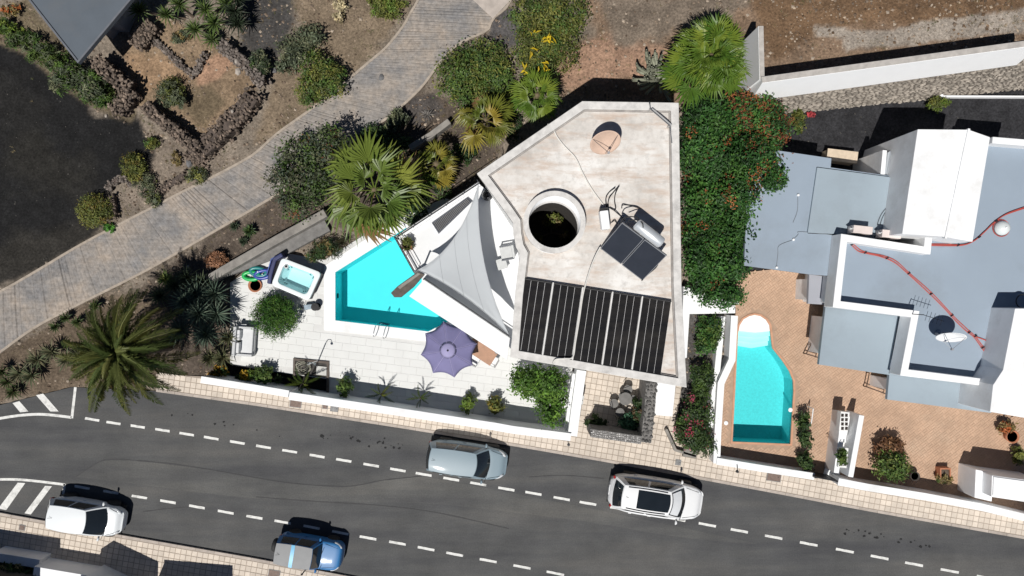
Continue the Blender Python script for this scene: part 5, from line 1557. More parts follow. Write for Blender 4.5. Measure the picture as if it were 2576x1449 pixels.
# ------------------------------------------------------------------ parked cars
CGLASS = plain('car_glass', (.012, .016, .02), .06, .1, 2, spec=.8)
CTRIM = plain('black_trim', (.018, .018, .019), .7, .1, 6)
LENS = plain('lamp_lens', (.6, .62, .64), .12, .05, 6, spec=.7)
TAIL = plain('tail_lens', (.30, .012, .012), .2, .05, 6)
RIMM = plain('alloy', (.5, .5, .51), .3, .05, 6, metal=.8)
def lerp(a, b, t): return a + (b - a) * t
def interp(tab, x):
    if x <= tab[0][0]: return tab[0][1]
    for (x0, y0), (x1, y1) in zip(tab, tab[1:]):
        if x <= x1:
            t = (x - x0) / (x1 - x0); t = t * t * (3 - 2 * t)
            return y0 + (y1 - y0) * t
    return tab[-1][1]
def patch(c, b0, b1, c0, c1, nu, nv, u0=0, u1=1, v0=0, v1=1, off=0.0):
    """grid over a curved four-cornered panel; c = corners (u0v0, u1v0, u1v1, u0v1)"""
    c = [Vector(q) for q in c]; b0, b1, c0, c1 = (Vector(q) for q in (b0, b1, c0, c1))
    def P(u, v):
        p = (c[0] * (1 - u) + c[1] * u) * (1 - v) + (c[3] * (1 - u) + c[2] * u) * v
        return p + (b0 * (1 - v) + b1 * v) * (1 - (2 * u - 1) ** 2) + (c0 * (1 - u) + c1 * u) * (1 - (2 * v - 1) ** 2)
    v_, f = [], []
    for j in range(nv + 1):
        for i in range(nu + 1):
            u = lerp(u0, u1, i / nu); v = lerp(v0, v1, j / nv)
            p = P(u, v)
            n = (P(min(1, u + .01), v) - P(max(0, u - .01), v)).cross(P(u, min(1, v + .01)) - P(u, max(0, v - .01))).normalized()
            v_.append(p + n * off)
    for j in range(nv):
        for i in range(nu):
            a = j * (nu + 1) + i
            f.append((a, a + 1, a + nu + 2, a + nu + 1))
    return v_, f

def car(name, label, px, py, rot, L, Wd, Ht, paint, deck, gh, roofm=None, pano=False, spare=False, boxy=0.0, rails=False, stripe=None, trim_side=False, shade=False):
    p = at(px, py, .6)
    t = thing(name, label, 'car', (p.x, p.y, 0.014), rot, local=True)
    hl, hw = L / 2, Wd / 2
    pf, pr = (2.7 + boxy * 5, 4.6 + boxy * 6)
    xs = [-1, -.992, -.97, -.93, -.86, -.75, -.6, -.45, -.3, -.15, 0, .15, .3, .45, .6, .72, .82, .89, .94, .97, .988, .997]
    xs[-1] = 1.0
    v, f = [], []
    sec = None
    for x in xs:
        k = max(.0, 1 - abs(x) ** (pf if x > 0 else pr))
        w = hw * (.40 + .60 * k ** .45)
        e = k ** .16 if abs(x) > .8 else 1.0
        zd = interp(deck, x)
        zl = .24
        ztop = lerp(.62, zd, max(0, min(1, (k / .30)) ) ** .5) if abs(x) > .8 else zd
        rows = [(.86, zl), (.95, zl + .06), (1.0, .50), (1.005, .66), (.985, lerp(.66, ztop, .6)), (.95, ztop - .04), (.88, ztop), (.55, ztop + .025), (0, ztop + .035)]
        rows = rows + [(-a, z) for a, z in rows[-2::-1]]
        sec = len(rows)
        for a, z in rows: v.append((x * hl, a * w, z))
    for i in range(len(xs) - 1):
        for j in range(sec - 1):
            a = i * sec + j
            f.append((a, a + sec, a + sec + 1, a + 1))
    f.append(tuple(range(sec))); f.append(tuple(range((len(xs) - 1) * sec, len(xs) * sec))[::-1])
    body = MB().add(v, f).build('body', paint, t, True, subsurf=1)
    MB().box((0, 0, .22), (L * .9, Wd * .84, .12)).build('underbody', CTRIM, t)
    # greenhouse
    xf0, xf1, xr1, xr0, wb, wt = gh          # windscreen base/top, rear window top/base (metres), half widths
    zb_f, zb_r = interp(deck, xf0 / hl), interp(deck, xr0 / hl)
    zt = Ht - .05
    FB = [Vector((xf0, s * wb, zb_f - .02)) for s in (1, -1)]; FT = [Vector((xf1, s * wt, zt - .03)) for s in (1, -1)]
    RT = [Vector((xr1, s * wt * .97, zt - .02)) for s in (1, -1)]; RB = [Vector((xr0, s * wb * .96, zb_r - .02)) for s in (1, -1)]
    bf, bt, brt, brb = (.20, 0, .01), (.12, 0, .045), (-.06, 0, .045), (-.10, 0, .0)
    if boxy: bf, bt, brt, brb = (.06, 0, .01), (.04, 0, .035), (-.02, 0, .035), (-.03, 0, 0)
    z0 = (0, 0, 0); sb = (0, .03, .0); sbn = (0, -.03, 0)
    top = (0, 0, .03)
    W_ = dict(c=(FB[1], FB[0], FT[0], FT[1]), b0=bf, b1=bt, c0=(0, -.02, .02), c1=(0, .02, .02))
    R_ = dict(c=(RB[0], RB[1], RT[1], RT[0]), b0=brb, b1=brt, c0=(0, .02, .02), c1=(0, -.02, .02))
    SL = dict(c=(FB[0], RB[0], RT[0], FT[0]), b0=(0, .04, 0), b1=(0, .045, .03), c0=(0, .02, .02), c1=(0, .02, .02))
    SR = dict(c=(RB[1], FB[1], FT[1], RT[1]), b0=(0, -.04, 0), b1=(0, -.045, .03), c0=(0, -.02, .02), c1=(0, -.02, .02))
    RF = dict(c=(FT[1], FT[0], RT[0], RT[1]), b0=bt, b1=brt, c0=(0, -.045, .03), c1=(0, .045, .03))
    cab = MB()
    for d in (W_, R_, SL, SR): cab.add(*patch(nu=8, nv=5, **d))
    cab.build('cabin', paint, t, True)
    rf = MB().add(*patch(nu=10, nv=12, **RF)).build('roof', roofm or paint, t, True)
    MB().add(*patch(nu=10, nv=6, u0=.05, u1=.95, v0=.03, v1=.97, off=.012, **W_)).build('windscreen', CGLASS, t, True)
    MB().add(*patch(nu=10, nv=6, u0=.08, u1=.92, v0=.10, v1=.93, off=.012, **R_)).build('rear_window', CGLASS, t, True)
    for d, rev in ((SL, False), (SR, True)):
        for (a, c_) in ((.10, .48), (.52, .90)):
            if rev: a, c_ = 1 - c_, 1 - a
            MB().add(*patch(nu=6, nv=4, u0=a, u1=c_, v0=.10, v1=.90, off=.012, **d)).build('side_window', CGLASS, t, True)
    if pano:
        MB().add(*patch(nu=8, nv=8, u0=.13, u1=.87, v0=.03, v1=.70, off=.012, **RF)).build('glass_roof', CGLASS, rf, True)
    if shade:
        MB().add(*patch(nu=8, nv=4, u0=.09, u1=.91, v0=.30, v1=.93, off=.020, **W_)).build('sunshade', plain('silver_sunshade', (.72, .74, .76), .5, .03, 4), t, True)
    if stripe:
        MB().add(*patch(nu=8, nv=2, u0=.0, u1=1, v0=.48, v1=.58, off=.012, **RF)).build('roof_band', stripe, rf, True)
    if rails:
        for s_ in (0, 1):
            P = [patch(u0=.06 if s_ else .94, u1=.07 if s_ else .95, v0=q, v1=q + .01, nu=1, nv=1, off=.035, **RF)[0][0] for q in (.08, .3, .5, .7, .92)]
            MB().tube(P, .02, 6).build('roof_rail', CTRIM if roofm is None else STEEL, rf, True)
    MB().tube([(xr1 + .25, 0, zt + .03), (xr1 + .08, 0, zt + .16)], .008, 5).build('aerial', CTRIM, rf)
    # wipers, bonnet seams, door seams
    for s_ in (-1, 1):
        MB().tube([(xf0 + .12, s_ * .45, zb_f + .03), (xf0 + .02, s_ * .45 - .45, zb_f + .06)], .012, 4).build('wiper', CTRIM, t)
        xm = xf0 - .12
        mm = MB().lathe((0, 0, 0), [(.0, -.07), (.7, -.06), (1.0, .0), (.7, .06), (.0, .07)], 12)
        mm.v = [(xm + q[0] * .06 - abs(q[1]) * .02, s_ * (hw + .05) + q[1] * .12, zb_f + .04 + q[2]) for q in mm.v]
        mm = mm.build('door_mirror', paint, t, True)
        MB().box((xm, s_ * (hw - .03), zb_f + .02), (.06, .14, .05)).build('mirror_arm', CTRIM, mm)
        for xx in ((xf0 + xr0) / 2 + .25, (xf0 + xr0) / 2 - .75):
            MB().box((xx, s_ * (hw + .006), .80), (.16, .025, .03)).build('door_handle', paint, t)
        k = 1 - .80 ** pf
        hlw = hw * (.42 + .58 * (1 - .86 ** pf) ** .42)
        m = MB(); zz = interp(deck, .86) - .03
        hx = hl * .84; hy = hw * (.40 + .60 * (1 - .84 ** pf) ** .45) * .86; ha = s_ * -.55
        m.lathe((0, 0, 0), [(.0, .03), (.8, .015), (1.0, -.05), (.8, -.12)], 14)
        m.v = [(hx + q[0] * .26 * math.cos(ha) - q[1] * .085 * math.sin(ha), hy * s_ + q[0] * .26 * math.sin(ha) + q[1] * .085 * math.cos(ha), zz - .02 + q[2]) for q in m.v]
        m.build('headlight', LENS, t, True)
        MB().box((-hl * .935, s_ * hw * .70, interp(deck, -.9) - .2), (.1, .22, .18), s_ * .45).build('tail_light', TAIL, t, bevel=.02)
        for xx in (hl * .60, -hl * .60):
            yy = s_ * (hw - .10)
            r_ = .33
            wh = MB().lathe((xx, yy, r_), [(r_ - .1, -.1), (r_ - .02, -.105), (r_, -.06), (r_, .06), (r_ - .02, .105), (r_ - .1, .1)], 22, 'y').build('wheel', BLACK_RUBBER, t, True)
            MB().lathe((xx, yy + s_ * .085, r_), [(.0, .0), (.06, .015 * s_), (.2, .01 * s_), (.24, .0)], 18, 'y').build('rim', RIMM, wh, True)
    MB().box((hl * .975, 0, .45), (.06, Wd * .5, .18)).build('grille', CTRIM, t, bevel=.02)
    MB().box((hl * .995, 0, .36), (.03, .5, .11)).build('number_plate', WHITE_CLEAN, t)
    MB().box((-hl * .998, 0, .62), (.03, .5, .11)).build('number_plate', WHITE_CLEAN, t)
    MB().box((-hl * .985, 0, .42), (.07, Wd * .7, .14)).build('rear_bumper', CTRIM, t, bevel=.02)
    # bonnet shut lines
    for s_ in (-1, 1):
        MB().tube([(lerp(xf0 + .15, hl * .86, q), s_ * lerp(wb * .92, hw * .62, q), interp(deck, lerp(xf0 + .15, hl * .86, q) / hl) + .012) for q in (0, .25, .5, .75, 1)], .008, 4).build('bonnet_seam', CTRIM, t)
    if spare:
        sp_ = MB().lathe((-hl - .10, .1, .85), [(.0, -.1), (.28, -.11), (.34, -.05), (.34, .07), (.28, .1)], 22, 'x').build('spare_wheel', BLACK_RUBBER, t, True)
        MB().lathe((-hl - .21, .1, .85), [(.0, -.01), (.2, .0)], 16, 'x').build('hub_cover', CTRIM, sp_)
    if trim_side:
        for s_ in (-1, 1): MB().box((0, s_ * (hw + .004), .5), (L * .62, .02, .08)).build('side_trim', CTRIM, t)
    return t

SILVER = plain('silver_blue_paint', (.215, .285, .33), .5, .02, 1, coat=.25)
CWHITE = plain('white_car_paint', (.76, .77, .78), .4, .01, 1, coat=.7)
CWHITE2 = plain('white_hatch_paint', (.72, .75, .77), .4, .01, 1, coat=.7)
BLUEP = plain('blue_car_paint', (.022, .15, .37), .5, .03, 1, coat=.3)
GREYTOP = plain('grey_soft_top', (.27, .275, .28), .8, .05, 3)
a = math.radians(-9.5)
car('parked_car', 'silver blue estate car parked against the pavement above the dashed line', 1175, 1156, math.radians(-8), 4.15, 1.76, 1.60, SILVER,
    [(-1, .80), (-.95, .95), (-.5, 1.0), (.2, 1.0), (.55, .96), (.85, .86), (1, .66)], (1.02, .42, -1.80, -1.98, .78, .575), trim_side=True)
car('parked_car', 'large white car with black glass roof parked on the dashed line', 1649, 1249, math.radians(-9), 4.85, 1.98, 1.62, CWHITE,
    [(-1, .82), (-.93, 1.0), (-.5, 1.04), (.1, 1.02), (.5, .98), (.85, .86), (1, .64)], (1.25, .5, -1.82, -2.22, .84, .60), pano=True, rails=True, shade=True)
car('parked_car', 'white hatchback parked half on the pavement at the left', 218, 1298, math.radians(-9.5), 3.85, 1.72, 1.50, CWHITE2,
    [(-1, .78), (-.93, .92), (-.5, .96), (.2, .95), (.55, .92), (.85, .82), (1, .62)], (1.10, .34, -1.45, -1.80, .76, .60))
car('parked_car', 'small blue off-road car with grey roof and spare wheel at the bottom', 782, 1385, math.radians(-9.5), 3.35, 1.52, 1.68, BLUEP,
    [(-1, .95), (-.9, 1.0), (0, 1.0), (.4, .98), (.8, .95), (.95, .90), (1, .8)], (.62, .30, -1.52, -1.62, .68, .53), roofm=GREYTOP, spare=True, boxy=1.0, stripe=plain('sky_blue_band', (.08, .38, .62), .4, .03, 1))
# ------------------------------------------------------------------ vegetation
def rotmat(axis_z, spin):
    q = Vector(axis_z).to_track_quat('Z', 'Y')
    return q

def leaves(blobs, n, size, cols, seed, clump=26, aspect=.45, up=.55, spread=.16, inner=.3, flowers=None, fl_n=0, fl_cols=None):
    """leaf clumps through a crown; returns vertex, face, colour arrays"""
    r = np.random.RandomState(seed)
    w = np.array([b[1][0] * b[1][1] for b in blobs]); w = w / w.sum()
    nc = max(6, n // clump)
    which = r.choice(len(blobs), nc, p=w)
    C = np.array([b[0] for b in blobs])[which]; R = np.array([b[1] for b in blobs])[which]
    d = r.normal(size=(nc, 3)); d /= np.linalg.norm(d, axis=1)[:, None]
    d[:, 2] = np.where(d[:, 2] < -.25, -d[:, 2], d[:, 2])
    rad = np.where(r.rand(nc) < inner, r.uniform(.25, .8, nc), r.uniform(.78, 1.06, nc))
    cc = C + d * R * rad[:, None]
    ccol = np.array(cols)[r.randint(len(cols), size=nc)] * r.uniform(.55, 1.5, (nc, 1))
    m = nc * clump
    ci = np.repeat(np.arange(nc), clump)
    sp = R.mean(axis=1)[ci][:, None] * spread * np.array([1, 1, .8])
    pos = cc[ci] + r.normal(size=(m, 3)) * sp
    nr = d[ci] * .6 + np.array([0, 0, up]) + r.normal(size=(m, 3)) * .55
    nr /= np.linalg.norm(nr, axis=1)[:, None]
    t = r.normal(size=(m, 3)); t -= nr * (t * nr).sum(1)[:, None]; t /= np.linalg.norm(t, axis=1)[:, None]
    bt = np.cross(nr, t)
    s = size * r.uniform(.6, 1.4, (m, 1))
    v = np.stack([pos - t * s, pos + bt * s * aspect + nr * s * .12, pos + t * s, pos - bt * s * aspect + nr * s * .12], 1).reshape(-1, 3)
    col = np.repeat(ccol[ci] * r.uniform(.75, 1.25, (m, 1)), 4, 0)
    f = np.arange(m * 4).reshape(-1, 4)
    return v, f, col

def array_obj(name, v, f, col, mat, parent, smooth=False):
    me = bpy.data.meshes.new(name)
    g = ORG.get(parent) if parent is not None else None
    off = np.array(g) if g is not None else np.zeros(3)
    o = bpy.data.objects.new(name, me); COL.objects.link(o)
    if parent is not None: o.parent = parent
    else:
        off = np.array([v[:, 0].mean(), v[:, 1].mean(), v[:, 2].min()]); o.location = off
    me.from_pydata((v - off).tolist(), [], f.tolist())
    ca = me.color_attributes.new('Col', 'FLOAT_COLOR', 'POINT')
    ca.data.foreach_set('color', np.concatenate([col, np.ones((len(col), 1))], 1).astype(np.float32).ravel())
    me.materials.append(mat)
    return o

G_MID = [(.045, .085, .022), (.06, .105, .028), (.035, .07, .02), (.075, .12, .03)]
G_OLIVE = [(.085, .105, .03), (.11, .125, .035), (.065, .085, .028), (.13, .14, .04)]
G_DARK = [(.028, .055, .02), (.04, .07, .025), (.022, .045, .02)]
G_GREY = [(.09, .11, .075), (.065, .085, .06), (.12, .135, .09), (.05, .065, .045)]
G_BLUE = [(.045, .062, .04), (.06, .075, .045), (.035, .05, .038), (.08, .085, .06)]
G_LIME = [(.10, .155, .03), (.13, .18, .035), (.075, .125, .025)]
G_DRY = [(.16, .13, .06), (.13, .11, .05), (.19, .15, .08)]
G_RICH = [(.022, .07, .018), (.03, .09, .02), (.018, .05, .016), (.045, .11, .025)]
RUST = [(.25, .075, .025), (.30, .11, .04), (.20, .065, .03)]
YEL = [(.62, .48, .02), (.7, .55, .04)]
def bush(name, label, blobs_px, h, cols, n, size, seed, group=None, cat='bush', z0=None, fl=None, trunk=True, spread=.16, aspect=.45, inner=.3, zc=.55):
    """blobs_px: (px, py, radius px x, radius px y); the crown sits on the ground below"""
    cx_ = sum(q[0] for q in blobs_px) / len(blobs_px); cy_ = sum(q[1] for q in blobs_px) / len(blobs_px)
    g0 = on_ground(cx_, cy_).z if z0 is None else z0
    base = at(cx_, cy_, g0 + h * zc); base.z = g0
    t = thing(name, label, cat, base, group=group)
    bl = []
    for (x, y, rx, ry) in blobs_px:
        c_ = at(x, y, g0 + h * zc)
        k = (CAM_H - g0 - h * zc) / FOC
        dz = (random.Random(seed * 31 + int(x)).uniform(-.16, .12) * h) if len(blobs_px) > 2 else 0
        bl.append(((c_.x, c_.y, g0 + h * zc + dz), (rx * k * .93, ry * k * .93, h * .44)))
    v, f, col = leaves(bl, n, size, cols, seed, spread=spread, aspect=aspect, inner=inner)
    if z0 is None: v[:, 2] = np.maximum(v[:, 2], g0 + .03)
    array_obj('crown', v, f, np.clip(col * np.array([1.38, 1.30, 1.1]), 0, 1), LEAF, t)
    if trunk:
        m = MB(); rr = random.Random(seed)
        for b_ in bl:
            m.tube([(base.x, base.y, g0), ((base.x + b_[0][0]) / 2 + rr.uniform(-.1, .1), (base.y + b_[0][1]) / 2, g0 + h * .3), (b_[0][0], b_[0][1], g0 + h * .6)], [.05 + h * .02, .04 + h * .012, .02], 6)
            for k in range(3):
                a = rr.uniform(0, 6.28)
                m.tube([(b_[0][0], b_[0][1], g0 + h * .4), (b_[0][0] + b_[1][0] * .6 * math.cos(a), b_[0][1] + b_[1][1] * .6 * math.sin(a), g0 + h * .7)], [.03, .012], 5)
        m.build('trunk', BARK, t, True)
    if fl:
        fcols, fn, fs = fl
        v, f, col = leaves(bl, fn, fs, fcols, seed + 91, clump=40, spread=.15, inner=0, up=.9)
        array_obj('blossom', v, f, col, FLOWER, t)
    return t

bush('shrub', 'broad green shrub at the inner bend of the track', [(1160, 190, 68, 72), (1215, 160, 72, 66), (1190, 240, 55, 40), (1255, 200, 40, 60)], 1.7, G_MID + G_OLIVE[:2], 9000, .075, 1)
bush('shrub', 'olive green shrub thicket at the top centre beside yellow broken leaves', [(1330, 40, 50, 50), (1410, 30, 75, 60), (1400, 110, 70, 65), (1340, 120, 50, 60), (1360, 165, 60, 40)], 1.6, G_OLIVE + G_MID[:2], 11000, .07, 2)
bush('shrub', 'olive shrub on the upper edge of the track, left of centre', [(800, 175, 45, 50), (830, 205, 45, 45), (780, 225, 38, 40)], 1.3, G_OLIVE + G_MID, 5200, .07, 3)
bush('shrub', 'low bright green shrub touching the top of the picture beside the track', [(985, 15, 40, 40), (960, 5, 35, 40)], .8, G_LIME[2:] + G_OLIVE[:2], 3000, .06, 4)
bush('shrub', 'grey green shrub left of the olive shrub above the track', [(740, 130, 40, 40), (780, 95, 36, 32), (725, 165, 25, 25)], .9, G_GREY, 2600, .08, 5, spread=.22)
bush('shrub', 'small pale shrub near the top edge above the grey green shrub', [(860, 15, 28, 22), (850, 45, 18, 14)], .6, [(.35, .31, .22), (.28, .25, .17), (.4, .37, .28)], 900, .06, 6)
bush('shrub', 'round dark bush right of the stone ruin', [(656, 160, 26, 30)], 1.0, G_GREY[1:] + G_DARK, 1800, .07, 7)
bush('shrub', 'round spiky olive bush inside the stone ruin', [(428, 232, 34, 36), (440, 255, 26, 22)], .95, G_GREY[:2] + G_OLIVE[:1], 2400, .08, 8, aspect=.3)
bush('shrub', 'small tuft bush in the orange earth of the ruin', [(455, 95, 24, 18)], .4, G_GREY + G_DRY, 700, .07, 9, aspect=.3)
bush('shrub', 'dark rosette shrubs below the corner of the grey roof', [(190, 195, 42, 38), (228, 215, 40, 40), (165, 215, 30, 30)], 1.4, G_GREY[1:] + G_MID[:2], 4200, .09, 10, aspect=.3)
bush('shrub', 'upright green cactus clump beside the grey roof at the left', [(110, 135, 50, 26), (60, 105, 45, 24), (140, 165, 30, 22)], 1.0, G_MID + G_GREY[:2], 2400, .13, 11, aspect=.18)
bush('shrub', 'sprawling green plant at the top left corner', [(15, 70, 28, 22), (45, 85, 24, 16)], .7, G_LIME + G_MID, 900, .1, 12, aspect=.3)
bush('shrub', 'reddish bush at the top left corner by the roof', [(30, 25, 22, 16)], .6, RUST + G_DRY, 600, .07, 13)
bush('shrub', 'green bush at the lower corner of the ruin, right of the black gravel', [(260, 245, 34, 24), (225, 240, 26, 18)], .7, G_MID + G_GREY[:1], 1500, .09, 14, aspect=.25)
bush('shrub', 'round orange tinged shrub on the edge of the black gravel field', [(238, 530, 43, 42)], .9, G_OLIVE + [(.12, .10, .028)], 3600, .05, 15)
bush('shrub', 'small vivid green plant at the track edge by the black gravel', [(275, 573, 14, 14)], .35, [(.05, .16, .03), (.07, .2, .035)], 500, .05, 16)
bush('shrub', 'two toned shrub above the little stone ring', [(335, 415, 32, 30), (345, 440, 24, 20)], .8, G_OLIVE + [(.125, .105, .028)], 2200, .05, 17)
bush('shrub', 'grey green shrub below the little stone ring', [(365, 465, 26, 34), (385, 500, 20, 22)], .6, G_GREY + G_OLIVE[:1], 1800, .05, 18)
bush('shrub', 'small olive shrub above the little stone ring', [(383, 360, 20, 16)], .5, G_OLIVE + G_MID[:1], 800, .05, 19)
bush('shrub', 'green shrub by the track, right of the stone ring', [(495, 442, 28, 22)], .5, G_OLIVE + G_GREY, 1300, .05, 20)
bush('shrub', 'small brown dry shrub beside a flat stone', [(445, 400, 16, 20)], .4, G_DRY, 500, .05, 21)
bush('shrub', 'reddish brown dry bush near the hot tub wall', [(545, 655, 27, 25)], .7, [(.22, .12, .08), (.27, .15, .10), (.17, .09, .06)], 2000, .05, 22)
bush('shrub', 'grey green bush beside the low grey wall behind the villa', [(1002, 300, 26, 24), (985, 320, 18, 18)], .8, G_GREY, 1500, .08, 23)
bush('shrub', 'dark bush below the big fan palm near the pool', [(825, 625, 40, 26), (795, 640, 26, 18)], .9, G_DARK + G_DRY[:1], 1600, .08, 24, aspect=.22)
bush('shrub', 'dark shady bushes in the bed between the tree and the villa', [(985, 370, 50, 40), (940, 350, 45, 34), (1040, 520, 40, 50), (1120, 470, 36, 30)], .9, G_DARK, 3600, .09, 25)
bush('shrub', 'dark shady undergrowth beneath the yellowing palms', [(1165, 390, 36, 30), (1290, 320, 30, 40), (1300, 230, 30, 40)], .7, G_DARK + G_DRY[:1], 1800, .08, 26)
# tree beside the track
bush('tree', 'blue green tree overhanging the track with reddish lower twigs', [(760, 400, 62, 60), (830, 380, 55, 60), (725, 460, 45, 50), (790, 470, 62, 60), (745, 520, 40, 36), (860, 430, 40, 60)], 3.0, G_BLUE + G_MID[:2], 11500, .075, 30, cat='tree', zc=.6, fl=(RUST, 220, .06))
# red flowering trees between the houses
bush('tree', 'red flowering hedge tree at the top, beside the fan palm', [(1900, 290, 62, 50), (1930, 330, 42, 60), (1850, 280, 50, 50)], 3.0, G_RICH, 8000, .085, 31, cat='tree', group='red flowering trees', zc=.6, fl=(RUST, 4200, .06))
bush('tree', 'dense green tree with few red flowers below the fan palm', [(1770, 310, 60, 70), (1790, 400, 75, 70), (1745, 370, 36, 80)], 3.2, G_RICH, 9500, .085, 32, cat='tree', group='red flowering trees', zc=.6, fl=(RUST, 500, .06))
bush('tree', 'red flowering tree in the middle of the row, reaching over the grey roof', [(1880, 420, 75, 70), (1920, 460, 40, 40), (1840, 500, 60, 50)], 3.2, G_RICH, 8500, .085, 33, cat='tree', group='red flowering trees', zc=.6, fl=(RUST, 1500, .06))
bush('tree', 'dense green tree along the right edge of the villa roof', [(1770, 520, 60, 80), (1800, 600, 75, 60), (1850, 570, 40, 60)], 3.0, G_RICH, 9500, .085, 34, cat='tree', group='red flowering trees', zc=.6, fl=(RUST, 600, .06))
bush('tree', 'lowest green tree of the row, ending at the white walkway', [(1790, 690, 72, 60), (1830, 660, 55, 50), (1810, 745, 55, 34), (1755, 660, 36, 60)], 2.8, G_RICH, 9500, .085, 35, cat='tree', group='red flowering trees', zc=.6, fl=(RUST, 300, .05))
# hedge beside the curved pool
bush('hedge_shrub', 'small green hedge bush below the white walkway', [(1785, 830, 34, 40), (1775, 865, 28, 30)], 1.2, G_MID + G_RICH, 3000, .07, 36, cat='hedge')
bush('hedge_shrub', 'slim green hedge bush left of the kink in the white wall', [(1765, 945, 28, 40), (1760, 985, 22, 26)], 1.1, G_MID + G_DARK, 2200, .07, 37, cat='hedge')
bush('flowering_bush', 'pink and red flowering bush at the pavement by the white wall', [(1750, 1040, 42, 50), (1745, 1090, 48, 44), (1770, 1120, 34, 34), (1720, 1070, 26, 40)], 1.5, G_DARK + G_MID[:1], 5200, .07, 38, cat='bush', fl=([(.5, .10, .16), (.55, .2, .25), (.4, .05, .09)], 750, .055))
t = thing('hedge_planter', 'low grey stone edging around the pink flowering bush', 'planter', at(1720, 1130, .1))
MB().strip([(q.x, q.y) for q in pts([(1676, 1080), (1700, 1133), (1752, 1148)], .4)], .14, 0, .4).build('edging', CONC, t, bevel=.02)
MB().box((at(1735, 1140, .3).x, at(1735, 1140, .3).y, .2), (.7, .4, .4), -.15).build('end_block', CONC, t)
# terrace plants
bush('round_bush', 'round clipped green bush on the white terrace below the hot tub', [(692, 795, 56, 54)], 1.3, [(.03, .085, .015), (.045, .11, .02), (.02, .06, .012), (.07, .13, .03)], 6500, .085, 40, z0=PT_Z, aspect=.2, zc=.5)
bush('tree', 'leafy green tree in the terrace corner by the street wall', [(1330, 945, 45, 28), (1370, 960, 52, 40), (1385, 1010, 40, 40), (1320, 970, 34, 30), (1390, 1045, 28, 22)], 2.6, [(.05, .115, .02), (.065, .14, .025), (.04, .09, .018), (.09, .17, .03)], 7500, .085, 41, cat='tree', z0=.1, zc=.7)
for i, (x, y, rx, ry, h, cols, lab) in enumerate((
    (550, 938, 24, 14, .6, [(.32, .2, .02), (.26, .15, .02)] + G_MID[:1], 'orange leaved plant at the left end of the street wall'),
    (625, 946, 22, 14, .6, [(.34, .22, .02)] + G_LIME[:1], 'orange and green plant behind the street wall, second from the left'),
    (660, 942, 30, 18, .8, G_MID, 'green plant behind the street wall right of the orange ones'),
    (870, 975, 16, 24, 1.0, G_MID + G_OLIVE[:1], 'upright green plant behind the street wall, first one right of the pit'),
    (1247, 1018, 22, 18, .8, G_OLIVE + [(.22, .18, .04)], 'yellowish potted shrub behind the street wall, left of the leafy tree'),
    (1178, 1016, 16, 22, .9, G_LIME, 'lime green upright plant behind the street wall'),
    (2235, 1125, 34, 26, .9, [(.13, .07, .045), (.10, .06, .035), (.16, .09, .05)], 'reddish leaved shrub on the terracotta terrace'),
    (2243, 1170, 40, 34, 1.3, G_MID + G_OLIVE[:1], 'green leafy shrub on the terracotta terrace by the street wall'),
    (2020, 1060, 16, 20, .9, G_DARK + G_MID[:1], 'dark potted plant above the stairs by the curved pool'),
    (2027, 1105, 14, 20, .8, G_DARK, 'dark potted plant beside the curved pool, middle of three'),
    (2023, 1160, 16, 26, .8, G_DARK + G_MID[:1], 'dark plant at the foot of the stairs by the street wall'),
    (2375, 1205, 18, 12, .5, G_DRY + G_MID[:1], 'small plant in the square pot by the right street wall'),
    (2530, 1075, 22, 14, .6, G_DRY + RUST[:1], 'dry reddish plant at the right edge of the terrace'),
    (2560, 1145, 14, 22, .6, G_OLIVE, 'olive plant at the right edge near the shed'),
    (2008, 305, 14, 28, .7, G_OLIVE + G_MID[:1], 'small green bush in the black gravel below the stone wall'),
    (2360, 262, 24, 16, .7, G_LIME + G_OLIVE, 'yellow green bush by the white kerb line'),
    (2038, 292, 10, 8, .4, [(.35, .06, .08)], 'tiny red flowering plant in the black gravel'),
    (1582, 1062, 24, 22, .7, [(.03, .09, .06), (.05, .13, .09)], 'blue green leafy plant on the shaded entrance patio'),
    (1023, 615, 14, 16, .6, [(.09, .06, .035)] + G_OLIVE[:1], 'brown potted plant in the terrace corner over the pool'),
    (2118, 1150, 10, 22, .5, G_MID, 'green plant in the lower white stair planter'))):
    zz = {18: TZ, 19: 1.35}.get(i)
    bush('potted_plant' if i in (8, 9, 11, 18) else 'plant', lab, [(x, y, rx, ry)], h, cols, int(60 + rx * ry * 1.6), .085, 60 + i, cat='plant', aspect=.4, spread=.22, z0=(zz if zz else (PT_Z if i < 19 and i not in (14, 15, 16) else None)))
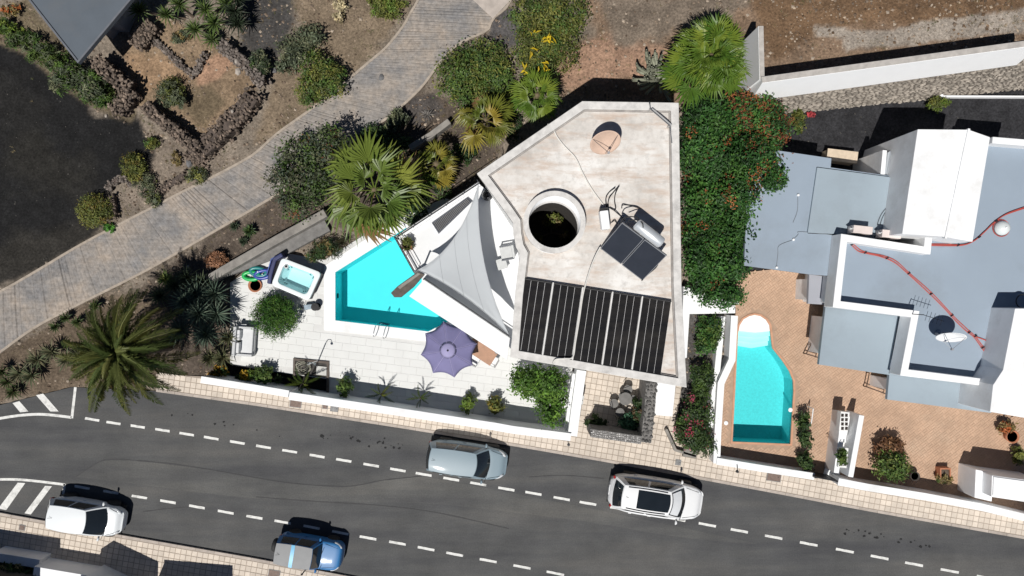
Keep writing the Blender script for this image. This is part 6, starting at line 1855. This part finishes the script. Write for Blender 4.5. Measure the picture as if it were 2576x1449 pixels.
for (x, y, r_, sq, lab) in ((2375, 1190, .26, True, 'square terracotta pot by the right street wall'), (2435, 1222, .2, False, 'dark round pot near the white shed'), (2545, 1098, .34, False, 'large terracotta pot at the right edge of the terrace'), (2300, 1197, .24, False, 'dark round pot right of the leafy shrub'), (1247, 1030, .2, False, 'dark pot of the yellowish shrub by the street wall'), (2024, 1090, .2, False, 'dark pot beside the curved pool'), (1026, 620, .2, False, 'brown pot in the terrace corner over the pool')):
    zz = TZ if y == 620 else PT_Z
    p = at(x, y, zz + .3)
    t = thing('plant_pot', lab, 'pot', (p.x, p.y, zz))
    if sq:
        MB().strip([(p.x - .25, p.y - .25), (p.x + .25, p.y - .25), (p.x + .25, p.y + .25), (p.x - .25, p.y + .25)], .06, zz, zz + .42, True).build('body', POT_M, t)
        MB().box((p.x, p.y, zz + .18), (.46, .46, .3)).build('soil', BARK, t)
    else:
        MB().lathe((p.x, p.y, zz), [(r_ * .7, 0), (r_, .4), (r_ * .9, .4), (r_ * .8, .32)], 18).build('body', POT_M if 'terracotta' in lab or 'brown' in lab else plain('dark_pot', (.05, .04, .035), .7), t, True)
        MB().lathe((p.x, p.y, zz + .3), [(.0, 0.03), (r_ * .86, .03)], 16).build('soil', BARK, t)
bush('plant', 'low bushy plant in the corner of the shaded entrance patio', [(1500, 1062, 26, 18)], .6, G_DARK + G_MID[:1], 900, .08, 92, cat='plant', z0=.12)
bush('plant', 'dark climbing plant against the stone wall of the entrance patio', [(1606, 1030, 12, 34)], 1.2, G_DARK + [(.07, .05, .03)], 900, .08, 93, cat='plant', z0=.12)
bush('shrub', 'shaded shrub behind the low wall at the lower left corner', [(30, 1432, 60, 16), (90, 1440, 30, 12)], 1.2, G_DARK + G_DRY[:1], 1500, .09, 94, z0=.1)
# plants at the bottom of the skylight shaft
bush('shaft_plant', 'shady plants growing inside the round roof opening', [(1390, 556, 22, 16), (1350, 600, 12, 12), (1424, 595, 12, 12)], 1.0, G_DRY + G_OLIVE[:1], 1000, .08, 90, cat='plant', z0=2.95)

# palms -----------------------------------------------------------------
def fan_mesh(seed, droop):
    r = random.Random(seed); m = MB()
    m.tube([(0, 0, 0), (.25, 0, .05), (.5, 0, .03)], [.014, .010, .007], 4)
    hub = Vector((.48, 0, .03)); K = 22
    for k in range(K):
        a = math.radians(-112 + 224 * k / (K - 1)) + r.uniform(-.05, .05)
        ln = .52 * (1 - .25 * (abs(a) / 2.0)) * r.uniform(.8, 1.1)
        d = Vector((math.cos(a), math.sin(a), .35 * abs(math.sin(a)) * (1 if seed % 2 else .4))); s_ = Vector((-math.sin(a), math.cos(a), 0)) * .030
        mid = hub + d * ln * .55 + Vector((0, 0, -.01 * droop)); tip = hub + d * ln + Vector((r.uniform(-.03, .03), r.uniform(-.03, .03), -.22 * droop * r.uniform(.4, 1.2)))
        m.add([hub, mid + s_ + Vector((0, 0, .018)), tip, mid - s_ + Vector((0, 0, .018)), mid - Vector((0, 0, .012))], [(0, 4, 1), (1, 4, 2), (2, 4, 3), (3, 4, 0)])
    return m
def feather_mesh(seed):
    r = random.Random(seed); m = MB()
    def rach(t): return Vector((t * .97, .03 * math.sin(t * 2 + seed), .30 * math.sin(t * 2.1) - .34 * t * t))
    m.tube([rach(k / 7) for k in range(8)], [.016 - .0018 * k for k in range(8)], 4)
    n = 52
    for k in range(n):
        t = .10 + .9 * k / (n - 1)
        p = rach(t); d = (rach(min(1, t + .02)) - rach(t - .02)).normalized()
        ln = .135 * (math.sin(math.pi * (t * .86 + .13)) ** .6) * r.uniform(.5, 1.3)
        for s_ in (-1, 1):
            side = Vector((0, s_, 0)); dr = (d * .75 + side * .75 + Vector((0, 0, .30))).normalized()
            w = d * .0085
            mid = p + dr * ln * .5; tip = p + dr * ln + Vector((0, 0, -.05))
            m.add([p, mid + w, tip, mid - w], [(0, 1, 2), (0, 2, 3)])
    return m
FANS = {}
def palm(name, label, px, py, h, R, n, kind, mats, seed, pitch=(70, -25), group=None, dead=0, trunk_r=.17, lean=(0, 0), heads=((0, 0, 0),)):
    """h: crown height above ground; R: frond length in metres"""
    g = on_ground(px, py).z
    c_ = at(px, py, g + h)
    t = thing(name, label, 'palm', (c_.x + lean[0], c_.y + lean[1], g), group=group)
    m = MB(); tr = []
    for k in range(9):
        u = k / 8; tr.append((c_.x + lean[0] * (1 - u), c_.y + lean[1] * (1 - u), g + (h - .05) * u))
    m.tube(tr, [trunk_r * (1.25 - .3 * k / 8) * (1 + .06 * (k % 2)) for k in range(9)], 10)
    m.build('trunk', BARK, t, True)
    MB().lathe((c_.x, c_.y, g + h - .25), [(trunk_r * 1.1, 0), (trunk_r * 1.35, .15), (trunk_r * .9, .32), (.03, .42)], 10).build('crown_shaft', plain('fibre', (.13, .10, .06), .9, .3, 8), t, True)
    r = random.Random(seed)
    for k in range(n):
        key = (kind, mats[0].name, k % 5)
        if key not in FANS:
            FANS[key] = mesh_of(fan_mesh(k % 5, .5 + .25 * (k % 5)) if kind == 'fan' else feather_mesh(k % 5), 'frond', mats[0])
        u = (k + .5) / n
        pt = math.radians(pitch[0] + (pitch[1] - pitch[0]) * u ** .8) + r.uniform(-.12, .12)
        az = k * 2.39996 + r.uniform(-.15, .15)
        me_ = FANS[key]
        if dead and k >= n - dead:
            key = (kind, 'dead' + mats[1].name, k % 5)
            if key not in FANS: FANS[key] = mesh_of(fan_mesh(k % 5, 1.4) if kind == 'fan' else feather_mesh(k % 5), 'dead_frond', mats[1])
            me_ = FANS[key]; pt = math.radians(pitch[1] - 8)
        s_ = R * r.uniform(.72, 1.06) * (.8 + .2 * min(1, u * 2.2))
        hx, hy, hz = heads[k % len(heads)]
        o = inst('frond' if me_.name.startswith('frond') else 'dead_frond', me_, t, (c_.x + hx + .05 * math.cos(az), c_.y + hy + .05 * math.sin(az), g + h + hz + .02 * (n - k) / n), (r.uniform(-.6, .6) if kind == 'fan' else r.uniform(-.3, .3), -pt, az), (s_, s_, s_))
    return t
FM1 = frond_mat('fan_green', (.10, .165, .03), (.26, .29, .055)); FM2 = frond_mat('fan_bright', (.085, .17, .022), (.23, .29, .04), .3)
FM3 = frond_mat('fan_yellowing', (.09, .15, .022), (.34, .26, .045)); FD = frond_mat('fan_dead', (.22, .13, .06), (.30, .19, .08), .1)
DM = frond_mat('date_green', (.08, .12, .032), (.20, .20, .06), .2); DD = frond_mat('date_old', (.13, .10, .04), (.2, .14, .06), .1)
palm('fan_palm', 'big green fan palm leaning over the pool edge', 942, 478, 3.4, 3.0, 17, 'fan', (FM1, FD), 3, (62, -10), dead=2)
palm('fan_palm', 'large dense bright fan palm beside the short white wall', 1790, 142, 3.0, 1.8, 78, 'fan', (FM2, FD), 4, (80, -12), heads=((0, .1, 0), (.1, .55, -.2), (-.5, -.45, -.5), (.35, -.4, -.3), (-.45, .3, -.3)))
palm('fan_palm', 'yellowing fan palm with brown lower leaves behind the villa', 1222, 302, 2.2, 1.85, 15, 'fan', (FM3, FD), 5, (65, -25), dead=4)
palm('fan_palm', 'small green fan palm nearest to the yellow leaves', 1352, 240, 2.0, 1.5, 20, 'fan', (FM2, FD), 6, (70, -20))
palm('fan_palm', 'small green and yellow fan palm right of the big one', 1098, 412, 1.9, 1.45, 14, 'fan', (FM3, FD), 7, (65, -20), dead=2)
palm('date_palm', 'large feathery date palm overhanging the road at the left', 318, 885, 4.2, 3.0, 80, 'feather', (DM, DD), 8, (72, -24), dead=5, trunk_r=.28)
for i, (x, y, h, R, n, lab) in enumerate(((960, 992, .7, .8, 9, 'young feathery palm behind the street wall, in the middle'), (1058, 1002, .7, .7, 9, 'young feathery palm behind the street wall, right of the middle one'), (765, 965, .8, .95, 10, 'young yellowish palm beside the shower pit'))):
    palm('young_palm', lab, x, y, h, R, n, 'feather', (frond_mat('young_green', (.08, .14, .025), (.2, .22, .04), .3), DD), 20 + i, (60, 5), trunk_r=.05, group='young palms by the street wall')

# sword-leaved rosettes: yuccas and aloes
def rosette(name, label, heads, cols, L, n, seed, cat='yucca', w=.035, group=None, stem=True):
    """heads: (px, py, height)"""
    cx_ = sum(q[0] for q in heads) / len(heads); cy_ = sum(q[1] for q in heads) / len(heads)
    b_ = on_ground(cx_, cy_)
    t = thing(name, label, cat, b_, group=group)
    r = random.Random(seed)
    for (x, y, h) in heads:
        c_ = at(x, y, b_.z + h)
        m = MB()
        for k in range(n):
            az = k * 2.39996; pt = math.radians(80 - 85 * ((k + .5) / n)) + r.uniform(-.15, .15)
            l_ = L * r.uniform(.75, 1.1); d = Vector((math.cos(az) * math.cos(pt), math.sin(az) * math.cos(pt), math.sin(pt)))
            s_ = Vector((-math.sin(az), math.cos(az), 0)) * w * r.uniform(.8, 1.2)
            mid = c_ + d * l_ * .45; tip = c_ + d * l_ + Vector((0, 0, -.12 * l_))
            cc = cols[r.randrange(len(cols))]; q = r.uniform(.75, 1.25); cc = tuple(a_ * q for a_ in cc)
            m.add([c_ + s_ * .6, mid + s_ + Vector((0, 0, .01)), tip, mid - s_ + Vector((0, 0, .01)), c_ - s_ * .6, mid - Vector((0, 0, .01))], [(0, 5, 1), (1, 5, 2), (2, 5, 3), (3, 5, 4), (0, 4, 5)], cc)
        m.build('rosette', LEAF, t)
        if stem and h > .25: MB().tube([(b_.x + (c_.x - b_.x) * .4, b_.y + (c_.y - b_.y) * .4, b_.z), c_], [.08, .06], 7).build('stem', BARK, t, True)
    return t
Y_BL = [(.09, .13, .095), (.07, .105, .075), (.13, .165, .12)]; Y_GR = [(.09, .14, .035), (.12, .17, .045), (.065, .105, .03)]
rosette('yucca', 'big blue green yucca clump between the date palm and the terrace', [(500, 790, 1.7), (470, 760, 1.5), (520, 840, 1.4), (545, 790, 1.2), (455, 830, 1.3), (495, 740, 1.3), (540, 740, 1.1)], Y_BL, 1.05, 70, 1)
rosette('yucca', 'dark yucca clump below the red brown bush near the track', [(440, 720, 1.3), (405, 745, 1.1), (470, 700, 1.0), (510, 715, .9)], [(.055, .075, .045), (.075, .095, .05)], .8, 55, 2)
rosette('yucca', 'single bright yellow green rosette above the date palm', [(418, 703, 1.6)], Y_GR + [(.2, .22, .07)], .55, 48, 3)
rosette('yucca', 'pale yucca at the terrace edge, below the blue green clump', [(560, 900, .9), (575, 850, .8), (530, 900, .8)], [(.12, .12, .06), (.09, .1, .05)], .7, 50, 4)
rosette('yucca', 'yucca cluster at the top left, right of the grey roof', [(452, 12, 1.5), (518, 25, 1.6), (492, 75, 1.3), (540, 60, 1.4), (352, 28, 1.1), (420, 38, .8), (570, 10, 1.2), (535, 100, .6)], Y_GR + [(.10, .13, .06)], .72, 52, 5)
rosette('yucca', 'dark yucca at the top edge, right of the bright cluster', [(590, 30, 1.2), (600, 60, 1.0), (598, 0, 1.2)], [(.025, .035, .02), (.03, .045, .025)], .8, 45, 6)
rosette('agave', 'green agave beside the track, above the retaining wall', [(628, 582, .35)], Y_GR[2:] + [(.07, .12, .05)], .48, 36, 7, 'agave', w=.05)
rosette('agave', 'small agave below the green one by the retaining wall', [(612, 608, .3), (590, 570, .25)], [(.06, .085, .05), (.05, .07, .04)], .35, 30, 8, 'agave')
rosette('agave', 'dry whitish agave in the dark patch by the track', [(1075, 290, .25)], [(.28, .26, .24), (.2, .19, .18)], .5, 26, 9, 'agave', w=.025)
rosette('aloe', 'grey green aloe clump left of the date palm', [(170, 905, .6), (130, 885, .6), (200, 900, .5), (95, 905, .5), (80, 945, .6), (50, 940, .5)], [(.15, .155, .09), (.18, .17, .10), (.10, .125, .065)], .75, 48, 10, 'aloe')
rosette('aloe', 'green aloe at the left edge above the road', [(20, 960, .5), (5, 935, .5), (35, 985, .4)], [(.06, .095, .03), (.08, .08, .04)], .6, 40, 11, 'aloe')
rosette('aloe', 'dark spiky aloe row between the track and the date palm', [(165, 800, .4), (195, 810, .4), (240, 770, .4), (140, 822, .3)], [(.045, .07, .025), (.06, .09, .03)], .42, 34, 12, 'aloe')
rosette('aloe', 'dark grassy tuft between the pool coping and the hot tub', [(835, 632, .5), (862, 610, .5), (800, 640, .45)], [(.05, .05, .025), (.07, .06, .03)], .6, 44, 13, 'aloe', w=.018)
rosette('aloe', 'spiky plant in the bed behind the left street wall', [(700, 955, .4), (600, 950, .4)], [(.05, .08, .03)], .35, 30, 14, 'aloe')
# yellow broken leaves on the shrub thicket
t = thing('yellow_plant', 'bright yellow strap leaves rising through the shrub thicket', 'plant', on_ground(1350, 130))
rr = random.Random(12); m = MB()
for (x, y, n_) in ((1345, 75, 3), (1375, 95, 6), (1345, 130, 5), (1365, 165, 7), (1320, 175, 5), (1390, 105, 3)):
    for k in range(n_):
        p = at(x + rr.uniform(-14, 14), y + rr.uniform(-12, 12), 1.75 + rr.uniform(-.15, .2)); a = rr.uniform(0, 6.28); l_ = rr.uniform(.2, .5)
        d = Vector((math.cos(a), math.sin(a), rr.uniform(-.2, .3))) * l_; s_ = Vector((-math.sin(a), math.cos(a), 0)) * .05
        q = rr.uniform(.7, 1.1); MB().add([p - d / 2, p + s_ + Vector((0, 0, .05)), p + d / 2, p - s_], [(0, 1, 2, 3)], (.62 * q, .46 * q, .02)).build('leaf', FLOWER, t)
MB().tube([on_ground(1350, 130), at(1352, 128, 1.7)], .05, 6).build('stem', BARK, t)
# candelabra euphorbia
g = on_ground(1650, 175)
t = thing('candelabra_cactus', 'grey many armed candelabra cactus in front of the villa shadow', 'cactus', g)
CACT = plain('cactus_skin', (.24, .25, .185), .8, .2, 6, bmp=.2)
rr = random.Random(6); c_ = at(1664, 196, g.z + .5)
for k in range(60):
    a = math.radians(rr.uniform(60, 215)) if k % 4 else rr.uniform(0, 6.28); out = rr.uniform(.35, 1.35); hh = rr.uniform(.5, 1.25)
    P = [(c_.x, c_.y, g.z + .1), (c_.x + out * .6 * math.cos(a), c_.y + out * .6 * math.sin(a), g.z + .25 + .2 * hh), (c_.x + out * math.cos(a), c_.y + out * math.sin(a), g.z + hh * .8), (c_.x + out * 1.12 * math.cos(a), c_.y + out * 1.12 * math.sin(a), g.z + hh * 1.15)]
    MB().tube(smooth_path(P, 3), [.06] * 3 + [.075] * 5 + [.065, .04][:2], 6).build('arm', CACT, t, True)

# ------------------------------------------------------------------ dry stone walls of lava rock
def dry_wall(name, label, path, width, height, n, size, seed, mat=LAVA, cat='wall'):
    P = [on_ground(x, y) for x, y in path]
    base = sum(P, Vector()) / len(P)
    t = thing(name, label, cat, base)
    g = base.z
    Q = pts(path, g + height)
    MB().strip([(q.x, q.y) for q in resample(Q, .35)] , width * .78, g - .1, g + height * .86).build('core', LAVA_CORE, t, bevel=.05)
    r = random.Random(seed); L = [0]
    for a, c_ in zip(Q, Q[1:]): L.append(L[-1] + (c_ - a).length)
    for k in range(n):
        u = r.random() * L[-1]; j = max(i for i in range(len(Q) - 1) if L[i] <= u)
        f_ = (u - L[j]) / max(1e-6, L[j + 1] - L[j]); q = Q[j].lerp(Q[j + 1], f_)
        d = (Q[j + 1] - Q[j]).normalized(); nn = Vector((-d.y, d.x, 0))
        s_ = size * r.uniform(.55, 1.35)
        if r.random() < .68: o_ = r.uniform(-.5, .5) * width; z = g + height * r.uniform(.84, 1.0)
        else: o_ = (width * .5) * r.choice((-1, 1)) * r.uniform(.85, 1.1); z = g + r.uniform(.02, height * .9)
        inst('stone', rock_mesh(mat, r.randrange(7)), t, (q.x + nn.x * o_, q.y + nn.y * o_, z), (r.random() * 6.3, r.random() * 6.3, r.random() * 6.3), (s_, s_ * r.uniform(.7, 1.1), s_ * r.uniform(.55, .9)))
    return t
GREYL = plain('grey_lava', (.16, .135, .118), .9, .3, 4, bmp=.4, per=.4)
dry_wall('dry_stone_wall', 'long lava stone wall of the ruin running down to its bottom corner', [(355, 262), (400, 300), (450, 340), (500, 378)], .62, .95, 290, .19, 1)
dry_wall('dry_stone_wall', 'broad lava stone wall on the right side of the ruin', [(500, 375), (545, 335), (590, 290), (640, 225)], 1.05, .8, 300, .19, 2)
dry_wall('dry_stone_wall', 'upper right lava stone wall of the ruin by the dark earth', [(548, 108), (590, 140), (630, 175), (660, 210)], .6, .9, 260, .18, 3, GREYL)
dry_wall('dry_stone_wall', 'lava stone wall below the corner of the grey roof', [(232, 145), (265, 178), (300, 205), (325, 220)], .7, 1.2, 230, .18, 4)
dry_wall('dry_stone_wall', 'short lava stone wall running down beside the black gravel', [(325, 222), (305, 255), (275, 285)], .75, .9, 200, .18, 5)
dry_wall('dry_stone_wall', 'lava rock heap near the top of the ruin', [(380, 55), (355, 85), (335, 115)], .85, .7, 240, .17, 6)
dry_wall('dry_stone_wall', 'low grey stone row across the orange earth of the ruin', [(375, 90), (420, 130), (455, 165), (487, 192)], .32, .28, 150, .15, 7, GREYL)
dry_wall('dry_stone_wall', 'low stone row branching to the right inside the ruin', [(487, 190), (500, 160), (515, 130)], .3, .3, 90, .14, 8, GREYL)
dry_wall('dry_stone_wall', 'half ring of dark stones beside the black gravel', [(268, 478), (275, 462), (300, 448), (322, 450), (333, 468)], .3, .35, 110, .15, 9, GREYL)
dry_wall('dry_stone_wall', 'loose lava stones beside the orange tinged shrub', [(280, 490), (282, 520), (288, 550)], .25, .35, 60, .15, 10)
dry_wall('dry_stone_wall', 'scattered lava stone row along the upper track edge', [(395, 485), (420, 465), (450, 448), (475, 430)], .4, .25, 90, .14, 11)
dry_wall('dry_stone_wall', 'heap of lava rubble below the bottom corner of the ruin', [(470, 372), (500, 390), (530, 400)], .9, .3, 170, .15, 12)
for i, (x, y, s_, lab) in enumerate(((600, 180, .42, 'big pale boulder on the right wall of the ruin'), (595, 155, .26, 'small pale boulder on the right wall of the ruin'), (336, 258, .24, 'narrow white stone at the ruin entrance'), (476, 410, .5, 'flat dark slab beside the brown dry shrub'), (690, 178, .36, 'flat grey stone right of the round dark bush'), (960, 195, .4, 'flat grey stone by the track above the olive shrub'), (585, 281, .22, 'pale stone in the lower right wall of the ruin'), (475, 670, .16, 'small white stone by the track above the yuccas'), (268, 292, .2, 'pale stone at the end of the short lava wall'))):
    p = on_ground(x, y)
    zz = .82 if i in (0, 1, 6) else .04
    p2 = at(x, y, p.z + zz)
    o = MB().add([(p2.x + v_[0] * s_ * (.8 if i != 2 else .4), p2.y + v_[1] * s_ * 1.1, p2.z + v_[2] * s_ * .5 + .05) for v_ in rockv[i % 7].v], rockv[i % 7].f).build('boulder', plain('dark_slab', (.13, .13, .135), .9, .2, 4) if i in (3, 4, 5) else plain('pale_boulder', (.36, .32, .28), .9, .15, 4, bmp=.2), None)
    tag(o, lab, 'boulder', kind='thing')

# ------------------------------------------------------------------ loose stones, gravel and dry grass (uncountable)
def scatter(n, seed, test, xr=(-28, 28), yr=(-8, 16.5)):
    r = np.random.RandomState(seed)
    x = r.uniform(xr[0], xr[1], n); y = r.uniform(yr[0], yr[1], n)
    z = terrain_z(x, y)
    u = CX + x * FOC / (CAM_H - z); v = CY - y * FOC / (CAM_H - z)
    ok = test(u, v)
    for p in PAVED:
        ok &= sdist(p, CX + x * PPM, CY - y * PPM) < -2
    return x[ok], y[ok], z[ok], u[ok], v[ok], r
octv = np.array([(1, 0, 0), (0, 1, 0), (-1, 0, 0), (0, -1, 0), (0, 0, .7), (0, 0, -.4)]); octf = np.array([(0, 1, 4), (1, 2, 4), (2, 3, 4), (3, 0, 4)])
def pebbles(name, label, n, seed, test, smin, smax, cols, power=3.0):
    x, y, z, u, v, r = scatter(n, seed, test)
    m = len(x)
    s = smin + (smax - smin) * r.rand(m) ** power
    a = r.rand(m) * 6.28
    jit = r.uniform(.6, 1.3, (m, 6, 3))
    V = octv[None] * jit * s[:, None, None]
    ca_, sa_ = np.cos(a)[:, None], np.sin(a)[:, None]
    V = np.stack([V[..., 0] * ca_ - V[..., 1] * sa_ + x[:, None], V[..., 0] * sa_ + V[..., 1] * ca_ + y[:, None], V[..., 2] + z[:, None] + .03 + s[:, None] * .1], -1).reshape(-1, 3)
    Fc = (octf[None] + (np.arange(m) * 6)[:, None, None]).reshape(-1, 3)
    c_ = np.array(cols)[r.randint(len(cols), size=m)] * r.uniform(.7, 1.3, (m, 1))
    o = array_obj(name, V, Fc, np.repeat(c_, 6, 0), attr_mat('pebble_skin', .9), None)
    tag(o, label, 'stones', kind='stuff')
gravel_poly = REG[12][0]
isg = lambda u, v: (sdist(gravel_poly, u, v) > 0) | (sdist(REG[21][0], u, v) > 0)
pebbles('loose_stones', 'loose tan and brown stones strewn over the bare hillside', 26000, 1, lambda u, v: ~isg(u, v), .015, .11, [(.26, .2, .15), (.12, .085, .06), (.34, .28, .22), (.16, .12, .09)])
pebbles('loose_stones', 'coarse brown stones on the upper right slope', 16000, 2, lambda u, v: (u > 1850) & (v < 130) & (v > -20), .02, .10, [(.20, .13, .08), (.10, .065, .04), (.34, .27, .2)], 2.2)
pebbles('black_gravel', 'fine dark volcanic gravel in the field and yard', 14000, 3, isg, .012, .05, [(.025, .025, .027), (.014, .014, .015), (.07, .066, .06)])
x, y, z, u, v, r = scatter(10000, 5, lambda u, v: ((~isg(u, v)) & (fine_noise(u / 48 * 2, v / 48 * 2, 33) > .05)) | ((u < 380) & (fine_noise(u / 48 * 2, v / 48 * 2, 34) > .75)))
m_ = len(x); B = 7
ang = r.rand(m_, B) * 6.28; ln = r.uniform(.05, .17, (m_, B)); el = r.uniform(.2, 1.1, (m_, B))
bx = x[:, None] + r.normal(0, .03, (m_, B)); by = y[:, None] + r.normal(0, .03, (m_, B))
dx, dy, dz = np.cos(ang) * np.cos(el) * ln, np.sin(ang) * np.cos(el) * ln, np.sin(el) * ln
wx, wy = -np.sin(ang) * .008, np.cos(ang) * .008
zz = z[:, None] + .04
V = np.stack([np.stack([bx - wx, by - wy, zz + 0 * bx], -1), np.stack([bx + wx, by + wy, zz + 0 * bx], -1), np.stack([bx + dx, by + dy, zz + dz], -1)], 2).reshape(-1, 3)
Fc = np.arange(len(V)).reshape(-1, 3)
c_ = np.array([(.24, .19, .10), (.18, .15, .08), (.12, .13, .05), (.3, .25, .15)])[r.randint(4, size=m_)]
o = array_obj('dry_grass', V, Fc, np.repeat(c_, 3 * B, 0), LEAF, None)
tag(o, 'sparse dry grass tufts on the bare hillside', 'grass', kind='stuff')
